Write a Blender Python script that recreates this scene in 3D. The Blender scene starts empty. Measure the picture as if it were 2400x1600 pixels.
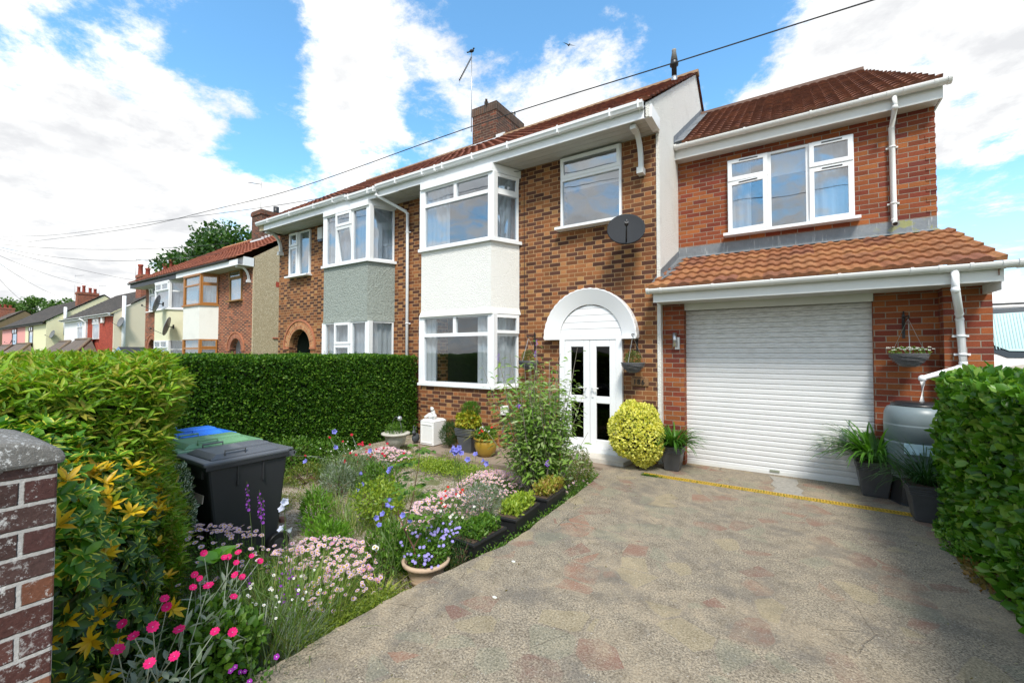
import bpy, math, random
import numpy as np
from mathutils import Vector, Matrix
rnd = random.Random(7); R = np.random.default_rng(7)
PI = math.pi; rad = math.radians
S = bpy.context.scene; COL = S.collection
# ------------------------------------------------------------------ camera
cd = bpy.data.cameras.new("camera"); cam = bpy.data.objects.new("camera", cd); COL.objects.link(cam)
cd.sensor_width = 36.0; cd.lens = 1006.5/2400*36.0; cd.clip_start = 0.05; cd.clip_end = 3000
yaw, pit, rol = rad(33.02), rad(1.545), rad(0.09)
Fv = Vector((-math.sin(yaw)*math.cos(pit), math.cos(yaw)*math.cos(pit), math.sin(pit)))
Rv = Vector((math.cos(yaw), math.sin(yaw), 0)); Uv = Rv.cross(Fv)
Rr = Rv*math.cos(rol)+Uv*math.sin(rol); Ur = Uv*math.cos(rol)-Rv*math.sin(rol)
cam.matrix_world = Matrix(((Rr.x, Ur.x, -Fv.x, 0.0), (Rr.y, Ur.y, -Fv.y, -6.978), (Rr.z, Ur.z, -Fv.z, 1.728), (0, 0, 0, 1)))
S.camera = cam
# ------------------------------------------------------------------ exposure
S.view_settings.view_transform = 'Standard'; S.view_settings.look = 'None'
S.view_settings.exposure = 0.74; S.view_settings.gamma = 1.0
S.cycles.max_bounces = 8; S.cycles.transparent_max_bounces = 12
# ------------------------------------------------------------------ sun
SUN_EL, SUN_AZ = 52.0, 148.0      # azimuth measured from +y clockwise; 180 = from the road side (-y)
az = rad(SUN_AZ); el = rad(SUN_EL)
sdir = Vector((math.sin(az)*math.cos(el), math.cos(az)*math.cos(el), math.sin(el)))
sl = bpy.data.lights.new("sun", 'SUN'); sl.energy = 2.6; sl.angle = rad(13); sl.color = (1, .95, .87)
so = bpy.data.objects.new("sun", sl); COL.objects.link(so); so.rotation_euler = sdir.to_track_quat('Z', 'Y').to_euler()
# ------------------------------------------------------------------ node helper
class NT:
    def __init__(s, nt): s.nt = nt; s.n = nt.nodes; s.l = nt.links; s.x = 0
    def node(s, t, **kw):
        nd = s.n.new(t); s.x += 40; nd.location = (s.x, 0)
        for k, v in kw.items(): setattr(nd, k, v)
        return nd
    def put(s, sock, v):
        if hasattr(v, 'is_output') or isinstance(v, bpy.types.NodeSocket): s.l.new(v, sock)
        elif v is not None:
            if isinstance(v, (tuple, list)) and sock.type == 'RGBA' and len(v) == 3: v = (*v, 1)
            sock.default_value = v
    def m(s, op, a, b=None, c=None, clamp=False):
        nd = s.node('ShaderNodeMath', operation=op, use_clamp=clamp)
        for i, v in enumerate((a, b, c)):
            if v is not None: s.put(nd.inputs[i], v)
        return nd.outputs[0]
    def vm(s, op, a, b=None, scale=None):
        nd = s.node('ShaderNodeVectorMath', operation=op); s.put(nd.inputs[0], a)
        if b is not None: s.put(nd.inputs[1], b)
        if scale is not None: s.put(nd.inputs['Scale'], scale)
        return nd.outputs['Value'] if op in ('DOT_PRODUCT', 'LENGTH', 'DISTANCE') else nd.outputs[0]
    def mix(s, f, a, b, t='MIX'):
        nd = s.node('ShaderNodeMix', data_type='RGBA', blend_type=t); nd.clamp_factor = True
        s.put(nd.inputs[0], f); s.put(nd.inputs[6], a); s.put(nd.inputs[7], b); return nd.outputs[2]
    def ramp(s, f, stops, interp='LINEAR'):
        nd = s.node('ShaderNodeValToRGB'); s.put(nd.inputs[0], f); cr = nd.color_ramp; cr.interpolation = interp
        while len(cr.elements) < len(stops): cr.elements.new(.5)
        for e, (p, c) in zip(cr.elements, stops): e.position = p; e.color = (*c, 1) if len(c) == 3 else c
        return nd.outputs[0]
    def noise(s, vec, scale, detail=3, rough=.55, out=0, dist=0):
        nd = s.node('ShaderNodeTexNoise'); s.put(nd.inputs['Vector'], vec)
        nd.inputs['Scale'].default_value = scale; nd.inputs['Detail'].default_value = detail
        nd.inputs['Roughness'].default_value = rough; nd.inputs['Distortion'].default_value = dist
        return nd.outputs[out]
    def vor(s, vec, scale, feature='F1', out=0, rnd_=1):
        nd = s.node('ShaderNodeTexVoronoi', feature=feature); s.put(nd.inputs['Vector'], vec)
        nd.inputs['Scale'].default_value = scale; nd.inputs['Randomness'].default_value = rnd_
        return nd.outputs[out]
    def white(s, vec, out='Value'):
        nd = s.node('ShaderNodeTexWhiteNoise', noise_dimensions='3D'); s.put(nd.inputs['Vector'], vec); return nd.outputs[out]
    def sep(s, v):
        nd = s.node('ShaderNodeSeparateXYZ'); s.put(nd.inputs[0], v); return nd.outputs
    def comb(s, x, y, z=0):
        nd = s.node('ShaderNodeCombineXYZ')
        for i, v in enumerate((x, y, z)): s.put(nd.inputs[i], v)
        return nd.outputs[0]
    def step(s, x, lo, hi):
        nd = s.node('ShaderNodeMapRange', interpolation_type='SMOOTHSTEP')
        s.put(nd.inputs[0], x); s.put(nd.inputs[1], lo); s.put(nd.inputs[2], hi); return nd.outputs[0]
    def bump(s, h, strength=.5, dist=.01):
        nd = s.node('ShaderNodeBump'); s.put(nd.inputs['Height'], h); nd.inputs['Strength'].default_value = strength
        nd.inputs['Distance'].default_value = dist; return nd.outputs[0]
# ------------------------------------------------------------------ world: sky + clouds
W = bpy.data.worlds.new("World"); S.world = W; W.use_nodes = True
w = NT(W.node_tree); w.n.clear()
sky = w.node('ShaderNodeTexSky', sky_type='NISHITA'); sky.sun_disc = False
sky.sun_elevation = el; sky.sun_rotation = az; sky.air_density = 1.0; sky.dust_density = .6; sky.ozone_density = 1.4
tc = w.node('ShaderNodeTexCoord').outputs['Generated']
d = w.vm('NORMALIZE', tc); dx, dy, dz = w.sep(d)
den = w.m('ADD', w.m('MAXIMUM', dz, 0.0), .17)
P = w.comb(w.m('DIVIDE', dx, den), w.m('DIVIDE', dy, den), 0)
n1 = w.noise(P, 2.3, 9, .62, dist=.3); n2 = w.noise(P, 6.5, 9, .74)
f = w.m('ADD', w.m('MULTIPLY', w.m('SUBTRACT', n1, .5), 1.25), w.m('ADD', w.m('MULTIPLY', n2, .62), .19))
def skdir(u, v): return (Fv + Rr*((u-1200)/1006.5) - Ur*((v-800)/1006.5)).normalized()
BL = [((60, 330), .30, .20), ((330, 260), .22, .13), ((250, 10), .18, .20), ((560, 180), .07, .10), ((900, 130), .16, .16), ((1150, 180), .16, .17), ((1420, 160), .14, .14), ((700, 340), .12, .09),
      ((1550, 140), .10, .05), ((2150, 190), .26, .20), ((2350, 100), .25, .18), ((1730, 200), .10, .10), ((300, 650), .35, .14), ((900, 420), .2, .1), ((2300, 700), .12, .06),
      ((70, 95), .12, -.28), ((310, 135), .11, -.24), ((560, 70), .13, -.24), ((560, 250), .11, -.20), ((640, 340), .06, -.1), ((620, 330), .09, -.25), ((1000, 270), .06, -.2), ((1060, 30), .08, -.2), ((1230, 20), .14, -.26),
      ((1480, 50), .12, -.22), ((1650, 130), .11, -.25), ((1780, 80), .08, -.2), ((2330, 470), .12, -.26), ((950, 340), .06, -.1), ((480, 640), .16, -.08), ((1010, 290), .05, -.1)]
for (u, v), sg, amp in BL:
    c = skdir(u, v); dot = w.vm('DOT_PRODUCT', d, tuple(c))
    g = w.step(dot, math.cos(sg*1.25), 1.0)
    f = w.m('ADD', f, w.m('MULTIPLY', g, amp*.72))
f = w.m('ADD', f, w.m('MULTIPLY', w.step(w.vm('DOT_PRODUCT', d, (.25, -.9, .35)), .0, .8), .10)); hz = w.step(dz, .30, .0)  # adds cloud behind the camera, out of view, to make the light less blue
f = w.m('ADD', f, w.m('MULTIPLY', hz, .10))
mask = w.step(f, .43, .67)
shade = w.noise(P, 1.7, 5, .6)
dense = w.step(f, .60, .95)
cc = w.ramp(w.m('ADD', w.m('MULTIPLY', shade, .8), w.m('MULTIPLY', dense, -.15)), [(.20, (6.8, 6.9, 7.1)), (.34, (8.9, 8.95, 8.95)), (.45, (10.6, 10.5, 10.3))])
bluesky = w.mix(1.0, sky.outputs[0], (1.7, 2.6, 2.75, 1), 'MULTIPLY')
paler = w.mix(w.step(dz, .35, .05), bluesky, (6.2, 8.0, 9.6, 1))
colr = w.mix(mask, paler, cc)
ground = w.step(dz, 0.0, -.03)
colr = w.mix(ground, colr, (1.2, 1.2, 1.1, 1))
bg = w.node('ShaderNodeBackground'); w.put(bg.inputs[0], colr); bg.inputs[1].default_value = .074
wo = w.node('ShaderNodeOutputWorld'); w.l.new(bg.outputs[0], wo.inputs[0])
# ------------------------------------------------------------------ materials
MATS = {}
def mat(name, fn):
    if name in MATS: return MATS[name]
    m = bpy.data.materials.new(name); m.use_nodes = True; t = NT(m.node_tree); t.n.clear()
    out = t.node('ShaderNodeOutputMaterial'); b = t.node('ShaderNodeBsdfPrincipled'); t.b = b; t.out = out
    t.l.new(b.outputs[0], out.inputs[0])
    t.obj = t.node('ShaderNodeTexCoord').outputs['Object']; t.uv = t.node('ShaderNodeTexCoord').outputs['UV']
    t.pos = t.node('ShaderNodeNewGeometry').outputs['Position']
    fn(t); MATS[name] = m; return m
def plain(name, col, rough=.5, var=.12, spec=.5, metal=0, nscale=9, bump=0, bscale=60):
    def fn(t):
        n = t.noise(t.pos, nscale, 4, .6)
        c = t.mix(n, tuple(x*(1-var) for x in col), tuple(min(1, x*(1+var)) for x in col))
        t.put(t.b.inputs['Base Color'], c); t.b.inputs['Roughness'].default_value = rough
        t.b.inputs['Specular IOR Level'].default_value = spec; t.b.inputs['Metallic'].default_value = metal
        if bump: t.put(t.b.inputs['Normal'], t.bump(t.noise(t.pos, bscale, 3, .7), bump, .01))
    return mat(name, fn)
def bricks(name, Sx, Hx, off, scol, hcol, mortar, rowh=.075, mj=.006, dirt_dark=None, hbump=.6, stain=None):
    def fn(t):
        u, v, _ = t.sep(t.uv)
        wv = t.noise(t.pos, 14, 4, .7); v2 = t.m('ADD', v, t.m('MULTIPLY', t.m('SUBTRACT', wv, .5), .006)); u0 = t.m('ADD', u, t.m('MULTIPLY', t.m('SUBTRACT', wv, .5), .008))
        r = t.m('DIVIDE', v2, rowh); row = t.m('FLOOR', r); fv = t.m('MULTIPLY', t.m('FRACT', r), rowh)
        od = t.m('MODULO', t.m('ABSOLUTE', row), 2.0)
        Pd = Sx+Hx
        uu = t.m('ADD', t.m('ADD', u0, 500*Pd), t.m('MULTIPLY', od, off)); q = t.m('DIVIDE', uu, Pd)
        k = t.m('FLOOR', q); tt = t.m('MULTIPLY', t.m('FRACT', q), Pd)
        if Hx > 0:
            ish = t.m('GREATER_THAN', tt, Sx); loc = t.m('SUBTRACT', tt, t.m('MULTIPLY', ish, Sx))
            ln = t.m('ADD', Sx, t.m('MULTIPLY', ish, Hx-Sx))
        else: ish = 0.0; loc = tt; ln = Sx
        dm = t.m('MINIMUM', t.m('MINIMUM', loc, t.m('SUBTRACT', ln, loc)), t.m('MINIMUM', fv, t.m('SUBTRACT', rowh, fv)))
        en = t.m('MULTIPLY', t.m('SUBTRACT', t.noise(t.pos, 55, 2), .5), .004)
        mk = t.step(t.m('ADD', dm, en), mj*.75, mj*1.3)
        idv = t.comb(t.m('ADD', t.m('MULTIPLY', k, 2), ish), row, 3.3)
        wn = t.white(idv)
        c = t.ramp(wn, scol, 'CONSTANT')
        if Hx > 0: c = t.mix(ish, c, t.ramp(wn, hcol, 'CONSTANT'))
        wn2 = t.white(t.vm('ADD', idv, (7.7, 1.3, 2.2)))
        c = t.mix(1.0, c, t.ramp(wn2, [(0, (.8, .8, .8)), (1, (1.18, 1.18, 1.18))]), 'MULTIPLY')
        g = t.noise(t.pos, 85, 4, .7); c = t.mix(.55, c, t.ramp(g, [(.3, (.62, .62, .62)), (.7, (1.3, 1.3, 1.3))]), 'MULTIPLY')
        mc = t.mix(t.noise(t.pos, 30, 3), tuple(x*.75 for x in mortar), tuple(x*1.15 for x in mortar))
        c = t.mix(mk, mc, c)
        big = t.noise(t.pos, 1.3, 4, .6); c = t.mix(.45, c, t.ramp(big, [(.3, (.72, .72, .72)), (.65, (1.12, 1.12, 1.12))]), 'MULTIPLY')
        if dirt_dark:
            dn = t.step(t.noise(t.pos, 5, 6, .75), dirt_dark[1], dirt_dark[1]+.12); c = t.mix(t.m('MULTIPLY', dn, dirt_dark[2]), c, dirt_dark[0])
        if stain:
            sn = t.step(t.noise(t.pos, 38, 6, .8), stain[1], stain[1]+.08)
            sm = t.step(t.noise(t.pos, 6, 3, .7), .42, .62); mm = t.m('MULTIPLY', sn, t.m('ADD', .35, t.m('MULTIPLY', sm, .65)))
            mm = t.m('MAXIMUM', mm, t.m('MULTIPLY', t.m('MULTIPLY', t.step(t.noise(t.pos, 7, 6, .85), .56, .66), .55), t.step(t.noise(t.pos, 60, 3, .8), .35, .55)))
            c = t.mix(mm, c, stain[0])
        t.put(t.b.inputs['Base Color'], c); t.b.inputs['Roughness'].default_value = .85; t.b.inputs['Specular IOR Level'].default_value = .25
        h = t.m('ADD', mk, t.m('MULTIPLY', g, .35)); t.put(t.b.inputs['Normal'], t.bump(h, hbump, .006))
    return mat(name, fn)
B_main = bricks('brick_multicolour', .225, .1125, .169,
    [(0, (.090, .038, .025)), (.34, (.115, .048, .029)), (.50, (.22, .082, .034)), (.64, (.095, .04, .026)), (.76, (.28, .11, .042)), (.90, (.17, .066, .03))],
    [(0, (.33, .135, .05)), (.25, (.37, .165, .066)), (.45, (.27, .10, .038)), (.66, (.35, .18, .068)), (.80, (.20, .08, .034))], (.43, .27, .14), mj=.0052)
B_ext = bricks('brick_red_orange', .225, 0, .1125, [(0, (.22, .056, .025)), (.3, (.28, .078, .027)), (.55, (.19, .041, .022)), (.74, (.31, .10, .032)), (.92, (.17, .040, .027))], None, (.28, .235, .185), mj=.0048)
B_pair = bricks('brick_red_multi', .225, .1125, .169,
    [(0, (.16, .058, .04)), (.35, (.24, .075, .045)), (.6, (.10, .045, .036)), (.8, (.32, .10, .05))], [(0, (.36, .13, .065)), (.5, (.27, .085, .045)), (.8, (.38, .17, .09))], (.40, .27, .18))
B_chim = bricks('brick_weathered_dark', .225, 0, .1125, [(0, (.12, .05, .034)), (.4, (.085, .042, .032)), (.7, (.18, .06, .035))], None, (.24, .19, .14), dirt_dark=((.05, .045, .035), .5, .7))
B_redch = bricks('brick_orange_chimney', .225, 0, .1125, [(0, (.34, .10, .05)), (.5, (.26, .08, .045)), (.8, (.2, .07, .05))], None, (.3, .22, .17))
B_pier = bricks('brick_lichen_pier', .225, .1125, .169, [(0, (.10, .042, .034)), (.35, (.075, .042, .036)), (.6, (.14, .055, .032)), (.8, (.09, .04, .034))], [(0, (.20, .08, .045)), (.5, (.09, .04, .035))], (.46, .44, .41), mj=.0058, hbump=1.3, stain=((.62, .61, .58), .545))
B_redpaint = bricks('brick_red_painted', .225, 0, .1125, [(0, (.42, .075, .045)), (.5, (.37, .065, .04))], None, (.30, .06, .04))
B_soldier = bricks('brick_arch_orange', .075, 0, 0, [(0, (.42, .17, .075)), (.4, (.33, .12, .055)), (.7, (.46, .22, .10))], None, (.5, .34, .2), rowh=.115)
B_sold2 = bricks('brick_arch_red', .075, 0, 0, [(0, (.36, .12, .065)), (.5, (.28, .085, .05))], None, (.4, .27, .18), rowh=.115)
def render_(name, col, sc=70, st=.8, var=.06, dirt_dark=.10):
    def fn(t):
        n = t.noise(t.pos, sc, 3, .6); big = t.noise(t.pos, 2.2, 5, .65)
        c = t.mix(n, tuple(x*(1-var) for x in col), tuple(min(1, x*(1+var)) for x in col))
        c = t.mix(t.m('MULTIPLY', t.step(big, .5, .75), dirt_dark*2), c, tuple(x*.6 for x in col))
        t.put(t.b.inputs['Base Color'], c); t.b.inputs['Roughness'].default_value = .9; t.b.inputs['Specular IOR Level'].default_value = .2
        t.put(t.b.inputs['Normal'], t.bump(n, st, .028))
    return mat(name, fn)
R_white = render_('render_white', (.86, .85, .81), dirt_dark=.04); R_gable = render_('render_white_gable', (.82, .80, .75), 60, 1, .10, .12)
R_green = render_('render_sage_green', (.30, .33, .30), 28, 1.0, .5, .1); R_cream = render_('render_cream', (.72, .70, .50), 40, .4)
R_cream2 = render_('render_pale_cream', (.68, .61, .46), 30, .3, .04, .05); R_yel = render_('render_pale_yellow', (.76, .73, .48), 30, .3, .03, .04)
R_pink = render_('render_pink', (.75, .36, .33), 30, .3, .04, .05); R_wht2 = render_('render_bright_white', (.80, .80, .80), 30, .3, .02, .03)
R_brown = render_('render_brown', (.20, .15, .085), 30, .4, .12, .2); R_bayw = render_('render_white_bay', (.76, .75, .70), 50, .5, .05, .08)
def fn(t):
    c = t.ramp(t.vor(t.pos, 60, out=1), [(0, (.20, .16, .09)), (.3, (.46, .36, .22)), (.5, (.34, .28, .18)), (.75, (.60, .50, .34)), (1, (.75, .70, .56))])
    t.put(t.b.inputs['Base Color'], c); t.b.inputs['Roughness'].default_value = .9; t.put(t.b.inputs['Normal'], t.bump(t.vor(t.pos, 60), .4, .01))
PEB = mat('pebbledash', fn)
PVC = plain('white_upvc', (.80, .81, .82), .28, .02); PVCD = plain('white_upvc_weathered', (.68, .68, .66), .4, .08, nscale=4)
SOFFIT = plain('soffit_board', (.50, .49, .46), .5, .12, nscale=3); BLACKP = plain('black_plastic', (.018, .018, .02), .42, .2); LEADP = None
def fn(t):
    n = t.noise(t.pos, 5, 5, .7); s2 = t.noise(t.vm('MULTIPLY', t.pos, (14, 14, 1.5)), 1.5, 4, .7)
    c = t.mix(n, (.11, .12, .135), (.27, .29, .31)); c = t.mix(t.step(s2, .56, .72), c, (.42, .43, .43))
    mo = t.step(t.sep(t.pos)[0], .9, 1.5); c = t.mix(t.m('MULTIPLY', t.m('MULTIPLY', mo, t.step(t.noise(t.pos, 9, 3), .5, .6)), .8), c, (.30, .30, .08))
    t.put(t.b.inputs['Base Color'], c); t.b.inputs['Roughness'].default_value = .55; t.b.inputs['Metallic'].default_value = .25; t.put(t.b.inputs['Normal'], t.bump(n, .4, .02))
LEAD = mat('lead_flashing', fn)
OAK = plain('golden_oak_frame', (.36, .14, .022), .35, .15); OAKD = plain('wooden_sill', (.30, .16, .05), .6, .15)
IRON = plain('black_iron', (.015, .015, .016), .5, .1); ALU = plain('galvanised_steel', (.45, .46, .47), .35, .1, metal=.8)
STEEL = plain('brushed_steel', (.55, .55, .55), .3, .05, metal=.9); DARKIN = plain('room_interior', (.16, .15, .14), .9, .2, nscale=2)
PLAS_W = plain('white_painted_metal', (.80, .80, .79), .35, .02); LADD = plain('white_cladding', (.84, .84, .85), .3, .01)
def fn(t):
    n = t.noise(t.pos, 3, 5, .7); z = t.sep(t.pos)[2]
    dirt_dark = t.m('MULTIPLY', t.step(z, 1.2, 2.3), t.step(t.noise(t.vm('MULTIPLY', t.pos, (6, 6, 60)), 1.2, 4, .7), .42, .62))  # streaky darkening, stronger towards the top
    edge = t.m('MAXIMUM', t.step(t.sep(t.pos)[0], .72, .9), 0.0)
    c = t.mix(n, (.66, .66, .655), (.74, .74, .74)); c = t.mix(t.m('MULTIPLY', t.m('MAXIMUM', dirt_dark, t.m('MULTIPLY', edge, t.step(t.noise(t.vm('MULTIPLY', t.pos, (9, 9, 70)), 1.5, 3, .7), .45, .7))), .5), c, (.22, .21, .19))
    t.put(t.b.inputs['Base Color'], c); t.b.inputs['Roughness'].default_value = .38
SHUT = mat('roller_shutter_white', fn)
def tilemat(name, cols, tw, th, moss=.0, rough=.8, mosscol=(.10, .09, .03)):
    def fn(t):
        u, v, _ = t.sep(t.uv); idv = t.comb(t.m('FLOOR', t.m('DIVIDE', u, tw)), t.m('FLOOR', t.m('DIVIDE', v, th)), 1)
        c = t.ramp(t.white(idv), [(i/len(cols), x) for i, x in enumerate(cols)])
        n = t.noise(t.pos, 24, 5, .75); c = t.mix(.7, c, t.ramp(n, [(.3, (.5, .5, .5)), (.65, (1.3, 1.25, 1.2))]), 'MULTIPLY')
        b = t.noise(t.pos, 1.8, 4, .7); c = t.mix(t.m('MULTIPLY', t.step(b, .45, .7), .5), c, tuple(x*.55 for x in cols[0]))
        if moss: c = t.mix(t.m('MULTIPLY', t.step(t.noise(t.pos, 9, 6, .8), .56, .66), moss), c, mosscol)
        sp = t.step(t.noise(t.pos, 120, 2, .6), .66, .72); c = t.mix(t.m('MULTIPLY', sp, .35), c, (.5, .42, .35))
        t.put(t.b.inputs['Base Color'], c); t.b.inputs['Roughness'].default_value = rough; t.b.inputs['Specular IOR Level'].default_value = .3
        t.put(t.b.inputs['Normal'], t.bump(n, .35, .01))
    return mat(name, fn)
T_gar = tilemat('tile_terracotta', [(.25, .098, .045), (.31, .135, .056), (.22, .082, .042), (.35, .165, .068), (.21, .085, .05)], .30, .30, .55, mosscol=(.16, .06, .03))
T_ext = tilemat('tile_brown_red', [(.17, .068, .042), (.14, .056, .038), (.20, .08, .046)], .15, .25, .6, mosscol=(.07, .045, .03))
T_main = tilemat('tile_old_red', [(.20, .068, .045), (.14, .05, .038), (.24, .085, .048)], .2, .3, .6, mosscol=(.08, .05, .03))
T_pair = tilemat('tile_red_far', [(.30, .10, .06), (.25, .085, .055), (.34, .12, .07)], .3, .3, .3)
T_grey = tilemat('tile_grey_concrete', [(.095, .085, .08), (.12, .105, .095), (.075, .07, .068)], .3, .33, .3)
T_brng = tilemat('tile_brown_grey', [(.17, .135, .115), (.14, .115, .10)], .3, .33, .3)
def glassmat(name, tint=(.9, .93, .95), ior=1.8, a=1.0):
    m = bpy.data.materials.new(name); m.use_nodes = True; t = NT(m.node_tree); t.n.clear()
    o = t.node('ShaderNodeOutputMaterial'); tr = t.node('ShaderNodeBsdfTransparent'); tr.inputs[0].default_value = (*tint, 1)
    gl = t.node('ShaderNodeBsdfGlossy'); gl.inputs['Roughness'].default_value = .02; gl.inputs[0].default_value = (a, a, a, 1)
    fr = t.node('ShaderNodeLayerWeight'); fr.inputs[0].default_value = .5; F0 = ((ior-1)/(ior+1))**2; ff = t.m('ADD', F0, t.m('MULTIPLY', 1-F0, t.m('POWER', fr.outputs['Facing'], 5.0)))
    pos = t.node('ShaderNodeNewGeometry').outputs['Position']; bn = t.bump(t.noise(pos, 1.1, 2), .25, .03); t.l.new(bn, gl.inputs['Normal'])
    mx = t.node('ShaderNodeMixShader'); t.l.new(ff, mx.inputs[0]); t.l.new(tr.outputs[0], mx.inputs[1]); t.l.new(gl.outputs[0], mx.inputs[2]); t.l.new(mx.outputs[0], o.inputs[0])
    MATS[name] = m; return m
GLASS = glassmat('window_glass'); GLASSD = glassmat('dark_door_glass', (.10, .11, .12), 1.35)
GLASSB = glassmat('upstairs_glass', (.82, .87, .92), 2.5)
def cloth(name, col, tr=.35):
    def fn(t):
        n = t.noise(t.vm('MULTIPLY', t.pos, (1, 1, .08)), 28, 3); c = t.mix(n, tuple(x*.82 for x in col), col)
        df = t.node('ShaderNodeBsdfDiffuse'); t.put(df.inputs[0], c); tl = t.node('ShaderNodeBsdfTranslucent'); t.put(tl.inputs[0], c)
        mx = t.node('ShaderNodeMixShader'); mx.inputs[0].default_value = tr; t.l.new(df.outputs[0], mx.inputs[1]); t.l.new(tl.outputs[0], mx.inputs[2]); t.l.new(mx.outputs[0], t.out.inputs[0])
    return mat(name, fn)
CURT = cloth('white_curtain', (.90, .90, .89), .5); NET = cloth('net_blind', (.78, .80, .82), .5); FROST = plain('frosted_glass', (.60, .64, .68), .3, .1)
def leafmat(name, cols, edge=None, edge_w=.55, rough=.42, tr=.35, spec=.4, edge_frac=1.0, gain=1.0):
    def fn(t):
        rp = t.node('ShaderNodeNewGeometry').outputs['Random Per Island']
        c = t.ramp(rp, [(i/max(1, len(cols)-1), tuple(q*gain for q in x)) for i, x in enumerate(cols)])
        if edge:
            u, v, _ = t.sep(t.uv); n = t.noise(t.pos, 90, 2)
            k = t.step(t.m('ADD', t.m('ABSOLUTE', u), t.m('MULTIPLY', t.m('SUBTRACT', n, .5), .35)), edge_w-.08, edge_w+.08)
            if edge_frac < 1: k = t.m('MULTIPLY', k, t.m('LESS_THAN', t.m('FRACT', t.m('MULTIPLY', rp, 37.7)), edge_frac))
            c = t.mix(k, c, edge)
        p = t.b; t.put(p.inputs['Base Color'], c); p.inputs['Roughness'].default_value = rough; p.inputs['Specular IOR Level'].default_value = spec
        tl = t.node('ShaderNodeBsdfTranslucent'); t.put(tl.inputs[0], t.mix(1.0, c, (1.15, 1.3, .5, 1), 'MULTIPLY'))
        mx = t.node('ShaderNodeMixShader'); mx.inputs[0].default_value = tr; t.l.new(p.outputs[0], mx.inputs[1]); t.l.new(tl.outputs[0], mx.inputs[2]); t.l.new(mx.outputs[0], t.out.inputs[0])
    return mat(name, fn)
L_privet = leafmat('leaf_privet', [(.020, .065, .005), (.038, .115, .008), (.070, .18, .012), (.17, .30, .03)], rough=.5, spec=.25)
L_lance = leafmat('leaf_lance', [(.09, .20, .015), (.17, .33, .02), (.28, .44, .03), (.36, .30, .05), (.12, .26, .015)], spec=.25)
L_euon = leafmat('leaf_euonymus_green', [(.018, .06, .012), (.03, .09, .015), (.06, .14, .02)], (.28, .38, .04), .72, rough=.3, edge_frac=.55)
L_euony = leafmat('leaf_euonymus_yellow', [(.62, .38, .01), (.74, .50, .02), (.55, .30, .01), (.20, .26, .02)])
L_white = leafmat('leaf_white_edge', [(.05, .10, .03), (.08, .14, .05)], (.66, .70, .55), .55)
L_gold = leafmat('leaf_gold_ball', [(.18, .28, .02), (.42, .44, .03), (.78, .64, .06)], (.92, .86, .24), .26, edge_frac=.9)
L_hedge = leafmat('leaf_broad', [(.03, .10, .008), (.06, .17, .012), (.11, .26, .018), (.22, .34, .06)], rough=.35)
L_strap = leafmat('leaf_strap', [(.03, .10, .012), (.06, .17, .02), (.10, .24, .03)])
L_bud = leafmat('leaf_buddleia', [(.12, .24, .03), (.19, .33, .05), (.24, .36, .08), (.36, .42, .22), (.10, .22, .02)])
L_silver = leafmat('leaf_silver', [(.20, .25, .18), (.28, .33, .26), (.14, .20, .10)])
L_mid = leafmat('leaf_mid', [(.05, .13, .015), (.09, .20, .02), (.15, .26, .03)]); L_dk = leafmat('leaf_dark', [(.02, .055, .012), (.035, .09, .02)])
L_lime = leafmat('leaf_lime', [(.20, .32, .03), (.32, .40, .04), (.14, .25, .03)]); L_grass = leafmat('leaf_grass', [(.08, .18, .02), (.14, .26, .03), (.22, .30, .06), (.30, .28, .10)])
L_tree = leafmat('leaf_tree', [(.025, .07, .012), (.045, .11, .018), (.07, .15, .025)]); L_red = leafmat('leaf_reddish', [(.22, .10, .03), (.14, .13, .03), (.30, .16, .04)])
def petal(name, col, var=.15): return leafmat(name, [tuple(x*(1-var) for x in col), col], tr=.25, rough=.6, spec=.2)
P_pink = petal('petal_pale_pink', (.78, .54, .72)); P_pinkd = petal('petal_pink', (.66, .32, .56)); P_mag = petal('petal_magenta', (.72, .012, .16)); P_crim = petal('petal_crimson', (.50, .006, .035))
P_blue = petal('petal_bell_blue', (.28, .28, .80)); P_viol = petal('petal_violet', (.26, .10, .60)); P_whit = petal('petal_white', (.85, .85, .86)); P_yel = petal('petal_yellow', (.70, .45, .02)); P_red = petal('petal_red', (.62, .03, .02)); P_purp = petal('petal_purple', (.40, .03, .45))
STEM = plain('stem_green', (.10, .16, .04), .6, .2); STEMS = plain('stem_silver', (.28, .33, .25), .7, .15); WOOD = plain('bark', (.13, .085, .05), .85, .3, nscale=20, bump=.5)
DSTEM = plain('dark_twig', (.05, .035, .02), .9, .3)
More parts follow.
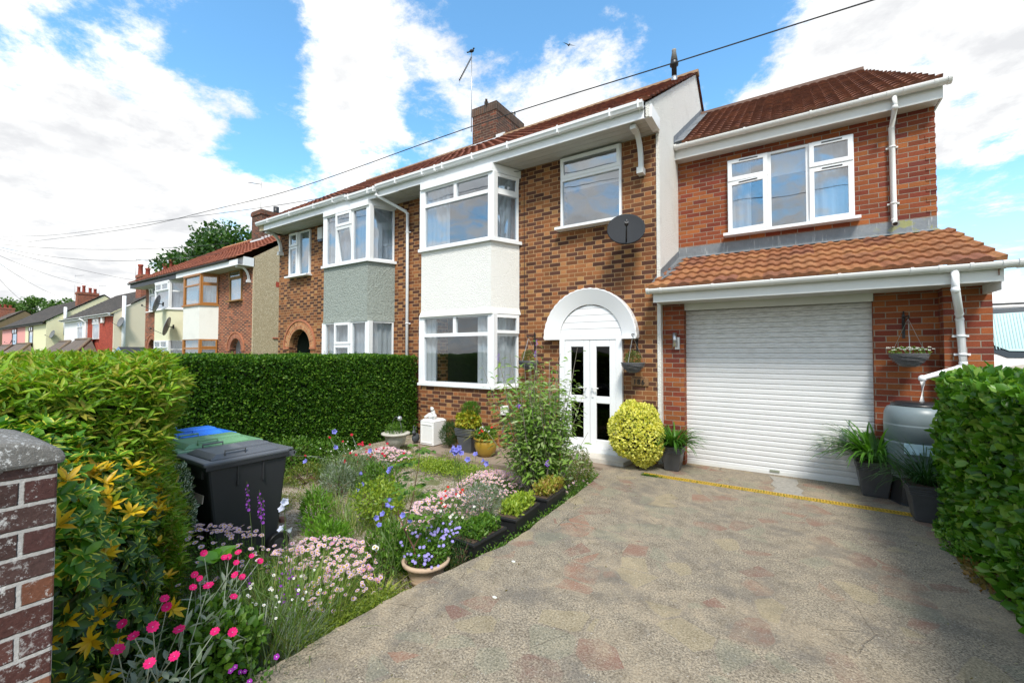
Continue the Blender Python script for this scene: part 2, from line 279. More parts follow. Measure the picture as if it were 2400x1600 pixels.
def fn(t):
    u3 = t.pos; xx, yy, zz = t.sep(u3)
    fine = t.noise(u3, 75, 4, .8); md = t.noise(u3, 22, 5, .7); big = t.noise(u3, .9, 4, .6)
    c = t.mix(t.step(fine, .34, .66), (.060, .050, .036), (.43, .365, .275))
    c = t.mix(t.m('MULTIPLY', t.step(md, .35, .75), .45), c, (.29, .25, .185)); c = t.mix(t.m('MULTIPLY', t.step(big, .45, .62), .5), c, t.mix(fine, (.22, .17, .11), (.46, .38, .27)))
    blo = t.noise(u3, 6.5, 6, .72); c = t.mix(.75, c, t.ramp(blo, [(.32, (.62, .60, .58)), (.5, (1, 1, 1)), (.66, (1.28, 1.24, 1.18))]), 'MULTIPLY')
    dk = t.m('MULTIPLY', t.step(t.noise(u3, 1.7, 5, .7), .48, .66), .55); c = t.mix(dk, c, (.12, .11, .10))
    wob = t.node('ShaderNodeTexNoise'); t.put(wob.inputs['Vector'], u3); wob.inputs['Scale'].default_value = 3; wob.inputs['Detail'].default_value = 4; wv = t.vm('ADD', u3, t.vm('SCALE', wob.outputs['Color'], scale=.055))
    cell = t.vor(wv, 4.3, out=1); ed = t.vor(wv, 4.3, 'DISTANCE_TO_EDGE'); cs = t.sep(cell)
    edn = t.m('ADD', ed, t.m('MULTIPLY', t.m('SUBTRACT', md, .5), .03))
    inside = t.step(edn, t.m('ADD', .022, t.m('MULTIPLY', cs[2], .06)), t.m('ADD', .032, t.m('MULTIPLY', cs[2], .06)))
    red = t.m('MULTIPLY', t.m('LESS_THAN', cs[0], .155), inside); grn = t.m('MULTIPLY', t.m('GREATER_THAN', cs[0], .85), inside); tan = t.m('MULTIPLY', t.m('MULTIPLY', t.m('GREATER_THAN', cs[0], .66), t.m('LESS_THAN', cs[0], .78)), inside)
    redc = t.mix(cs[1], (.14, .065, .055), (.26, .125, .08)); redc = t.mix(t.m('MULTIPLY', t.step(fine, .35, .7), .45), redc, (.36, .29, .22))
    wear = t.m('ADD', .15, t.m('MULTIPLY', t.step(t.noise(u3, 2.3, 5, .75), .40, .64), .7))
    c = t.mix(t.m('MULTIPLY', red, wear), c, redc); c = t.mix(t.m('MULTIPLY', grn, .25), c, t.mix(fine, (.12, .15, .10), (.26, .28, .20)))
    c = t.mix(t.m('MULTIPLY', tan, .32), c, t.mix(fine, (.25, .20, .10), (.46, .38, .22)))
    crk = t.m('MULTIPLY', t.step(t.vor(t.vm('ADD', wv, t.vm('SCALE', t.node('ShaderNodeTexNoise').outputs['Color'], scale=0.0)), 1.5, 'DISTANCE_TO_EDGE'), .006, .002), t.step(t.noise(u3, 1.1, 3), .50, .58)); c = t.mix(t.m('MULTIPLY', t.m('MULTIPLY', crk, t.step(t.noise(u3, 9, 4, .7), .38, .6)), .75), c, (.10, .08, .06))
    ol = t.m('MULTIPLY', t.m('MULTIPLY', t.step(ed, .022, .0), .45), t.step(md, .4, .6)); c = t.mix(ol, c, (.12, .10, .085))
    ws = t.step(t.noise(u3, 60, 3, .8), .63, .67); c = t.mix(t.m('MULTIPLY', ws, .6), c, (.62, .61, .57))
    ds = t.step(t.vor(u3, 8, out=0), .075, .04); c = t.mix(t.m('MULTIPLY', ds, .6), c, (.06, .045, .03))
    t.put(t.b.inputs['Base Color'], c); t.b.inputs['Roughness'].default_value = .85; t.b.inputs['Specular IOR Level'].default_value = .25
    h = t.m('SUBTRACT', t.m('ADD', t.m('MULTIPLY', fine, .4), t.m('MULTIPLY', md, .6)), crk); t.put(t.b.inputs['Normal'], t.bump(h, .55, .012))
CONC = mat('old_patched_concrete', fn)
def fn(t):
    cell = t.sep(t.vor(t.pos, 85, out=1)); c = t.ramp(cell[0], [(0, (.16, .11, .07)), (.3, (.34, .25, .16)), (.6, (.46, .38, .28)), (.85, (.60, .54, .45)), (1, (.72, .68, .60))])
    c = t.mix(t.m('MULTIPLY', t.step(t.noise(t.pos, 3.0, 4, .6), .52, .66), .75), c, (.14, .17, .04))
    t.put(t.b.inputs['Base Color'], c); t.b.inputs['Roughness'].default_value = .85; t.put(t.b.inputs['Normal'], t.bump(t.vor(t.pos, 85), 1.0, -.02))
GRAV = mat('pea_gravel', fn)
SOIL = plain('soil', (.07, .045, .028), .95, .4, nscale=30, bump=.8, bscale=50)
def fn(t):
    n = t.noise(t.pos, 8, 6, .7); c = t.mix(n, (.10, .095, .085), (.28, .265, .24)); w1 = t.step(t.noise(t.pos, 60, 5, .8), .56, .62)
    c = t.mix(t.m('MULTIPLY', w1, .85), c, (.68, .68, .66)); t.put(t.b.inputs['Base Color'], c); t.b.inputs['Roughness'].default_value = .95; t.put(t.b.inputs['Normal'], t.bump(t.noise(t.pos, 70, 5, .8), .8, .01))
LICH = mat('lichen_concrete', fn)
GRASSG = plain('ground_grass', (.06, .10, .025), .95, .3, nscale=3, bump=.5, bscale=20); ASPH = plain('asphalt', (.05, .05, .052), .9, .2, nscale=60)
STONE = plain('pale_stone', (.48, .46, .40), .85, .3, nscale=14, bump=.6); TERRA = plain('terracotta_pale', (.50, .36, .25), .8, .2, nscale=12, bump=.3)
POTG = plain('dark_planter', (.06, .062, .066), .45, .35, nscale=7); YGLZ = plain('yellow_glaze', (.34, .21, .03), .25, .3); WICK = plain('grey_wicker', (.12, .12, .125), .6, .4, nscale=60)
# ------------------------------------------------------------------ mesh builder
ORG = {}
def thing(name, label, cat, loc=(0, 0, 0), group=None):
    o = bpy.data.objects.new(name, None); COL.objects.link(o); o.location = loc; o.empty_display_size = .1
    o['label'] = label; o['category'] = cat
    if group: o['group'] = group
    ORG[o.name] = Vector(loc); return o
def link(name, me, parent=None, label=None):
    o = bpy.data.objects.new(name, me); COL.objects.link(o)
    if parent is not None: o.parent = parent
    if label: o['label'] = label
    return o
def set_uv(me, uvs): me.uv_layers.new(name='UVMap').data.foreach_set('uv', np.asarray(uvs, dtype=np.float32).ravel())
class M:
    def __init__(s): s.v = []; s.f = []; s.mi = []; s.uvf = {}; s.xf = None; s.smooth = set(); s.mat = 0
    def V(s, p):
        p = Vector(p)
        if s.xf is not None: p = s.xf @ p
        s.v.append(p); return len(s.v)-1
    def F(s, ids, uv=None, sm=False):
        s.f.append(tuple(ids)); s.mi.append(s.mat)
        if uv is not None: s.uvf[len(s.f)-1] = uv
        if sm: s.smooth.add(len(s.f)-1)
    def quad(s, a, b, c, d, uv=None): s.F([s.V(a), s.V(b), s.V(c), s.V(d)], uv)
    def box(s, x0, x1, y0, y1, z0, z1):
        i = [s.V(p) for p in ((x0, y0, z0), (x1, y0, z0), (x1, y1, z0), (x0, y1, z0), (x0, y0, z1), (x1, y0, z1), (x1, y1, z1), (x0, y1, z1))]
        for q in ((3, 2, 1, 0), (4, 5, 6, 7), (0, 1, 5, 4), (1, 2, 6, 5), (2, 3, 7, 6), (3, 0, 4, 7)): s.F([i[k] for k in q])
    def obox(s, O, t, n, u0, u1, d0, d1, z0, z1):   # O origin, t along, n outward
        O = Vector(O); t = Vector(t); n = Vector(n); k = Vector((0, 0, 1))
        P = [O+t*u+n*d_+k*z for z in (z0, z1) for (u, d_) in ((u0, d1), (u1, d1), (u1, d0), (u0, d0))]
        i = [s.V(p) for p in P]
        for q in ((3, 2, 1, 0), (4, 5, 6, 7), (0, 1, 5, 4), (1, 2, 6, 5), (2, 3, 7, 6), (3, 0, 4, 7)): s.F([i[k2] for k2 in q])
    def prism(s, poly, z0, z1, poly1=None):
        a = [s.V((x, y, z0)) for x, y in poly]; b = [s.V((x, y, z1)) for x, y in (poly1 or poly)]; n = len(poly)
        s.F(a[::-1]); s.F(b)
        for i in range(n): s.F([a[i], a[(i+1) % n], b[(i+1) % n], b[i]])
    def ext(s, prof, x0, x1, smooth=False):          # profile (y,z) swept along x
        a = [s.V((x0, y, z)) for y, z in prof]; b = [s.V((x1, y, z)) for y, z in prof]; n = len(prof)
        s.F(a); s.F(b[::-1])
        for i in range(n): s.F([a[i], b[i], b[(i+1) % n], a[(i+1) % n]], sm=smooth)
    def tube(s, pts, r, n=8, cap=True):
        pts = [Vector(p) for p in pts]; rs = r if isinstance(r, (list, tuple)) else [r]*len(pts); rings = []
        up = Vector((0, 0, 1))
        for i, p in enumerate(pts):
            dr = (pts[min(i+1, len(pts)-1)]-pts[max(i-1, 0)]).normalized()
            if abs(dr.dot(up)) > .95: a = Vector((1, 0, 0)); a = (a-dr*a.dot(dr)).normalized()
            else: a = (up-dr*up.dot(dr)).normalized()
            b = dr.cross(a); rings.append([s.V(p+(a*math.cos(2*PI*k/n)+b*math.sin(2*PI*k/n))*rs[i]) for k in range(n)])
        for A, B in zip(rings, rings[1:]):
            for k in range(n): s.F([A[k], A[(k+1) % n], B[(k+1) % n], B[k]], sm=n > 5)
        if cap: s.F(rings[0][::-1]); s.F(rings[-1])
    def lathe(s, c, prof, n=24, sx=1, sy=1, sm=True):
        rings = [[s.V((c[0]+r*math.cos(2*PI*k/n)*sx, c[1]+r*math.sin(2*PI*k/n)*sy, c[2]+z)) for k in range(n)] for r, z in prof]
        for A, B in zip(rings, rings[1:]):
            for k in range(n): s.F([A[k], A[(k+1) % n], B[(k+1) % n], B[k]], sm=sm)
        s.F(rings[0][::-1]); s.F(rings[-1])
    def ball(s, c, rx, ry, rz, n=12, m_=8):
        prof = [(max(.001, math.sin(PI*i/m_)), -math.cos(PI*i/m_)*rz) for i in range(m_+1)]
        rings = [[s.V((c[0]+r*rx*math.cos(2*PI*k/n), c[1]+r*ry*math.sin(2*PI*k/n), c[2]+z)) for k in range(n)] for r, z in prof]
        for A, B in zip(rings, rings[1:]):
            for k in range(n): s.F([A[k], A[(k+1) % n], B[(k+1) % n], B[k]], sm=True)
    def mesh(s, name, mats, org=Vector((0, 0, 0)), bevel=0):
        me = bpy.data.meshes.new(name); me.from_pydata([tuple(p-org) for p in s.v], [], s.f)
        mats = mats if isinstance(mats, (list, tuple)) else [mats]
        for m_ in mats: me.materials.append(m_)
        if len(mats) > 1: me.polygons.foreach_set('material_index', s.mi)
        uvs = []; vv = s.v
        for fi, p in enumerate(me.polygons):
            if fi in s.uvf: uvs += list(s.uvf[fi]); continue
            n = p.normal; ids = s.f[fi]
            if abs(n.z) > .85: uvs += [(vv[i].x, vv[i].y) for i in ids]
            else:
                tl = math.hypot(n.x, n.y) or 1; tx, ty = -n.y/tl, n.x/tl
                uvs += [(vv[i].x*tx+vv[i].y*ty, vv[i].z) for i in ids]
        set_uv(me, uvs)
        if s.smooth:
            sm = [False]*len(s.f)
            for i in s.smooth: sm[i] = True
            me.polygons.foreach_set('use_smooth', sm)
        me.update(); return me
    def put(s, name, parent, mats, label=None, bevel=0):
        org = Vector((0, 0, 0)); q = parent
        while q is not None:
            if q.name in ORG: org = ORG[q.name]; break
            q = q.parent
        o = link(name, s.mesh(name, mats, org), parent, label)
        if bevel:
            b = o.modifiers.new('bevel', 'BEVEL'); b.width = bevel; b.segments = 2; b.limit_method = 'ANGLE'; b.angle_limit = rad(50)
        return o
def solo(o, label, cat, group=None, kind=None):
    if kind: o['kind'] = kind
    if label: o['label'] = label
    if cat: o['category'] = cat
    if group: o['group'] = group
    return o
def copy_tree(o, loc, label, rz=0, scale=1, group=None):
    r = o.copy(); COL.objects.link(r); r.location = loc; r.rotation_euler = (0, 0, rz); r.scale = (scale,)*3; r['label'] = label
    if group: r['group'] = group
    ORG[r.name] = Vector(loc)
    for ch in list(o.children):
        c = ch.copy(); COL.objects.link(c); c.parent = r
        for g in list(ch.children):
            d_ = g.copy(); COL.objects.link(d_); d_.parent = c
    return r
# ------------------------------------------------------------------ foliage generators (numpy)
def nrm(a): return a/np.maximum(np.linalg.norm(a, axis=1, keepdims=True), 1e-9)
def leaves(name, parent, mats, Pp, D, Nn, L, Wd, fold=.18, detail=False, curl=.0, midx=None):
    """Pp base points, D direction, Nn surface normal, L length, Wd width"""
    n = len(Pp); D = nrm(D); Sd = nrm(np.cross(D, Nn)); N2 = np.cross(Sd, D)
    L = np.broadcast_to(L, (n,))[:, None]; Wd = np.broadcast_to(Wd, (n,))[:, None]
    if detail: T = [(0, 0, 0), (.28, .40, 1), (.62, .42, 1), (1, 0, 0), (.62, -.42, 1), (.28, -.40, 1), (.30, 0, 0), (.64, 0, 0)]; Fc = [(0, 1, 6), (1, 2, 7, 6), (2, 3, 7), (3, 4, 7), (4, 5, 6, 7), (5, 0, 6)]
    else: T = [(0, 0, 0), (.45, .5, 1), (1, 0, 0), (.45, -.5, 1), (.5, 0, 0)]; Fc = [(0, 1, 4), (1, 2, 4), (2, 3, 4), (3, 0, 4)]
    k = len(T); vs = np.empty((n, k, 3))
    for i, (a, b, c) in enumerate(T): vs[:, i] = Pp+D*(L*a)+Sd*(Wd*b)+N2*(Wd*fold*c)-N2*(L*curl*a*a)
    lens = [len(q) for q in Fc]; idx = np.concatenate([np.array(q) for q in Fc]); nl = len(idx)
    allidx = (np.arange(n)[:, None]*k+idx[None]).ravel()
    starts = np.concatenate([[0], np.cumsum(lens)[:-1]]); allst = (np.arange(n)[:, None]*nl+starts[None]).ravel()
    me = bpy.data.meshes.new(name); me.vertices.add(n*k); me.vertices.foreach_set('co', vs.astype(np.float32).ravel())
    me.loops.add(len(allidx)); me.loops.foreach_set('vertex_index', allidx.astype(np.int32))
    me.polygons.add(len(allst)); me.polygons.foreach_set('loop_start', allst.astype(np.int32))
    try: me.polygons.foreach_set('loop_total', np.tile(lens, n).astype(np.int32))
    except Exception: pass
    me.update(calc_edges=True)
    T2 = np.array([(c*(1 if b > 0 else -1), a) for a, b, c in T], dtype=np.float32); set_uv(me, np.tile(T2[idx], (n, 1)))
    mats = mats if isinstance(mats, (list, tuple)) else [mats]
    for m_ in mats: me.materials.append(m_)
    if midx is not None: me.polygons.foreach_set('material_index', np.repeat(midx, len(Fc)).astype(np.int32))
    me.polygons.foreach_set('use_smooth', np.ones(len(allst), dtype=bool))
    me.validate(); return link(name, me, parent)
def off(parent, Pp):
    o = ORG.get(parent.name) if parent is not None else None
    if o is None and parent is not None and parent.parent is not None: o = ORG.get(parent.parent.name)
    return Pp-np.array(o) if o is not None else Pp
def blades(name, parent, mat_, Pp, D, L, Wd, droop, seg=5, fold=0):
    n = len(Pp); D = nrm(D); L = np.broadcast_to(L, (n,)); Wd = np.broadcast_to(Wd, (n,)); droop = np.broadcast_to(droop, (n,))
    hx = D[:, :2].copy(); hn = np.linalg.norm(hx, axis=1, keepdims=True); hx = np.where(hn > .05, hx/np.maximum(hn, 1e-6), nrm(R.normal(size=(n, 2))))
    H3 = np.concatenate([hx, np.zeros((n, 1))], 1); Sd = np.stack([-hx[:, 1], hx[:, 0], np.zeros(n)], 1)
    vs = np.empty((n, (seg+1)*2, 3)); p = Pp.copy(); el_ = np.arcsin(np.clip(D[:, 2], -1, 1))
    for i in range(seg+1):
        tt = i/seg; wd = Wd*(.55+.9*tt if tt < .35 else .87*(1-((tt-.35)/.65)**2)+.03)
        vs[:, 2*i] = p+Sd*(wd/2)[:, None]; vs[:, 2*i+1] = p-Sd*(wd/2)[:, None]
        e = el_-droop*(tt+.5/seg)**1.2
        p = p+(H3*np.cos(e)[:, None]+np.array([0, 0, 1])*np.sin(e)[:, None])*(L/seg)[:, None]
    k = (seg+1)*2; q = np.array([[2*i, 2*i+2, 2*i+3, 2*i+1] for i in range(seg)]).ravel()
    allidx = (np.arange(n)[:, None]*k+q[None]).ravel(); me = bpy.data.meshes.new(name)
    me.vertices.add(n*k); me.vertices.foreach_set('co', vs.astype(np.float32).ravel()); me.loops.add(len(allidx)); me.loops.foreach_set('vertex_index', allidx.astype(np.int32))
    me.polygons.add(n*seg); me.polygons.foreach_set('loop_start', np.arange(0, n*seg*4, 4, dtype=np.int32))
    try: me.polygons.foreach_set('loop_total', np.full(n*seg, 4, dtype=np.int32))
    except Exception: pass
    me.update(calc_edges=True); set_uv(me, np.zeros((n*seg*4, 2))); me.materials.append(mat_); me.polygons.foreach_set('use_smooth', np.ones(n*seg, dtype=bool)); me.validate()
    return link(name, me, parent)
def rdir(n, out, spread, up=.0):
    v = out+R.normal(size=(n, 3))*spread; v[:, 2] += up; return nrm(v)
def box_pts(x0, x1, y0, y1, z0, z1, faces, dens, depth=.12, bulge=.05):
    Ps, Ns = [], []
    for fc in faces:
        ax = 'xyz'.index(fc[1]); sg = 1 if fc[0] == '+' else -1; lo = np.array([x0, y0, z0]); hi = np.array([x1, y1, z1]); oth = [i for i in range(3) if i != ax]
        area = (hi-lo)[oth[0]]*(hi-lo)[oth[1]]; n = int(area*dens); p = R.uniform(lo, hi, size=(n, 3)); dp = R.exponential(depth*.45, n)-depth*.25
        bl = bulge*(np.sin(p[:, oth[0]]*3.1+1)+np.sin(p[:, oth[1]]*4.3+p[:, oth[0]]*1.7)+np.sin(p[:, oth[0]]*9.7+p[:, oth[1]]*7)*.6+np.sin(p[:, oth[0]]*19+p[:, oth[1]]*23)*.4)*.5
        p[:, ax] = (hi[ax] if sg > 0 else lo[ax])+sg*(bl-dp); nn = np.zeros((n, 3)); nn[:, ax] = sg; Ps.append(p); Ns.append(nn)
    return np.concatenate(Ps), np.concatenate(Ns)
def ell_pts(c, r, n, shell=.35, zmin=-9, clump=0):
    v = nrm(R.normal(size=(n, 3))); k = 1-np.abs(R.normal(size=n))*shell*.5
    if clump:
        cs = nrm(R.normal(size=(clump, 3))); dd = (v@cs.T).max(1); k = k*(.80+.25*np.clip((dd-.72)/.28, 0, 1))
    p = np.array(c)+v*np.array(r)*np.clip(k, .1, 1.2)[:, None]; kk = p[:, 2] > zmin; return p[kk], v[kk]
# ------------------------------------------------------------------ ground structure
EDGE = [(-1.75, -.02), (-2.1, -.45), (-2.42, -.75), (-2.33, -1.2), (-2.27, -1.6), (-2.24, -2.65), (-2.20, -3.3), (-2.21, -3.72), (-2.35, -4.41), (-2.40, -4.76), (-2.44, -5.23), (-2.44, -5.51), (-2.45, -5.83), (-2.5, -6.5), (-2.5, -7.4)]
def gz(x, y):
    t = min(1, max(0, (y+2.6)/1.5)); return -.20+.14*t*t*(3-2*t)
m = M(); m.quad((-700, -400, -.30), (500, -400, -.30), (500, 700, -.30), (-700, 700, -.30)); solo(m.put('ground', None, GRASSG), None, None, kind='structure')
m = M(); m.quad((-300, -16, -.18), (60, -16, -.18), (60, -9.4, -.18), (-300, -9.4, -.18)); solo(m.put('road', None, ASPH), None, None, kind='structure')
m = M(); m.box(-300, 60, -9.4, -7.45, -.28, -.06); solo(m.put('pavement', None, plain('paving', (.26, .25, .23), .9, .2, nscale=6)), None, None, kind='structure')
m = M(); ed = []
for (xa, ya), (xb, yb) in zip(EDGE, EDGE[1:]):
    for i in range(6): tt = i/6; ed.append((xa+(xb-xa)*tt+rnd.uniform(-.014, .014), ya+(yb-ya)*tt))
ed.append(EDGE[-1]); poly = ed[::-1]+[(-1.75, .6), (4.6, .6), (4.6, -7.4)]
poly = ed+[(4.6, -7.4), (4.6, .6), (-1.75, .6)]
low = [(x-.0, y) for x, y in poly]; m.prism(low, -.28, -.03); m2 = [(x+(.02 if i < len(ed) else 0), y) for i, (x, y) in enumerate(poly)]; m.prism(low, -.03, 0, m2)
solo(m.put('driveway', None, CONC), None, None, kind='structure')
def terrain(name, x0, x1, y0, y1, mt, dz=0, st=.12, amp=.012):
    m = M(); nx = int((x1-x0)/st); ny = int((y1-y0)/st); I = {}
    for j in range(ny+1):
        for i in range(nx+1):
            x = x0+(x1-x0)*i/nx; y = y0+(y1-y0)*j/ny; I[i, j] = m.V((x, y, gz(x, y)+dz+amp*math.sin(x*5+1)*math.cos(y*6)))
    for j in range(ny):
        for i in range(nx): m.F([I[i, j], I[i+1, j], I[i+1, j+1], I[i, j+1]], sm=True)
    return solo(m.put(name, None, mt), None, None, kind='structure')
terrain('gravel_bed', -7.3, -1.9, -7.3, -.05, GRAV)
m = M(); m.prism([(-6.1, -.45), (-6.1, -1.05), (-5.4, -1.32), (-4.6, -1.45), (-3.6, -1.42), (-3.0, -1.1), (-2.9, -.62), (-2.4, -.7), (-2.05, -.4), (-1.8, -.02), (-6.1, -.02)], -.3, -.02); solo(m.put('path', None, plain('old_path_concrete', (.26, .20, .15), .9, .3, nscale=8, bump=.5)), None, None, kind='structure')
m = M(); m.prism([(-.29, .14), (-.12, .12), (.04, .13), (.06, -.08), (.03, -.22), (.11, -.40), (.08, -.55), (.12, -.685), (-.08, -.69), (-.22, -.685), (-.19, -.45), (-.25, -.30), (-.22, -.1)], -.002, .005); solo(m.put('cement_patch', None, plain('cement_patch', (.30, .28, .245), .9, .45, nscale=22, bump=.6)), None, None, kind='structure')
# drain channel
t = thing('drain_channel', 'long yellow slotted drain grate set in the concrete in front of the roller shutter', 'drain', (-1.8, -.76, 0))
m = M(); YG = plain('yellow_grating', (.52, .33, .03), .6, .25, nscale=14); x = -1.8
m.box(-1.8, 1.35, -.79, -.782, -.01, .010); m.box(-1.8, 1.35, -.698, -.69, -.01, .010); m.box(-1.8, 1.35, -.744, -.738, -.01, .009)
while x < 1.34: m.box(x, x+.011, -.782, -.698, -.008, .0085); x += .030
m.put('grate', t, YG); m = M(); m.box(-1.8, 1.35, -.782, -.698, .0005, .003); m.put('channel', t, BLACKP)
# ------------------------------------------------------------------ building helpers
def wall(m, O, tv, n, L, z0, z1, holes=(), th=.25):
    us = sorted({0, L}|{h[0] for h in holes}|{h[1] for h in holes}); zs = sorted({z0, z1}|{h[2] for h in holes}|{h[3] for h in holes})
    for a, b in zip(us, us[1:]):
        for c, d_ in zip(zs, zs[1:]):
            um, zm = (a+b)/2, (c+d_)/2
            if any(h[0] < um < h[1] and h[2] < zm < h[3] for h in holes): continue
            m.obox(O, tv, n, a, b, -th, 0, c, d_)
def window(parent, O, tv, n, wd, ht, cells, fm=None, glass=None, fr=.035, op=.058, sill=.06, curtain=None, label=None, dep=.06, sillmat=None, vent=False):
    fm = fm or PVC; glass = glass or GLASS; tv = Vector(tv); n = Vector(n); O = Vector(O); m = M(); g = M(); kz = Vector((0, 0, 1))
    for c in cells:
        u0, u1, z0, z1, kind = c[:5]; tilt = c[5] if len(c) > 5 else 0
        u0, u1, z0, z1 = u0*wd, u1*wd, z0*ht, z1*ht; f_ = fr
        def ring(mm, a, b, c_, d_, f, d0, d1):
            mm.obox(O, tv, n, a, a+f, d0, d1, c_, d_); mm.obox(O, tv, n, b-f, b, d0, d1, c_, d_); mm.obox(O, tv, n, a+f, b-f, d0, d1, c_, c_+f); mm.obox(O, tv, n, a+f, b-f, d0, d1, d_-f, d_)
        ring(m, u0, u1, z0, z1, fr, -.04, dep-.03)
        if kind == 'o':
            if tilt:
                ax = tv if tilt > 0 else kz; piv = O+tv*u0+kz*z1+n*dep if tilt > 0 else O+tv*u0+n*dep+kz*z0
                Rm = Matrix.Translation(piv) @ Matrix.Rotation(rad(tilt), 4, ax) @ Matrix.Translation(-piv); m.xf = Rm; g.xf = Rm
            ring(m, u0+.012, u1-.012, z0+.012, z1-.012, op, dep-.03+.002, dep+.012)
            e = op+.012; g.obox(O, tv, n, u0+e, u1-e, dep-.018, dep-.012, z0+e, z1-e)
            if vent: m.mat = 1; m.obox(O, tv, n, u0+(u1-u0)*.3, u0+(u1-u0)*.75, dep+.012, dep+.02, z1-.05, z1-.035); m.mat = 0
            m.xf = None; g.xf = None
        else: g.obox(O, tv, n, u0+fr, u1-fr, -.012, -.006, z0+fr, z1-fr)
    w_ = m.put('window', parent, [fm, BLACKP], label); g.put('pane', w_, glass)
    if sill: s2 = M(); s2.obox(O, tv, n, -.06, wd+.06, -.03, dep+.10, -.045, 0); s2.put('sill', w_, sillmat or fm)
    for cu in (curtain or []):
        a, b, z0, z1, dd, mt_, amp = cu; cm = M(); N = max(2, int((b-a)*wd/.012)); N = min(N, 90); L0 = None
        for i in range(N+1):
            u = (a+(b-a)*i/N)*wd; o_ = amp*math.sin(u*48)+amp*.5*math.sin(u*23+1)
            A = cm.V(O+tv*u+n*(-dd+o_)+kz*z0*ht); B = cm.V(O+tv*u+n*(-dd+o_)+kz*z1*ht)
            if L0: cm.F([L0[0], A, B, L0[1]], sm=True)
            L0 = (A, B)
        cm.put('curtain' if amp > .004 else 'blind', w_, mt_)
    return w_
def room(m, x0, x1, y0, y1, z0, z1):   # open towards -y
    a, b, c, d_ = (x0, y0, z0), (x1, y0, z0), (x1, y1, z0), (x0, y1, z0); A, B, C_, D_ = (x0, y0, z1), (x1, y0, z1), (x1, y1, z1), (x0, y1, z1)
    m.quad(a, b, c, d_); m.quad(D_, C_, B, A); m.quad(a, d_, D_, A); m.quad(b, B, C_, c); m.quad(d_, c, C_, D_)
def tiles(parent, mt, P0, P1, P2, P3, gauge=.3, roll=.15, h=.022, th=.022, name='roof', pern=6, trap=False):
    P0, P1, P2, P3 = map(Vector, (P0, P1, P2, P3)); xd = (P1-P0).normalized(); up = (P3-P0)-xd*((P3-P0).dot(xd)); H = up.length; up = up/H; nn = xd.cross(up).normalized()
    if nn.z < 0: nn = -nn
    xl = lambda s_: (P3-P0).dot(xd)*s_; x1 = (P1-P0).length; xr = lambda s_: x1+((P2-P1).dot(xd))*s_
    rows = max(1, round(H/gauge)); m = M(); st = roll/pern
    for r in range(rows):
        s0, s1 = r/rows, (r+1)/rows; a0, a1 = min(xl(s0), xl(s1)), max(xr(s0), xr(s1)); k0 = math.floor(a0/st); k1 = math.ceil(a1/st); prev = None
        jit = rnd.uniform(-.004, .004)
        for k in range(k0, k1+1):
            x = k*st; lo = x; hi = x; lo = min(max(x, xl(s0)), xr(s0)); hi = min(max(x, xl(s1)), xr(s1))
            lo = hi = min(max(x, (xl(s0)+xl(s1))/2), (xr(s0)+xr(s1))/2) if r else min(max(x, xl(s0)), xr(s0))
            pr = abs(math.sin(PI*x/roll)); pr = (h*min(1, max(0, (pr-.5)/.38)) if trap else pr**.7*h)
            a = m.V(P0+xd*lo+up*(s0*H-.02+jit)+nn*(-.004)); b = m.V(P0+xd*lo+up*(s0*H-.02+jit)+nn*(th+pr)); c = m.V(P0+xd*hi+up*(s1*H)+nn*(pr*.9))
            if prev and lo > prev[3]+1e-6:
                u0, u1 = prev[3], lo; v0, v1 = s0*H+.01, s1*H
                m.F([prev[0], a, b, prev[1]], [(u0, v0), (u1, v0), (u1, v0), (u0, v0)]); m.F([prev[1], b, c, prev[2]], [(u0, v0), (u1, v0), (u1, v1-.01), (u0, v1-.01)], sm=True)
            prev = (a, b, c, lo)
    return m.put(name, parent, mt)
def gutter(parent, x0, x1, y, z, mt, r=.058, square=False, clips=(), name='gutter'):
    m = M()
    if square: prof = [(y+.055, z+.05), (y+.055, z-.045), (y+.02, z-.062), (y-.03, z-.052), (y-.045, z-.02), (y-.06, z+.0), (y-.062, z+.042), (y-.045, z+.05)]; m.ext(prof, x0, x1)
    else: m.ext([(y+r*math.cos(a), z+.02+r*math.sin(a)) for a in [PI+PI*i/10 for i in range(11)]]+[(y+r*.85, z+.03), (y-r*.85, z+.03)], x0, x1, smooth=False)
    for c in clips:
        if square: m.box(c-.012, c+.012, y-.068, y+.05, z-.066, z+.056)
        else: m.ext([(y+r*1.09*math.cos(a), z+.02+r*1.09*math.sin(a)) for a in [PI+PI*i/10 for i in range(11)]]+[(y+r, z+.036), (y-r, z+.036)], c-.014, c+.014)
    if not square:
        for xx in (x0, x1): m.ext([(y+r*1.12*math.cos(a), z+.02+r*1.12*math.sin(a)) for a in [PI+PI*i/10 for i in range(11)]]+[(y+r*1.05, z+.04), (y-r*1.05, z+.04)], xx-.02, xx+.02)
    return m.put(name, parent, mt)
def scroll_bracket(parent, x, y, zt, zb, proj, mt=None):
    m = M(); n = 9; w2 = .035; out = []; inn = []
    for i in range(n+1):
        a = i/n*PI/2; out.append((y-.03-proj*(1-math.cos(a)), zb+.10+(zt-zb-.10)*math.sin(a))); inn.append((y-.03-proj*(1-math.cos(a))-.075+.04*math.sin(a), zb+.10+(zt-zb-.16)*math.sin(a)))
    for i in range(n):
        A = [m.V((x+sx, p[0], p[1])) for sx in (-w2, w2) for p in (out[i], out[i+1], inn[i+1], inn[i])]
        for q in ((0, 1, 2, 3), (7, 6, 5, 4), (0, 4, 5, 1), (1, 5, 6, 2), (2, 6, 7, 3), (3, 7, 4, 0)): m.F([A[k] for k in q])
    m.box(x-.05, x+.05, y-.15, y+.0, zb, zb+.10); m.box(x-.045, x+.045, y-proj-.2, y-proj-.02, zt-.07, zt-.005); return m.put('bracket', parent, mt or PVCD)
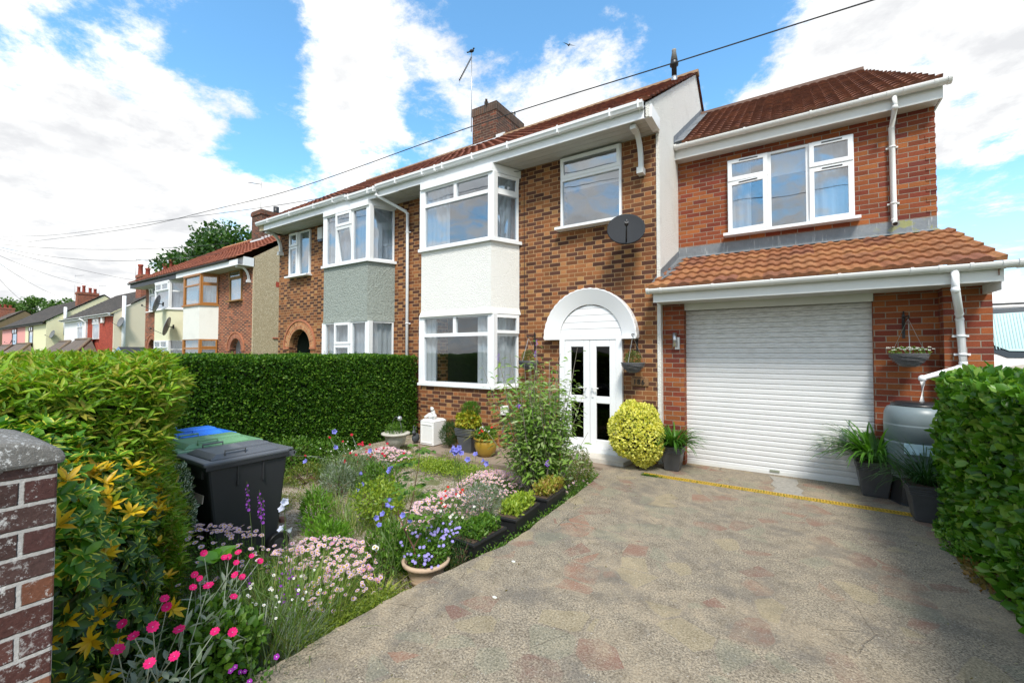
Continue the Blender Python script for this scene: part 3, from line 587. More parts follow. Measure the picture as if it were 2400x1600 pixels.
def bay(parent, xw0, xf0, xf1, xw1, yf, yw, bm, pm, fl, sl_, fm=None, glass=GLASS, sm=None, zz=(1.07, 1.12, 2.46, 3.80, 3.86, 5.10, 5.25), cur=None, flare=.035, sideL=None, curup=None, slo=None, lo_labels=(None, None), fl_lo=None, glup=None):
    fm = fm or PVC; P = lambda e: [(xw0-e, yw+.02), (xf0-e*.7, yf-e), (xf1+e*.7, yf-e), (xw1+e, yw+.02)]
    m = M(); m.prism(P(0), -.3, zz[0]); m.put('bay_base', parent, bm)
    m = M(); m.prism(P(.055), zz[0], zz[1]); m.put('bay_sill', parent, sm or fm)
    m = M(); m.prism(P(flare), zz[2], zz[2]+.12, P(.0)); m.prism(P(0), zz[2]+.12, zz[3]); m.put('bay_panel', parent, pm)
    m = M(); m.prism(P(.06), zz[3], zz[4]); m.put('bay_sill', parent, sm or fm)
    m = M(); m.prism(P(.03), zz[5]-.0, zz[6]); m.put('bay_head', parent, fm)
    tR = Vector((xw1-xf1, yw-yf, 0)); lR = tR.length; tR /= lR; nR = Vector((tR.y, -tR.x, 0)); tL = Vector((xf0-xw0, yf-yw, 0)); lL = tL.length; tL /= lL; nL = Vector((tL.y, -tL.x, 0))
    for (za, zb, up) in ((zz[1], zz[2], 0), (zz[4], zz[5], 1)):
        g_ = (glup or glass) if up else glass; f_ = fl if up or not fl_lo else fl_lo; s_ = sl_ if up or not slo else slo
        window(parent, (xf0+.05, yf+.04, za), (1, 0, 0), (0, -1, 0), xf1-xf0-.1, zb-za, f_, fm, g_, sill=0, curtain=(curup if up else cur))
        window(parent, Vector((xf1, yf, za))+tR*.05-nR*.04, tR, nR, lR-.07, zb-za, s_, fm, g_, sill=0, curtain=[(.02, .98, .02, .97, .09, CURT, .018)])
        window(parent, Vector((xw0, yw, za))+tL*.02-nL*.04, tL, nL, lL-.07, zb-za, (sideL if sideL and up else s_), fm, g_, sill=0, curtain=[(0, 1, .02, .97, .12, CURT, .018)])
        for cx in (xf0, xf1): m = M(); m.prism([(cx-.06, yf+.005), (cx+.06, yf+.005), (cx+.075, yf+.10), (cx-.075, yf+.10)], za, zb); m.put('corner_post', parent, fm)
def downpipe(parent, pts, mt, r=.034, clips=(), name='downpipe'):
    m = M(); m.tube(pts, r, 12)
    for (x, y, z) in clips: m.tube([(x, y, z-.012), (x, y, z+.012)], r*1.18, 12); m.box(x-r*1.9, x+r*1.9, y+r*.6, y+r*1.4, z-.012, z+.012)
    for p in pts[1:-1]: m.ball(p, r*1.13, r*1.13, r*1.13, 10, 6)
    return m.put(name, parent, mt)
def dish(loc, aim, r, label, mt, arm=.45, wall_n=(0, -1, 0), group=None):
    t = thing('satellite_dish', label, 'satellite dish', loc, group); c = Vector(loc); a = Vector(aim).normalized(); q = a.to_track_quat('Z', 'Y').to_matrix().to_4x4()
    m = M(); m.xf = Matrix.Translation(c) @ q; n = 28; prev = None
    for k, rr in enumerate((0, .25, .5, .75, .93, 1.0)):
        ring = [m.V((rr*r*math.cos(2*PI*i/n)*.94, rr*r*math.sin(2*PI*i/n), .16*r*(rr*rr))) for i in range(n)] if rr else [m.V((0, 0, 0))]*n
        if prev:
            for i in range(n):
                if k == 1: m.F([ring[i], ring[(i+1) % n], prev[0]], sm=True)
                else: m.F([prev[i], ring[i], ring[(i+1) % n], prev[(i+1) % n]], sm=True)
        prev = ring
    rim = [m.V((1.0*r*math.cos(2*PI*i/n)*.94, 1.0*r*math.sin(2*PI*i/n), .16*r-.02)) for i in range(n)]
    for i in range(n): m.F([prev[i], rim[i], rim[(i+1) % n], prev[(i+1) % n]])
    o = m.put('reflector', t, mt); m = M(); m.xf = Matrix.Translation(c) @ q
    dn = (q.to_3x3().inverted() @ Vector((0, 0, -1))); dn.z = 0; dn.normalize(); b = dn*r*.9; lnb = dn*r*.62+Vector((0, 0, arm))
    m.tube([b+Vector((0, 0, .05)), lnb], .012, 6); m.tube([lnb+Vector((0, 0, .03)), lnb-Vector((0, 0, .03))], .03, 8); m.xf = Matrix.Translation(c+ (q @ lnb.to_4d()).to_3d() ); m.ball((0, 0, .02), .03, .03, .05); m.put('arm', t, BLACKP)
    m = M(); wn = Vector(wall_n); m.tube([c-a*.02, c-wn*.18-a*.02, ], .018, 6); e = c-wn*.2; m.box(e.x-.04, e.x+.04, e.y-.02, e.y+.02, e.z-.10, e.z+.10); m.put('mount', t, IRON); return t
def aerial(base, h, label, direction=(-.5, -.4, 0), L=1.0, group='television aerials on the chimneys', mt=None, down=0, n=12):
    t = thing('television_aerial', label, 'aerial', base, group); b = Vector(base); m = M(); m.tube([b, b+Vector((0, 0, h))], .012, 6); m.put('mast', t, mt or ALU)
    d_ = Vector(direction).normalized(); side = Vector((-d_.y, d_.x, 0)).normalized(); s0 = b+Vector((0, 0, h-.12)); m = M(); m.tube([s0, s0+d_*L], .016, 6)
    for i in range(n): p = s0+d_*L*(i+1)/n; m.tube([p-side*.10, p+side*.10], .004, 4)
    m.put('yagi_boom', t, IRON if down else ALU); return t
def chimney(parent, x0, x1, y0, y1, z0, z1, bm, cap=None, pots=(), sold=True, potmat=None):
    m = M(); m.box(x0, x1, y0, y1, z0, z1-(.24 if sold else 0)); 
    if not sold: m.box(x0-.05, x1+.05, y0-.05, y1+.05, z1-.2, z1-.02); m.box(x0-.02, x1+.02, y0-.02, y1+.02, z1-.02, z1+.05)
    c = m.put('chimney', parent, bm)
    if sold: m = M(); m.box(x0-.015, x1+.015, y0-.015, y1+.015, z1-.24, z1); m.put('soldier_course', c, cap)
    for (px, py, h, r) in pots:
        m = M(); m.lathe((px, py, z1), [(r, -.02), (r*.92, h*.1), (r*.8, h*.8), (r*1.0, h*.85), (r*1.0, h), (r*.7, h), (r*.7, h-.1)], 16); m.put('chimney_pot', c, potmat or plain('chimney_pot_clay', (.30, .06, .035), .8, .25))
    return c
def voussoir_arch(m, cx, zc, r0, r1, y0, y1, a0=0, a1=PI, n=24, sc=1.0):
    for i in range(n):
        A, B = a0+(a1-a0)*i/n, a0+(a1-a0)*(i+1)/n; g_ = .012
        p = lambda r, a, y: (cx+r*math.cos(a), y, zc+r*math.sin(a)); ua, ub = A*(r0+r1)/2*sc, B*(r0+r1)/2*sc
        m.quad(p(r0, A, y0), p(r1, A, y0), p(r1, B, y0), p(r0, B, y0), [(ua, 0), (ua, r1-r0), (ub, r1-r0), (ub, 0)])
        m.quad(p(r1, A, y0), p(r1, A, y1), p(r1, B, y1), p(r1, B, y0), [(ua, 0), (ua, .1), (ub, .1), (ub, 0)]); m.quad(p(r0, B, y0), p(r0, B, y1), p(r0, A, y1), p(r0, A, y0), [(ub, .0), (ub, y1-y0), (ua, y1-y0), (ua, 0)])
def spandrel(m, cx, r, zc, y0, th, n=16):      # brick infill between the rectangular hole and the arch
    p = [(cx+r*math.cos(PI*i/n), zc+r*math.sin(PI*i/n)) for i in range(n+1)]; zt = zc+r
    for (xa, za), (xb, zb) in zip(p, p[1:]):
        m.quad((xb, y0, zb), (xa, y0, za), (xa, y0, zt+.0005), (xb, y0, zt+.0005)); m.quad((xa, y0, za), (xb, y0, zb), (xb, y0+th, zb), (xa, y0+th, za))
def porch_recess(parent, x0, x1, yw, z0, z1, dep, mt, doormat):
    m = M(); room(m, x0-.15, x1+.15, yw+.24, yw+dep, z0, z1+.1); m.put('porch_lining', parent, mt)
# ================================================================== MAIN HOUSE
house = thing('house', 'semi-detached brick house with white rendered bay, arched porch and attached garage with a roller shutter', 'house', (-4.4, 0, 0))
SL = .662; EZ = 5.52; EY = -.62; RY = 3.25; RZ = 8.02
XG = -1.72
m = M(); wall(m, (-7.15, 0, 0), (1, 0, 0), (0, -1, 0), 5.37, -.3, 5.3, [(.75, 2.72, 1.0, 2.5), (.75, 2.72, 3.8, 5.2), (3.68, 4.80, 3.97, 5.24), (3.72, 4.76, .1, 1.95)]); m.put('front_wall', house, B_main)
m = M(); wall(m, (-2.02, 0, 0), (1, 0, 0), (0, -1, 0), .25, -.3, 5.3, []) ; 
m = M(); room(m, -6.8, -4.2, .26, 3.0, .2, 2.6); room(m, -6.8, -4.0, .26, 3.0, 2.9, 5.3); room(m, -3.9, -1.9, .26, 2.2, 2.9, 5.3); room(m, -3.6, -2.2, .26, 1.6, .05, 2.2); m.put('interior', house, DARKIN)
# gable wall (white render): outer face x=-1.72
m = M(); a = [(-.02, -.3), (-.02, 5.25), (-.60, 5.25), (-.60, 5.47), (RY, RZ-.02), (7.0, 5.55), (7.0, -.3)]
A = [m.V((-1.775, y, z)) for y, z in a]; B_ = [m.V((XG, y, z)) for y, z in a]; n = len(a); m.F(A); m.F(B_[::-1])
for i in range(n): m.F([A[i], B_[i], B_[(i+1) % n], A[(i+1) % n]])
m.put('gable_wall', house, R_gable)
m = M(); m.box(-7.15, -1.775, 6.9, 7.1, -.3, 5.5); m.put('rear_wall', house, B_main)
rf = tiles(house, T_main, (-7.10, EY, EZ-.02), (XG+.05, EY, EZ-.02), (XG+.05, RY, RZ), (-7.10, RY, RZ), .3, .2, .03, .03)
tiles(house, T_main, (XG+.05, 7.1, EZ-.02), (-7.1, 7.1, EZ-.02), (-7.1, RY, RZ), (XG+.05, RY, RZ), .3, .2)
m = M(); m.ext([(RY-.11, RZ-.03), (RY-.08, RZ+.05), (RY, RZ+.085), (RY+.08, RZ+.05), (RY+.11, RZ-.03)], -7.1, XG+.06); m.put('ridge', rf, plain('ridge_tile', (.26, .16, .09), .85, .3, nscale=7))
def soffitbox(parent, x0, x1, yw, yo, zb, zt, mt=PVC, smt=SOFFIT, grooves=4):
    m = M(); m.box(x0, x1, yo-.02, yo, zb-.01, zt); m.put('fascia', parent, mt)
    m = M(); st = (yw-yo)/grooves
    for i in range(grooves): m.box(x0+.001, x1-.001, yo+st*i+.004, yo+st*(i+1)-.004, zb, zb+.02)
    m.box(x0+.002, x1-.002, yo+.002, yw, zb+.012, zb+.03); m.put('soffit', parent, smt)
soffitbox(house, -7.12, -1.776, 0, -.56, 5.26, 5.42)
m = M(); m.box(-1.80, -1.69, -.58, -.10, 5.243, 5.44); m.put('box_end', house, PVC)
gutter(house, -7.75, -1.80, -.635, 5.44, PVC, square=True, clips=[-7.1, -6.3, -5.95, -5.75, -5.0, -4.2, -3.2, -2.3, -1.86])
scroll_bracket(house, -2.0, 0, 5.25, 4.62, .30)
FRB = [(0, .5, .72, 1, 'f'), (.5, 1, .72, 1, 'f'), (0, 1, 0, .72, 'f')]
SDB = [(0, 1, .72, 1, 'o', 8), (0, 1, 0, .72, 'f')]; SDB0 = [(0, 1, .72, 1, 'o'), (0, 1, 0, .72, 'f')]
bay(house, -6.66, -6.40, -4.62, -4.36, -.58, 0, B_main, R_white, FRB, SDB, sideL=[(0, 1, .62, 1, 'o', 32), (0, 1, 0, .62, 'f')], slo=SDB0,
    cur=[(.01, .16, 0, .97, .09, CURT, .018), (.80, .99, 0, .97, .09, CURT, .018)], curup=[(.01, .36, 0, 1, .09, CURT, .018), (.95, .99, 0, 1, .09, CURT, .012)], glup=GLASSB)
window(house, (-3.46, -.02, 3.97), (1, 0, 0), (0, -1, 0), 1.12, 1.26, [(0, 1, .70, 1, 'o', 5), (0, 1, 0, .70, 'f')], PVC, GLASSB, curtain=[(0, 1, .55, 1, .10, NET, .002)])
# porch: white arched hood, tympanum, doors
cx, zc = -2.905, 1.985
m = M(); N = 84
for i in range(N):
    a, b = PI*i/N, PI*(i+1)/N
    ro = lambda k: .83
    p = lambda r, a_, y: (cx+r*math.cos(a_), y, zc+r*1.01*math.sin(a_))
    o1, o2 = .83, .83; w1_, w2_ = .012+.005*math.sin(i*1.6), .012+.005*math.sin((i+1)*1.6)
    m.quad(p(.575, a, -.07), p(o1, a, -.17), p(o2, b, -.17), p(.575, b, -.07)); m.quad(p(o1, a, -.17), p(o1+w1_, a, -.165), p(o2+w2_, b, -.165), p(o2, b, -.17))
    m.quad(p(o1+w1_, a, -.165), p(o1+.01, a, .0), p(o2+.01, b, 0), p(o2+w2_, b, -.165)); m.quad(p(.575, b, -.07), p(.575, b, -.02), p(.575, a, -.02), p(.575, a, -.07))
for sgn in (-1, 1): m.box(cx+(.575 if sgn > 0 else -.83), cx+(.83 if sgn > 0 else -.575), -.165, 0, zc-.02, zc)
m.put('arch_hood', house, LADD)
m = M(); zt = zc
for k in range(5):
    za, zb = zc+k*.117+.05, zc+(k+1)*.117-.006+.05; za = min(za, zc+.574)
    if zb > zc+.574: zb = zc+.574
    wa, wb = math.sqrt(max(.0, .575**2-(za-zc)**2)), math.sqrt(max(0.0, .575**2-(zb-zc)**2)); m.F([m.V((cx-wa, -.045, za)), m.V((cx+wa, -.045, za)), m.V((cx+wb, -.045, zb)), m.V((cx-wb, -.045, zb))])
m.put('tympanum', house, LADD)
m = M(); m.box(cx-.574, cx+.574, -.03, -.01, zc, zc+.3); m.box(cx-.4, cx+.4, -.03, -.01, zc+.3, zc+.42); m.put('tympanum_backing', house, plain('shadow_gap', (.35, .35, .35), .6, .05))
df = M(); x0, x1 = -3.475, -2.335
df.box(x0, x0+.10, -.07, .05, .10, 2.03); df.box(x1-.10, x1, -.07, .05, .10, 2.03); df.box(x0+.10, x1-.10, -.07, .05, 1.96, 2.03); df.box(x0-.02, x1+.02, -.09, .05, .06, .13); df.put('door_frame', house, PVC)
def door_leaf(xa, xb, hand):
    d_ = M(); f1 = .115; y0, y1 = -.06, -.005
    d_.box(xa, xa+f1, y0, y1, .13, 1.955); d_.box(xb-f1, xb, y0, y1, .13, 1.955)
    for (za, zb) in ((.13, .27), (.88, 1.0), (1.84, 1.955)): d_.box(xa+f1, xb-f1, y0, y1, za, zb)
    o = d_.put('door', house, PVC, bevel=.008); g = M(); g.box(xa+f1, xb-f1, -.035, -.028, .27, .88); g.box(xa+f1, xb-f1, -.035, -.028, 1.0, 1.84); g.put('pane', o, GLASSD)
    h = M(); hx = xb-.055 if hand < 0 else xa+.055; h.box(hx-.016, hx+.016, -.075, -.06, .98, 1.20); h.tube([(hx, -.075, 1.14), (hx, -.12, 1.14), (hx+hand*.12, -.12, 1.135)], .010, 8); h.put('door_handle', o, PVC); return o
door_leaf(x0+.102, cx-.003, -1); door_leaf(cx+.003, x1-.102, 1)
m = M(); m.box(x0-.05, x1+.35, -.12, -.005, -.02, .06); m.put('threshold', house, PVCD)
m = M(); m.prism([(x0-.05, -.12), (x0-.05, -.40), (x1+.15, -.47), (x1+.2, -.12)], -.03, .045); m.put('door_step', house, plain('pale_step_slab', (.55, .51, .45), .85, .2, nscale=7, bump=.3))
m = M(); m.box(x0+.1, x0+.105, .01, .02, .1, .2); 
# chimney on the ridge
ch = chimney(house, -7.84, -6.98, 2.92, 4.42, 7.2, 8.95, B_chim, bricks('brick_soldier_dark', .075, 0, 0, [(0, (.10, .06, .045)), (.5, (.08, .055, .045)), (.8, (.13, .07, .045))], None, (.17, .14, .11), rowh=.24), pots=[], sold=True)
m = M(); m.tube([(-7.2, 4.15, 8.9), (-7.2, 4.15, 9.22)], .07, 14); m.tube([(-7.2, 4.15, 9.2), (-7.2, 4.15, 9.25)], .08, 14); m.put('flue_pipe', ch, ALU)
m = M(); m.prism([(-7.87, 2.88), (-6.95, 2.88), (-6.95, 2.92), (-7.87, 2.92)], 7.6, 7.86)
for i in range(7): y = 2.9+i*.055; m.prism([(-6.98, y), (-6.90+.01*(i % 2), y+.02), (-6.92, y+.05), (-6.98, y+.04)], 7.72+i*.035, 7.95+i*.035)
m.put('lead_flashing', ch, plain('bright_lead', (.62, .63, .64), .5, .25, nscale=16))
# flue on the roof slope near the gable
fl = M(); c = (-1.98, 2.3, 0); fl.lathe(c, [(.075, 7.2), (.06, 7.45), (.06, 7.52), (.055, 7.52)], 14); fl.put('flue_collar', house, ALU)
fl = M(); fl.lathe(c, [(.052, 7.4), (.052, 7.74), (.085, 7.76), (.088, 7.80), (.07, 7.84), (.07, 7.86)], 14); fl.put('flue_pipe', house, BLACKP)
fl = M(); fl.lathe(c, [(.072, 7.86), (.04, 8.06), (.045, 8.07), (.045, 8.10), (.02, 8.11)], 14); fl.put('flue_cowl', house, plain('grey_cowl', (.25, .24, .22), .6, .3))
# extension: upper wall, garage below
YE = 1.32
m = M(); wall(m, (XG, YE, 0), (1, 0, 0), (0, -1, 0), 3.47, 2.6, 5.28, [(.83, 2.56, 3.80, 5.08)])
m.prism([(1.75, YE), (1.74, YE+.2), (1.30, 7.0), (1.10, 7.0), (1.5, YE+.25)], 2.6, 5.3); m.box(XG, 1.3, 6.8, 7.0, -.3, 5.3)
for i in range(12):
    z = 3.80+i*.15-.068; m.box(1.75-.105, 1.756, YE-.007, YE+.1, z, z+.062)
m.put('extension_wall', house, B_ext)
m = M(); room(m, -1.2, 1.2, YE+.26, YE+3, 3.5, 5.25); m.put('interior', house, DARKIN)
window(house, (-.89, YE-.02, 3.79), (1, 0, 0), (0, -1, 0), 1.73, 1.28, [(0, .355, .70, 1, 'o'), (0, .355, 0, .70, 'o', -7), (.355, .67, 0, 1, 'f'), (.67, 1, .68, 1, 'o'), (.67, 1, 0, .68, 'o')], PVC, GLASSB, op=.062,
       curtain=[(.02, .20, 0, 1, .12, CURT, .02), (.72, .97, 0, 1, .12, CURT, .018), (.36, .66, .70, 1, .08, NET, .002)], vent=True)
rf2 = tiles(house, T_ext, (XG+.14, .99, 5.475), (1.77, .99, 5.475), (1.26, 3.9, 7.38), (XG+.14, 3.9, 7.38), .205, .15, .020, .026)
tiles(house, T_ext, (1.26, 7.0, 5.44), (XG, 7.0, 5.44), (XG, 3.9, 7.38), (1.26, 3.9, 7.38), .25, .15)
m = M(); m.ext([(3.80, 7.33), (3.83, 7.42), (3.9, 7.455), (3.97, 7.42), (4.0, 7.33)], XG+.01, 1.28); m.put('ridge', rf2, plain('ridge_dark', (.13, .075, .055), .85, .3, nscale=7))
def roofflash(name, x0, x1, ya, za, yb, zb, up=.10):   # lead against the gable wall
    m = M(); n = 14
    for i in range(n):
        y0_, y1_ = ya+(yb-ya)*i/n, ya+(yb-ya)*(i+1)/n; z0_, z1_ = za+(zb-za)*i/n, za+(zb-za)*(i+1)/n; j = rnd.uniform(0, .012)
        m.quad((x0+.006, y0_, z0_), (x0+.006, y1_, z1_), (x0+.006+j*.3, y1_, z1_+up), (x0+.006, y0_, z0_+up+j)); m.quad((x0+.006, y0_, z0_), (x1, y0_, z0_+.01+j), (x1, y1_, z1_+.01), (x0+.006, y1_, z1_))
    return m.put(name, house, LEAD)
roofflash('lead_flashing', XG, XG+.17, .97, 5.50, 3.95, 7.44, .11)
m = M(); m.box(XG+.0, 1.77, 1.08, 1.10, 5.225, 5.40); m.box(1.77, 1.79, 1.08, 1.7, 5.225, 5.40); m.put('fascia', house, PVCD); m = M(); m.box(XG, 1.765, 1.10, YE, 5.235, 5.255); m.put('soffit', house, SOFFIT)
gutter(house, XG+.03, 1.84, 1.015, 5.415, PVCD, .062, clips=[-1.5, -.6, .3, 1.05, 1.2, 1.38, 1.7])
downpipe(house, [(1.28, 1.015, 5.38), (1.28, 1.015, 5.22), (1.28, YE-.05, 5.03), (1.285, YE-.05, 3.68), (1.285, YE-.12, 3.60)], PVCD, .036, clips=[(1.283, YE-.05, 4.75), (1.285, YE-.05, 3.92)])
m = M(); m.tube([(1.285, YE-.125, 3.605), (1.285, YE-.135, 3.595)], .028, 12); m.put('pipe_mouth', house, BLACKP)
# garage
m = M(); m.box(XG, -1.40, .10, .35, -.3, 2.55); m.box(-1.40, .89, .16, .35, 2.47, 2.55); m.put('garage_pier', house, B_ext)
m = M(); m.box(.89, 1.50, .18, .42, -.3, 2.55); m.prism([(1.50, -.02), (1.90, -.02), (1.70, 7.0), (1.45, 7.0), (1.50, .4)], -.3, 2.55); m.put('garage_wall', house, B_ext)
m = M(); z = .02; prev = None; pts = []
while z < 2.50:
    for dz_, dy in ((0, 0), (.003, -.013), (.008, -.018), (.034, -.020), (.037, -.015), (.041, -.020), (.062, -.018), (.067, -.013), (.070, 0)): pts.append((.29+dy, z+dz_))
    z += .0745
for (ya, za), (yb, zb) in zip(pts, pts[1:]): m.quad((-1.41, ya, za), (.90, ya, za), (.90, yb, zb), (-1.41, yb, zb))
sh = m.put('roller_shutter', house, SHUT); m = M(); m.box(-1.40, .89, .262, .30, -.01, .045); m.put('bottom_rail', sh, PVCD); m = M(); m.box(-.28, -.16, .25, .262, .035, .062); m.put('shutter_handle', sh, plain('worn_label', (.25, .27, .2), .6, .4))
m = M(); m.box(-1.5, 1.6, .40, .42, -.1, 2.5); m.put('shutter_backing', house, BLACKP)
m = M(); m.box(-1.40, .89, .15, .158, 2.40, 2.55); m.put('door_head', house, PVCD)
rf3 = tiles(house, T_gar, (-1.80, -.50, 2.705), (1.88, -.50, 2.705), (1.86, YE, 3.47), (-1.62, YE, 3.47), .325, .15, .022, .030, pern=10, trap=True)
m = M(); m.prism([(1.86, -.42), (1.865, YE), (1.80, YE+3), (1.62, YE+3), (1.7, YE)], 2.4, 2.55); m.put('verge_board', house, PVCD)
m = M(); s0 = [(1.84, -.45, 2.66), (1.84, YE, 3.42), (1.84, YE, 2.55), (1.84, -.45, 2.55)]; m.F([m.V(p) for p in s0]); m.put('gable_infill', house, B_ext)
roofflash('lead_flashing', XG, XG+.16, -.02, 2.93, YE, 3.50, .12)
m = M(); nn_ = 22
for i in range(nn_):
    xa, xb = XG+3.47*i/nn_, XG+3.47*(i+1)/nn_; w1 = .012*math.sin(i*1.9); w2 = .012*math.sin((i+1)*1.9)
    m.quad((xa, YE-.006, 3.47), (xb, YE-.006, 3.47), (xb, YE-.006, 3.665), (xa, YE-.006, 3.665)); m.quad((xa, YE-.15+w1, 3.44), (xb, YE-.15+w2, 3.44), (xb, YE-.006, 3.50), (xa, YE-.006, 3.50))
m.put('lead_flashing', house, LEAD)
m = M(); m.quad((-1.86, -.012, 2.86), (-1.70, -.012, 2.80), (-1.66, -.016, 2.98), (-1.74, -.012, 3.02)); m.quad((-1.86, -.012, 2.86), (-1.86, -.03, 2.84), (-1.60, -.14, 2.86), (-1.62, -.012, 2.95)); m.quad((-1.80, -.20, 2.83), (-1.66, -.22, 2.86), (-1.58, -.01, 2.96), (-1.80, -.01, 2.90)); m.put('lead_apron', house, LEAD)
m = M(); m.box(-1.73, 1.88, -.42, -.40, 2.49, 2.66); m.box(1.86, 1.88, -.40, .4, 2.49, 2.62); m.put('fascia', house, PVCD); m = M(); m.box(-1.725, 1.86, -.40, .26, 2.50, 2.52); m.put('soffit', house, SOFFIT)
gutter(house, -1.79, 1.98, -.475, 2.655, PVCD, .060, clips=[-1.6, -.9, -.2, .5, 1.15, 1.38, 1.62, 1.86])
downpipe(house, [(1.50, -.48, 2.64), (1.50, -.48, 2.42), (1.60, -.16, 2.18), (1.62, -.08, 2.12), (1.64, -.08, 1.62), (1.60, -.09, 1.56), (1.28, -.16, 1.44), (1.27, -.16, 1.10)], PVC, .036, clips=[(1.63, -.08, 1.93), (1.64, -.08, 1.72)])
# cable down the wall
m = M(); m.tube([(-4.26, -.01, 5.25), (-4.25, -.01, 3.4), (-4.22, -.012, 1.2)], .005, 5); m.tube([(-6.95, -.01, 4.6), (-6.94, -.01, 1.0)], .010, 5); m.tube([(-6.80, -.01, 4.9), (-6.79, -.01, 1.0)], .006, 5); m.put('cable', house, BLACKP)
m = M(); m.tube([(-4.9, -.57, 5.23), (-4.7, -.4, 5.17), (-4.35, -.1, 5.2), (-4.26, -.02, 5.24)], .006, 5); m.put('cable', house, BLACKP)
# meter box on the bay's slanted side
m = M(); tR = Vector((.26, .58, 0)).normalized(); nR = Vector((tR.y, -tR.x, 0)); m.obox((-4.62, -.58, .58), tR, nR, .20, .36, .0, .05, 0, .17); solo(m.put('socket_box', house, PLAS_W, bevel=.008), None, None)
# ---------------- fixtures on the main house
dish((-2.16, -.36, 3.66), (.35, -1, .55), .31, 'dark mesh satellite dish on the nearest house, below its single upstairs window', plain('dish_grey', (.028, .03, .034), .75, .1, spec=.2), .36)
t = thing('wall_light', 'slim brushed steel light on the red brick pier left of the roller shutter', 'wall light', (-1.52, .06, 1.95)); m = M(); m.box(-1.53, -1.46, .07, .10, 1.79, 1.98); m.put('backplate', t, STEEL); m = M(); m.tube([(-1.525, .045, 1.83), (-1.525, .045, 2.05)], .03, 14); m.put('lamp_tube', t, STEEL)
t = thing('house_number', 'worn wooden house number plaque reading 186 on the brick wall beside the porch', 'sign', (-2.07, -.02, 1.27)); m = M(); m.box(-2.20, -1.92, -.022, -.002, 1.20, 1.33); m.put('plaque', t, plain('worn_wood', (.22, .12, .055), .8, .35, nscale=18), bevel=.006)
cu = bpy.data.curves.new('text', 'FONT'); cu.body = '186'; cu.size = .115; cu.extrude = .006; cu.space_character = 1.15; to = bpy.data.objects.new('numerals', cu); COL.objects.link(to)
bpy.context.view_layer.update(); me = bpy.data.meshes.new_from_object(to.evaluated_get(bpy.context.evaluated_depsgraph_get())); bpy.data.objects.remove(to); me.materials.clear(); me.materials.append(IRON)
nu = link('numerals', me, t); nu.rotation_euler = (PI/2, 0, 0); nu.location = Vector((-2.165, -.03, 1.228))-Vector(t.location)
def basket(x, y, z, label, white=False, dead=False):
    t = thing('hanging_basket', label, 'hanging basket', (x, y, z), 'hanging baskets on the front walls'); m = M(); r = .18
    m.lathe((x, y, z), [(.06, -.15), (.10, -.12), (.14, -.06), (r, 0), (r+.01, .012), (r-.02, .012), (r-.03, -.01)], 28)
    for i in range(9):
        zz = -.13+i*.016; rr = .075+(r-.075)*math.sin(min(1, (zz+.14)/.14)*PI/2)**.9; pts = [(x+(rr+.004*math.sin(k*7+i*2))*math.cos(2*PI*k/24), y+(rr+.004*math.sin(k*7+i*2))*math.sin(2*PI*k/24), z+zz+.004*math.sin(k*5)) for k in range(25)]; m.tube(pts, .0055, 5)
    m.put('basket', t, WICK); m = M(); top = Vector((x, y+.0, z+.43))
    for a in (0.4, 2.5, 4.6): m.tube([(x+r*math.cos(a), y+r*math.sin(a), z), top], .0025, 4)
    m.put('chain', t, ALU); m = M(); m.box(x-.02, x+.02, -.012+y*0 if y < .1 else y, (y if y < .1 else y)+.0, z+.15, z+.16) if False else None
    yw = YWALL; m.box(x+.0-.014, x+.014, yw-.012, yw-.002, z+.20, z+.50); m.tube([(x, yw-.01, z+.46), (x, y-.04, z+.46), (x, y-.05, z+.44), (x, y, z+.425)], .008, 6)
    pts = [(x, yw-.01-.12*(1-math.cos(a*PI/8)), z+.26+.2*math.sin(a*PI/8)) for a in range(5)]; m.tube(pts, .006, 5); m.lathe((x, yw-.02, z+.50), [(.004, 0), (.012, .02), (.004, .04)], 8); m.put('wall_bracket', t, IRON)
    P_, N_ = ell_pts((x, y, z+.07 if not white else z+.02), (.125, .125, .13) if not white else (.19, .17, .07), 900 if not white else 420, .5, z-.01)
    leaves('plant', t, L_mid if white else leafmat('leaf_basket', [(.06, .11, .02), (.12, .17, .03), (.16, .13, .05)]), off(t, P_), rdir(len(P_), N_, .7, .3), rdir(len(P_), N_, .5), .024, .014)
    if white:
        fl_ = R.uniform(-1, 1, size=(46, 2)); P2 = np.array([(x+a*.22, y+b*.16-.03, z+.045+.04*rnd.random()) for a, b in fl_ if a*a+b*b < 1.1]); n_ = len(P2)
        k = 5; PP = np.repeat(P2, k, 0); ang = np.tile(np.arange(k)*2*PI/k, n_); DD = np.stack([np.cos(ang), np.sin(ang)*.6, np.full(len(ang), .15)], 1); leaves('flowers', t, P_whit, off(t, PP), DD, np.tile([[0, -.5, 1]], (len(PP), 1)), .016, .016)
    return t
YWALL = 0.0; basket(-4.02, -.24, 1.58, 'dark wicker hanging basket of dull green foliage between the ground floor bay and the porch')
basket(-2.10, -.24, 1.57, 'dark wicker hanging basket of brownish green foliage above the house number')
YWALL = .18; basket(1.18, -.08, 1.72, 'wicker hanging basket with small white flowers, on the wall right of the shutter', True)
aerial((-7.95, 3.0, 8.35), 2.4, 'tall aerial with a downward pointing boom strapped to the dark chimney of the main house', (-.35, -.25, -.85), .82, down=1)
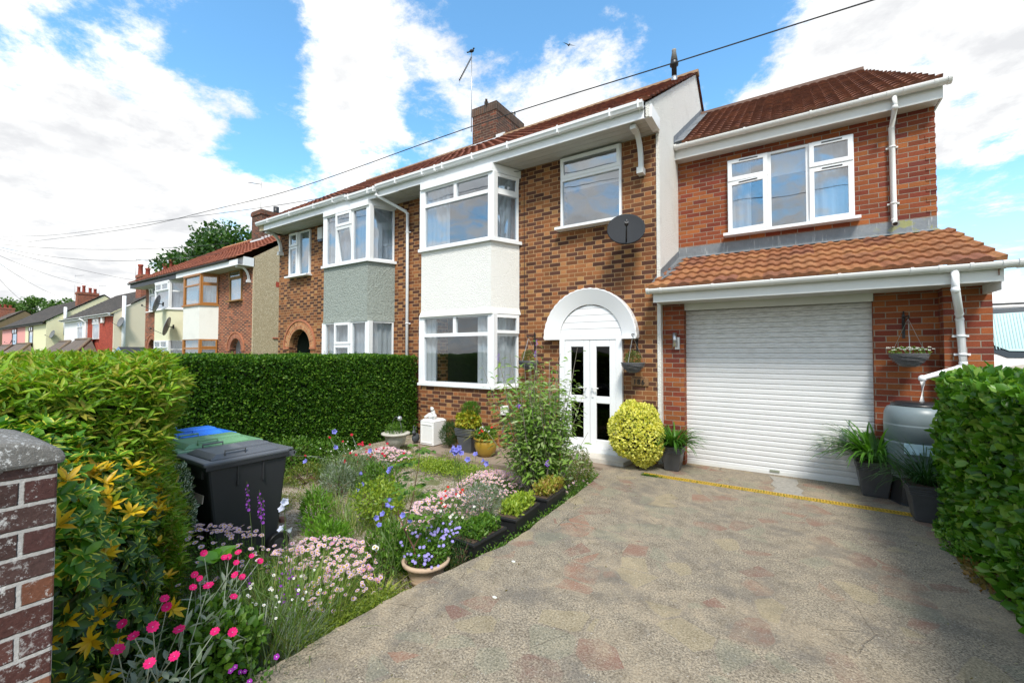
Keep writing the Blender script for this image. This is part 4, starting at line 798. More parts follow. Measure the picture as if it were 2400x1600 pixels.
# ================================================================== NEIGHBOUR HOUSE (other half of the pair)
nb = thing('house', 'brick house with sage green bay and open arched porch, left half of the nearest pair', 'house', (-10, 0, 0))
x0n, x1n = -12.90, -7.15; L = x1n-x0n; acx, acz, ar = -11.78, 1.88, .53
m = M(); wall(m, (x0n, 0, 0), (1, 0, 0), (0, -1, 0), L, -.3, 5.3, [(3.0, 4.95, 1.0, 2.5), (3.0, 4.95, 3.8, 5.2), (.64, 1.62, 3.93, 5.2), (acx-ar-x0n, acx+ar-x0n, 0, acz+ar)], .24)
spandrel(m, acx, ar, acz, 0, .24); m.put('front_wall', nb, B_main)
m = M(); voussoir_arch(m, acx, acz, ar-.01, ar+.22, -.012, .1); m.put('arch_ring', nb, B_soldier); m = M(); voussoir_arch(m, acx, acz, ar+.22, ar+.265, -.035, .05); m.box(acx-ar-.27, acx-ar+.0, -.035, .2, acz-.05, acz-.002); m.box(acx+ar, acx+ar+.27, -.035, .2, acz-.05, acz-.002); m.put('arch_moulding', nb, plain('clay_moulding', (.40, .15, .075), .8, .2))
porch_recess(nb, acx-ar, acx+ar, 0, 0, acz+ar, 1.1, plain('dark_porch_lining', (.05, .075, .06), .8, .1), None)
m = M(); m.box(acx-.1, acx+.3, .55, .9, 0, 1.0); m.tube([(acx-.1, .72, 1.0), (acx+.3, .72, 1.0)], .17, 14); m.put('porch_box', nb, plain('grey_box', (.30, .33, .33), .5, .1))
m = M(); a = [(0.0, -.3), (0, 5.25), (-.6, 5.25), (-.6, 5.47), (RY, RZ-.02), (7, 5.55), (7, -.3)]; A = [m.V((x0n, y, z)) for y, z in a]; B_ = [m.V((x0n+.2, y+(.01 if i < 4 else 0), z)) for i, (y, z) in enumerate(a)]
m.F(A); m.F(B_[::-1])
for i in range(len(a)): m.F([A[i], B_[i], B_[(i+1) % len(a)], A[(i+1) % len(a)]])
m.put('gable_wall', nb, PEB); m = M(); m.box(x0n, x1n, 6.9, 7.1, -.3, 5.5); m.put('rear_wall', nb, B_main)
m = M(); room(m, -10.1, -7.6, .26, 3, .2, 2.6); room(m, -10.1, -7.6, .26, 3, 2.9, 5.3); room(m, -12.6, -11.0, .26, 2.5, 2.9, 5.3); m.put('interior', nb, DARKIN)
rfn = tiles(nb, T_main, (x0n-.07, EY, EZ-.02), (-7.10, EY, EZ-.02), (-7.10, RY, RZ), (x0n-.07, RY, RZ), .3, .2, .03, .03); tiles(nb, T_main, (-7.1, 7.1, EZ-.02), (x0n-.07, 7.1, EZ-.02), (x0n-.07, RY, RZ), (-7.1, RY, RZ), .3, .2)
m = M(); m.ext([(RY-.11, RZ-.03), (RY-.08, RZ+.05), (RY, RZ+.085), (RY+.08, RZ+.05), (RY+.11, RZ-.03)], x0n-.1, -7.1); m.put('ridge', rfn, MATS['ridge_tile'])
soffitbox(nb, x0n+.02, -7.12, 0, -.56, 5.25, 5.46); gutter(nb, x0n-.06, -8.85, -.635, 5.445, PVC, square=True, clips=[-12.3, -11.2, -10.1, -9.3]); gutter(nb, -8.84, -7.76, -.64, 5.405, PVC, square=True, clips=[-8.7, -8.0, -7.8])
scroll_bracket(nb, -12.72, 0, 5.25, 4.62, .32)
GB = [(0, .27, 0, 1, 'f'), (.27, .66, .72, 1, 'o'), (.27, .66, 0, .72, 'o', 9), (.66, 1, 0, 1, 'f')]; GB0 = [(0, .27, 0, 1, 'f'), (.27, .66, .62, 1, 'o'), (.27, .66, 0, .62, 'o'), (.66, 1, 0, 1, 'f')]
bay(nb, -10.02, -9.77, -8.10, -7.84, -.58, 0, B_main, R_green, GB, [(0, 1, 0, 1, 'f')], zz=(1.0, 1.05, 2.46, 3.82, 3.88, 5.12, 5.25), cur=[(0, 1, 0, 1, .12, NET, .012)], curup=[(0, 1, 0, 1, .12, NET, .012)], flare=.01, glup=GLASSB, fl_lo=GB0)
window(nb, (-12.25, -.02, 3.93), (1, 0, 0), (0, -1, 0), .98, 1.26, [(0, .45, .68, 1, 'o'), (0, .45, 0, .68, 'o'), (.45, 1, 0, 1, 'f')], PVC, GLASSB, curtain=[(0, 1, 0, 1, .12, NET, .006)])
downpipe(nb, [(-7.80, -.60, 5.36), (-7.80, -.60, 5.28), (-7.40, -.10, 4.98), (-7.36, -.07, 4.92), (-7.34, -.07, 0)], PVC, .036, clips=[(-7.36, -.07, 4.5), (-7.35, -.07, 2.4)])
t = thing('alarm_box', 'white burglar alarm box under the eaves between the small window and the green rendered bay', 'alarm box', (-10.65, -.05, 5.0)); m = M(); m.prism([(-10.86, -.002), (-10.83, -.10), (-10.63, -.10), (-10.60, -.002)], 4.82, 5.14); m.put('cover', t, plain('alarm_cream', (.60, .60, .58), .4, .05)); m = M(); m.prism([(-10.85, -.002), (-10.82, -.09), (-10.64, -.09), (-10.61, -.002)], 4.76, 4.82); m.put('lens', t, plain('alarm_blue', (.02, .05, .10), .2, .1))
# ================================================================== SECOND PAIR
def pair_house(x0, x1, yw, side, label, cfg):
    h = thing('house', label, 'house', ((x0+x1)/2, yw, 0)); L = x1-x0; ez = 5.30; yo = yw-.6; ry = yw+3.9; rz = 8.35
    acx, acz, ar = cfg['arch']; w0, w1 = cfg['win']; bx = cfg['bay']
    m = M(); wall(m, (x0, yw, 0), (1, 0, 0), (0, -1, 0), L, -.3, ez, [(bx[0]+.1-x0, bx[3]-.1-x0, 1, 2.5), (bx[0]+.1-x0, bx[3]-.1-x0, 3.8, 5.2), (w0-x0, w1-x0, 3.92, 5.25), (acx-ar-x0, acx+ar-x0, 0, acz+ar)], .24)
    spandrel(m, acx, ar, acz, yw, .24); m.put('front_wall', h, B_pair); m = M(); voussoir_arch(m, acx, acz, ar-.01, ar+.22, yw-.012, yw+.1); m.put('arch_ring', h, B_sold2); m = M(); voussoir_arch(m, acx, acz, ar+.22, ar+.27, yw-.035, yw+.05); m.box(acx-ar-.26, acx-ar, yw-.035, yw+.2, acz-.05, acz-.002); m.box(acx+ar, acx+ar+.26, yw-.035, yw+.2, acz-.05, acz-.002); m.put('arch_moulding', h, MATS['clay_moulding'])
    porch_recess(h, acx-ar, acx+ar, yw, 0, acz+ar, .9, cfg['porch'], None)
    if side > 0:
        m = M(); a = [(yw, -.3), (yw, 5.62), (ry, rz-.02), (ry+3.9, 5.6), (ry+3.9, -.3)]; A = [m.V((x1-.2, y+.005, z)) for y, z in a]; B2 = [m.V((x1+.02, y-.003, z)) for y, z in a]; m.F(A); m.F(B2[::-1])
        for i in range(5): m.F([A[i], B2[i], B2[(i+1) % 5], A[(i+1) % 5]])
        m.put('gable_wall', h, PEB); m = M(); m.box(x1+.02, x1+.03, yw+.9, yw+1.25, 4.52, 4.74); m.put('air_brick', h, B_redpaint); m = M(); m.box(x1, x1+.06, yw+.8, yw+3.0, 2.32, 2.36); m.put('ledge', h, B_redpaint)
        m = M(); m.box(x0, x1, ry+3.7, ry+3.9, -.3, 5.4); m.put('rear_wall', h, B_pair)
        m = M(); m.F([m.V(p) for p in ((x1-.9, yo-.02, 5.22), (x1+.0, yo+.25, 5.22), (x1+.0, yo+.25, 5.58), (x1-.75, yo-.02, 5.45))]); m.box(x1-.02, x1+.02, yo+.2, yw+.02, 5.23, 5.58); m.put('box_end', h, PVC)
    tiles(h, T_pair, (x0-(.3 if side < 0 else 0), yo-.06, ez+.22), (x1+(.04 if side > 0 else 0), yo-.06, ez+.22), (x1+(.04 if side > 0 else 0), ry, rz), (x0-(.3 if side < 0 else 0), ry, rz), .33, .3, .03, .03, pern=4)
    m = M(); m.quad((x0-.1, ry+4, ez+.2), (x1, ry+4, ez+.2), (x1, ry, rz), (x0-.1, ry, rz)); m.put('roof', h, T_pair)
    m = M(); m.ext([(ry-.11, rz-.03), (ry, rz+.085), (ry+.11, rz-.03)], x0-.2, x1+.04); m.put('ridge', h, plain('ridge_orange', (.40, .17, .07), .85, .2))
    soffitbox(h, x0-(.25 if side < 0 else 0), x1, yw, yo, 5.22, 5.44, cfg['fascia'], SOFFIT, 1); gutter(h, x0-(.3 if side < 0 else -.02), x1-(.7 if side > 0 else 0), yo-.07, 5.45, BLACKP, .055)
    if side > 0: scroll_bracket(h, x1-.25, yw, 5.22, 4.6, .36, PVC)
    bay(h, *bx, yw-.6, yw, B_pair, cfg['panel'], cfg['fl'], cfg['sl'], cfg['frame'], zz=(1.0, 1.05, 2.32, 3.80, 3.87, 5.14, 5.22), cur=[(0, 1, 0, 1, .1, NET, .02)], curup=cfg['cur'], flare=.0, glup=GLASSB)
    window(h, (w0, yw-.02, 3.94), (1, 0, 0), (0, -1, 0), w1-w0, 1.28, cfg['wc'], cfg['frame'] if side < 0 else OAKD, GLASSB, curtain=[(0, 1, 0, .74, .06, FROST, .001)], sillmat=(OAKD if side > 0 else PVC))
    m = M(); room(m, bx[0], bx[3], yw+.26, yw+3, .2, 2.6); room(m, x0+.2, x1-.3, yw+.26, yw+3, 2.9, 5.2); m.put('interior', h, DARKIN); return h
OF = [(0, 1, .68, 1, 'f'), (0, 1, 0, .68, 'f')]; OS = [(0, 1, .70, 1, 'o'), (0, 1, 0, .70, 'o')]
YP = 1.9
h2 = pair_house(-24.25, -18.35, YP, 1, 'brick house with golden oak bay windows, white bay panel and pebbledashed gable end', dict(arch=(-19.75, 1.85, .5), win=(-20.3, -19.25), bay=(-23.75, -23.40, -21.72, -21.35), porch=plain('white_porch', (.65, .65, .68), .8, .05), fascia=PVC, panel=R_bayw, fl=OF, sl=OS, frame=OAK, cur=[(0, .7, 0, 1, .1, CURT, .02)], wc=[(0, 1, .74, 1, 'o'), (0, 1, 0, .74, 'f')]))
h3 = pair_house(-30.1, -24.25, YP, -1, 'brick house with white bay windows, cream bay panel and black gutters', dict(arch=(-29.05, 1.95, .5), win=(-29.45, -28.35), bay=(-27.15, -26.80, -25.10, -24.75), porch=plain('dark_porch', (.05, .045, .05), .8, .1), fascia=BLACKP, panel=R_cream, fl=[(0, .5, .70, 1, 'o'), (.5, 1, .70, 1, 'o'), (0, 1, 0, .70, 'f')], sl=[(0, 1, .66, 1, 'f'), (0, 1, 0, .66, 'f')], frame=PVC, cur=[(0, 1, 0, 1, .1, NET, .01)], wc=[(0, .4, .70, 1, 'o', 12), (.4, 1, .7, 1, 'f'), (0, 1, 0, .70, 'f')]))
m = M(); m.F([m.V(p) for p in ((-30.1, YP, -.3), (-30.1, YP, 5.5), (-30.1, YP+3.9, 8.3), (-30.1, YP+7.8, 5.5), (-30.1, YP+7.8, -.3))]); m.put('gable_wall', h3, B_pair)
c2 = chimney(h2, -24.0, -23.0, YP+2.6, YP+4.6, 7.2, 9.15, B_chim, sold=False); m = M(); m.tube([(-23.3, YP+3.5, 9.1), (-23.3, YP+3.5, 9.6)], .14, 14); m.put('flue_pipe', c2, BLACKP)
m = M(); m.box(-24.05, -22.95, YP+2.55, YP+2.6, 7.35, 7.65)
for i in range(5): m.box(-22.99, -22.93, YP+2.6+i*.16, YP+2.7+i*.16, 7.5+i*.1, 7.75+i*.1)
m.put('lead_flashing', c2, MATS['bright_lead'])
aerial((-23.3, YP+2.7, 9.0), 1.7, 'thin aerial on the chimney of the oak-windowed house', (.35, -.9, -.25), .9, group=None)
dish((-25.30, YP-.95, 4.05), (-.6, -1, .3), .42, 'grey satellite dish over the upper bay window sill of the cream-panelled house', plain('dish_far', (.16, .17, .19), .4, .1), .55, group=None)
dish((-24.62, YP-.75, 2.95), (-.6, -1, .3), .45, 'grey satellite dish at the edge of the cream bay panel beside the white one', MATS['dish_far'], .6, group=None)
t = thing('porch_lantern', 'black carriage lantern hanging beside the arched porch of the oak-windowed house', 'lantern', (-19.0, YP-.15, 1.5)); m = M(); m.lathe((-19.02, YP-.2, 1.62), [(.05, -.26), (.09, -.02), (.14, 0), (.04, .12), (.01, .18)], 6, sm=False); m.box(-19.04, -19.0, YP-.2, YP, 1.4, 1.44); m.put('lantern_frame', t, IRON); m = M(); m.lathe((-19.02, YP-.2, 1.62), [(.055, -.24), (.10, -.03)], 6, sm=False); m.put('lantern_glass', t, plain('amber_glass', (.45, .35, .12), .3, .1))
# ================================================================== FAR HOUSES
def far_house(label, x0, x1, yw, dep, ez, rz, front, sidem, roofm, wins, gm=PVC, wm=None, extra=None, ov=.35, rb=True, porch=None, wfr=PVC):
    h = thing('house', label, 'house', ((x0+x1)/2, yw, 0)); ry = yw+dep/2; m = M(); wall(m, (x0, yw, 0), (1, 0, 0), (0, -1, 0), x1-x0, -.3, ez, [(a-x0, b-x0, c, d_) for a, b, c, d_ in wins], .2); m.put('front_wall', h, front)
    if sidem:
        m = M(); zr = rz-.12; p = [(yw-.004, -.3), (yw-.004, ez+.05), (ry, zr), (yw+dep, ez), (yw+dep, -.3)]; A = [m.V((x1-.15, y, z)) for y, z in p]; B2 = [m.V((x1+.03, y, z)) for y, z in p]; m.F(A); m.F(B2[::-1])
        for i in range(5): m.F([A[i], B2[i], B2[(i+1) % 5], A[(i+1) % 5]])
        m.put('gable_wall', h, sidem)
    for a, b, c, d_ in wins: window(h, (a, yw-.02, c), (1, 0, 0), (0, -1, 0), b-a, d_-c, [(0, .5, .72, 1, 'o'), (.5, 1, .72, 1, 'o'), (0, 1, 0, .72, 'f')], wfr, GLASSB, curtain=[(0, 1, 0, 1, .08, NET, .02)])
    s_ = (rz-ez)/(dep/2); tiles(h, roofm, (x0, yw-ov, ez-ov*s_+.16), (x1+.12, yw-ov, ez-ov*s_+.16), (x1+.12, ry, rz), (x0, ry, rz), .33, .3, .03, .035, pern=2)
    m = M(); m.quad((x0, yw+dep+.3, ez-.1), (x1+.12, yw+dep+.3, ez-.1), (x1+.12, ry, rz), (x0, ry, rz)); m.put('roof', h, roofm)
    m = M(); m.box(x0, x1+.1, yw-ov+.06, yw-ov+.09, ez-.2, ez+.02); m.box(x0, x1, yw-ov+.09, yw, ez-.2, ez-.17); m.put('fascia', h, gm); gutter(h, x0, x1+.1, yw-ov-.01, ez-.03, gm, .07)
    m = M(); room(m, x0+.1, x1-.2, yw+.21, yw+3, 2.8, ez); m.put('interior', h, DARKIN)
    if porch:
        px0, px1, pz0, pz1 = porch; m = M(); yf = yw-1.4; pm = (px0+px1)/2
        A, B2, C_, D_ = (px0, yf, pz0), (px1, yf, pz0), (px0, yw, pz0), (px1, yw, pz0); R0 = (px0+.9, yw-.25, pz1); R1 = (px1-.9, yw-.25, pz1)
        m.F([m.V(A), m.V(B2), m.V(R1), m.V(R0)]); m.F([m.V(B2), m.V(D_), m.V(R1)]); m.F([m.V(C_), m.V(A), m.V(R0)]); m.F([m.V(R0), m.V(R1), m.V(D_), m.V(C_)]); m.put('porch_roof', h, T_brng)
        m = M(); m.tube([B2, R1], .13, 6); m.tube([R0, R1], .1, 6); m.put('hip_ridge', h, plain('ridge_brown', (.18, .13, .09), .85, .2)); m = M(); m.box(px0, px1, yf, yf+.05, pz0-.14, pz0); m.put('porch_fascia', h, gm)
        m = M(); m.box(px0+.2, px1-.2, yf+.25, yw, -.3, pz0-.02); m.put('porch_wall', h, front)
    return h
hr = far_house('small terrace house with painted red brick front and pale cream gable end', -52.3, -45.3, 4.4, 7.8, 4.85, 7.75, B_redpaint, R_cream2, T_grey, [(-50.6, -48.9, 2.9, 4.6)], porch=(-55.5, -49.2, 1.65, 2.9))
hw = far_house('small terrace house with bright white front, joined to the red one', -59.9, -52.3, 4.4, 7.8, 4.85, 7.75, R_wht2, None, T_grey, [(-55.2, -53.6, 2.75, 4.5)], porch=(-61.0, -55.5, 1.65, 2.8))
downpipe(hw, [(-52.6, 3.9, 4.7), (-52.4, 4.3, 4.4), (-52.4, 4.32, 0)], PVC, .07)
hy = far_house('small house with pale yellow front and gable, dark tiled roof', -72.5, -63.0, 3.7, 8.6, 4.8, 8.05, R_yel, R_yel, T_grey, [(-70.5, -68.6, 2.7, 4.5)], gm=BLACKP, porch=(-76, -67.5, 1.5, 2.7), wfr=plain('brown_frame', (.06, .035, .02), .5, .2))
hp = far_house('small house with pink rendered front beside the pale yellow one', -86.0, -72.5, 3.7, 8.6, 4.8, 8.05, R_pink, None, T_grey, [(-79.5, -76.8, 2.6, 4.5)], gm=BLACKP, porch=(-85, -77, 1.5, 2.6), wfr=MATS['brown_frame'])
m = M(); m.box(-62.99, -62.95, 7.4, 8.6, 2.8, 4.3); m.put('window', hy, MATS['brown_frame'])
hb = far_house('brown rendered house at the far left end of the row with a brown tiled roof', -108, -91.0, 2.9, 6.8, 5.0, 7.7, R_brown, R_brown, T_brng, [(-100, -98, 2.8, 4.4)])
cw = chimney(hw, -60.6, -59.2, 7.0, 11.0, 6.6, 9.4, B_redch, sold=False, pots=[(-60, 7.5, .95, .26), (-60, 8.4, .9, .26), (-60, 9.6, .6, .26), (-60, 10.4, .6, .26)]) if False else chimney(hy, -64.5, -63.7, 6.05, 7.70, 6.0, 8.15, B_redch, sold=False, pots=[(-64.1, 6.2, .62, .15), (-64.1, 6.6, .8, .15), (-64.1, 7.1, .6, .15), (-64.1, 7.5, .55, .15)])
chimney(hb, -103.5, -102, 5.0, 6.9, 7, 8.6, B_redch, sold=False, pots=[(-102.8, 5.4, .55, .2), (-102.8, 6.0, .55, .2), (-102.8, 6.5, .5, .2)])
chimney(hr, -47.4, -46.2, 6.3, 7.2, 6, 8.35, B_redch, sold=False, pots=[(-46.9, 6.45, .95, .19), (-46.9, 6.95, .7, .19)]); chimney(hr, -50.4, -49.3, 9.0, 10.1, 6.5, 9.25, B_redch, sold=False, pots=[(-50.0, 9.2, .9, .22), (-49.7, 9.55, 1.3, .22), (-49.5, 9.9, .85, .22)])
m = M(); m.tube([(-45.15, 4.97, 1.0), (-45.15, 4.97, 6.3)], .13, 12); m.put('soil_pipe', hr, PVC)
m = M(); m.tube([(-62.8, 5.0, 3.5), (-62.8, 5.0, 6.4)], .13, 10); m.put('soil_pipe', hy, PVC)
dish((-44.9, 4.75, 4.15), (.2, -1, .3), .42, 'grey satellite dish on the cream gable end of the red-fronted house', MATS['dish_far'], .5, (1, 0, 0))
dish((-62.6, 4.1, 3.55), (.2, -1, .3), .42, 'grey satellite dish at the corner of the pale yellow gable', MATS['dish_far'], .5, (1, 0, 0))
dish((-76.8, 3.3, 3.0), (-.2, -1, .3), .42, 'grey satellite dish in front of the pink house wall', MATS['dish_far'], .5)
aerial((-64.6, 6.0, 7.4), 2.7, 'taller aerial on the big red chimney stack with four pots', (.9, .4, 0), 1.1, group=None)
aerial((-64.0, 7.8, 7.6), 1.6, 'shorter aerial just right of the big red chimney stack', (.9, .4, 0), .9, group=None)
aerial((-47.5, 6.3, 7.9), 2.0, 'aerial on the left of two red chimneys above the roof of the red-fronted house', (.7, .6, -.1), 1.0, group=None); aerial((-49.2, 10.1, 8.9), 2.1, 'aerial on the right of two red chimneys above the roof of the red-fronted house', (.7, .6, -.1), 1.0, group=None)
aerial((-103.5, 5, 8.4), 2.0, 'aerial over the brown house at the far left', (.9, .3, 0), 1.8, group=None)
m = M(); m.box(-53.1, -52.75, 4.1, 4.38, 4.1, 4.6) if False else m.box(-47.9, -47.5, 4.2, 4.38, 4.15, 4.6); o = m.put('alarm_box', None, PLAS_W, bevel=.03); solo(o, 'small white alarm box high on the painted red brick front', 'alarm box')
# blue-trimmed outbuilding
t = thing('garden_shed', 'small white shed with blue bargeboards and black roof beside the cream gable', 'shed', (-35, 2.2, 0)); xa, xb, xm = -36.3, -33.9, -35.1
m = M(); p = [(xa, -.3), (xb, -.3), (xb, 1.35), (xm, 1.9), (xa, 1.35)]; A = [m.V((x, 2.2, z)) for x, z in p]; B2 = [m.V((x, 6.0, z)) for x, z in p]; m.F(A); m.F(B2[::-1]); 
for i in range(5): m.F([A[i], B2[i], B2[(i+1) % 5], A[(i+1) % 5]])
m.put('shed_wall', t, R_wht2); m = M()
for q, s_ in ((xa, 1), (xb, -1)):
    m.F([m.V(v) for v in ((q-.2*s_, 2.08, 1.24), (xm, 2.08, 1.93), (xm, 2.08, 2.10), (q-.2*s_, 2.08, 1.42))])
m.put('bargeboard', t, plain('blue_paint', (.20, .30, .50), .5, .1)); m = M(); m.quad((xa-.2, 2.1, 1.40), (xa-.2, 6.1, 1.40), (xm, 6.1, 2.08), (xm, 2.1, 2.08)); m.quad((xb+.2, 2.1, 1.40), (xm, 2.1, 2.08), (xm, 6.1, 2.08), (xb+.2, 6.1, 1.40)); m.box(-33.9, -31.0, 2.9, 5.5, -.3, 1.55); m.put('shed_roof', t, plain('black_felt', (.03, .03, .032), .7, .5, nscale=3, bump=1, bscale=6))
# ================================================================== GATE PIER
t = thing('gate_pier', 'weathered brick gate pier with lichen and a rounded concrete cap at the driveway entrance', 'gate pier', (-2.08, -6.9, -.2))
m = M(); m.box(-2.36, -1.91, -7.25, -6.62, -.28, 1.39); m.put('pier', t, B_pier, bevel=.006)
m = M(); pr = []
for i in range(13):
    a = i/12*PI; pr.append((-6.935-.33*math.cos(a), 1.41+.075*math.sin(a)))
pr = [(-7.265, 1.385)]+pr+[(-6.605, 1.385)]
A = [m.V((-2.37, y, z)) for y, z in pr]; B2 = [m.V((-1.895, y, z)) for y, z in pr]; m.F(A); m.F(B2[::-1])
for i in range(len(pr)): m.F([A[i], B2[i], B2[(i+1) % len(pr)], A[(i+1) % len(pr)]], sm=True)
m.put('cap', t, LICH, bevel=.012)
# ================================================================== HEDGES
DSTEM_=None
def hedge(label, bx, faces, dens, lmat, ls, lw, depth=.12, bulge=.05, detail=False, core=None, spread=.6, up=.35, inset=.10):
    x0, x1, y0, y1, z0, z1 = bx; t = thing('hedge', label, 'hedge', ((x0+x1)/2, (y0+y1)/2, z0))
    m = M(); n = 8
    P_, N_ = box_pts(x0, x1, y0, y1, z0, z1, faces, dens, depth, bulge); k = len(P_); D = rdir(k, N_*.55, spread, up); NN = rdir(k, N_, .5, .35)
    s_ = R.uniform(.7, 1.25, k); leaves('foliage', t, lmat, off(t, P_), D, NN, ls*s_, lw*s_, detail=detail)
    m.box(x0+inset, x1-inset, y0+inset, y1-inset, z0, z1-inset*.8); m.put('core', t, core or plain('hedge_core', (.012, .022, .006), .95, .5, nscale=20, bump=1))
    ns = int((x1-x0)*(y1-y0)*7+(y1-y0)*9); PS = []; DS = []; sm_ = M()
    for i in range(ns):
        top = rnd.random() < .6; p = Vector((rnd.uniform(x0, x1), rnd.uniform(y0, y1), z1-.03)) if top else Vector((x1 if '+x' in faces else x0, rnd.uniform(y0, y1), rnd.uniform(z0+.3, z1))); dd = Vector((rnd.gauss(0, .35), rnd.gauss(0, .35), 1)) if top else Vector((.7 if '+x' in faces else -.7, rnd.gauss(0, .3), .6)); dd.normalize(); l_ = rnd.uniform(.03, .11)*(1+ls*6)
        sm_.tube([p, p+dd*l_], [.0025, .001], 3, cap=False)
        for k in range(5): a = k*2.4; PS.append(tuple(p+dd*l_*(.35+.15*k))); DS.append((dd.x+math.cos(a)*.8, dd.y+math.sin(a)*.8, dd.z*.8))
    sm_.put('shoot_stems', t, STEM); leaves('shoots', t, lmat, off(t, np.array(PS)), np.array(DS), rdir(len(PS), np.array([[0, 0, 1.]]), .4), ls*.9, lw*.9, detail=detail)
    m = M()
    for i in range(26):
        p = Vector((rnd.uniform(x0+.12, x1-.12), rnd.uniform(y0+.3, y1-.3), z0)); q = p+Vector((rnd.uniform(-.02, .02), rnd.uniform(-.2, .2), (z1-z0)*.9)); m.tube([p, (p+q)/2+Vector((rnd.uniform(-.05, .05),)*3), q], [.012, .008, .004], 5)
    m.put('branches', t, DSTEM); return t
hedge('tall clipped privet hedge between the two front gardens, running to the white bay', (-8.2, -7.0, -6.4, -.12, -.25, 1.64), ['+x', '+z'], 4600, L_privet, .046, .029, .10, .022, inset=.09)
t = hedge('broad-leaved hedge along the right side of the driveway, nearest the camera on the right', (1.26, 2.6, -5.6, -.98, 0, 1.50), ['-x', '+y', '+z', '-y'], 1500, L_hedge, .078, .058, .16, .045, detail=True, spread=.75)
# trailing yellow-green shoots at the hedge foot
def tuft(name, label, cat, c, r, h, n, mt, L, W_, droop=1.0, group=None, parent=None, up=.9, spread=.5):
    t = parent or thing(name, label, cat, c, group); ang = R.uniform(0, 2*PI, n); rr = np.sqrt(R.uniform(0, 1, n))*r; P_ = np.stack([c[0]+rr*np.cos(ang), c[1]+rr*np.sin(ang), np.full(n, c[2]+.0)], 1)
    D = np.stack([np.cos(ang)*spread, np.sin(ang)*spread, np.full(n, up)], 1)+R.normal(size=(n, 3))*.2; blades('blades', t, mt, off(t, P_), D, L*R.uniform(.6, 1.1, n), W_, droop*R.uniform(.4, 1.2, n)); return t
def bush(name, label, cat, c, r, n, mt, L, W_, clump=10, shell=.5, zmin=None, group=None, detail=False, fold=.18, spread=.7, up=.4, stems=8, midx=None, parent=None, smat=None, pname='foliage'):
    t = parent or thing(name, label, cat, (c[0], c[1], (zmin if zmin is not None else c[2]-r[2])), group); P_, N_ = ell_pts(c, r, n, shell, zmin if zmin is not None else -9, clump)
    s_ = R.uniform(.65, 1.2, len(P_)); mi = None
    if isinstance(mt, list): mi = (R.uniform(size=len(P_)) < midx).astype(int)
    leaves(pname, t, mt, off(t, P_), rdir(len(P_), N_*.6, spread, up), rdir(len(P_), N_, .5, .4), L*s_, W_*s_, detail=detail, fold=fold, midx=mi)
    if stems:
        m = M(); b = Vector((c[0], c[1], zmin if zmin is not None else c[2]-r[2]))
        for i in range(stems):
            a = rnd.uniform(0, 2*PI); e = Vector((c[0]+math.cos(a)*r[0]*.7, c[1]+math.sin(a)*r[1]*.7, c[2]+rnd.uniform(-.2, .8)*r[2])); m.tube([b+Vector((rnd.uniform(-.03, .03), rnd.uniform(-.03, .03), 0)), (b+e)/2+Vector((0, 0, .04)), e], [.009, .006, .003], 5)
        m.put('stems', t, smat or WOOD)
    return t
# ---- left foreground shrubs
t = thing('shrub', 'pale green narrow-leaved shrub filling the left foreground behind the gate pier', 'shrub', (-4.3, -6.1, -.2))
P_, N_ = box_pts(-6.6, -3.05, -7.0, -5.55, -.1, 1.57, ['+z', '-y', '+x', '+y'], 1150, .20, .06)
k = len(P_); P_[:, 2] += .03*np.sin(P_[:, 0]*9)+.02*np.sin(P_[:, 1]*13)
y1_ = np.minimum(-6.98+.325*np.abs(P_[:, 0])+.04*np.sin(P_[:, 2]*5), -5.32); P_[:, 1] = -7.0+(P_[:, 1]+7.0)*(y1_+7.0)/1.45
sel = ~((P_[:, 0] > -3.5) & (P_[:, 2] < .95)); P_, N_ = P_[sel], N_[sel]; k = len(P_)
# whorls: every point throws a fan of leaves
W5 = 4; PP = np.repeat(P_, W5, 0); up_ = np.repeat(rdir(k, N_*.3, .35, .9), W5, 0); ang = np.tile(np.arange(W5)*2*PI/W5, k)+np.repeat(R.uniform(0, 6.28, k), W5)
a1 = nrm(np.cross(up_, np.array([[.3, .8, .1]]))); a2 = np.cross(up_, a1); DD = nrm(up_*.65+a1*np.cos(ang)[:, None]+a2*np.sin(ang)[:, None]); s_ = R.uniform(.7, 1.25, len(PP))
leaves('foliage', t, L_lance, off(t, PP+up_*.02), DD, up_+DD*.2, .078*s_, .018*s_, detail=True, fold=.22, curl=.12)
m = M(); m.prism([(-3.3, -6.95), (-3.3, -6.15), (-5.0, -5.6), (-6.5, -5.5), (-6.5, -6.95)], -.2, 1.42); m.put('core', t, MATS['hedge_core'])
t = thing('shrub', 'variegated euonymus shrub with yellow leaf rosettes beside the brick gate pier', 'shrub', (-2.9, -6.25, -.2))
def whorls(t, name, mt, P_, axis, k_, L, W_, tilt=.6, detail=True, fold=.15, curl=.1, lift=.0):
    n = len(P_); PP = np.repeat(P_, k_, 0); up_ = np.repeat(nrm(axis), k_, 0); ang = np.tile(np.arange(k_)*2.399, n)+np.repeat(R.uniform(0, 6.28, n), k_)
    a1 = nrm(np.cross(up_, np.array([[.37, .81, .13]]))); a2 = np.cross(up_, a1); tl = np.tile(np.linspace(tilt*1.3, tilt*.35, k_), n)[:, None]; DD = nrm(up_*tl+a1*np.cos(ang)[:, None]+a2*np.sin(ang)[:, None]); s_ = R.uniform(.7, 1.2, len(PP))
    return leaves(name, t, mt, off(t, PP+up_*lift), DD, up_, L*s_, W_*s_, detail=detail, fold=fold, curl=curl)
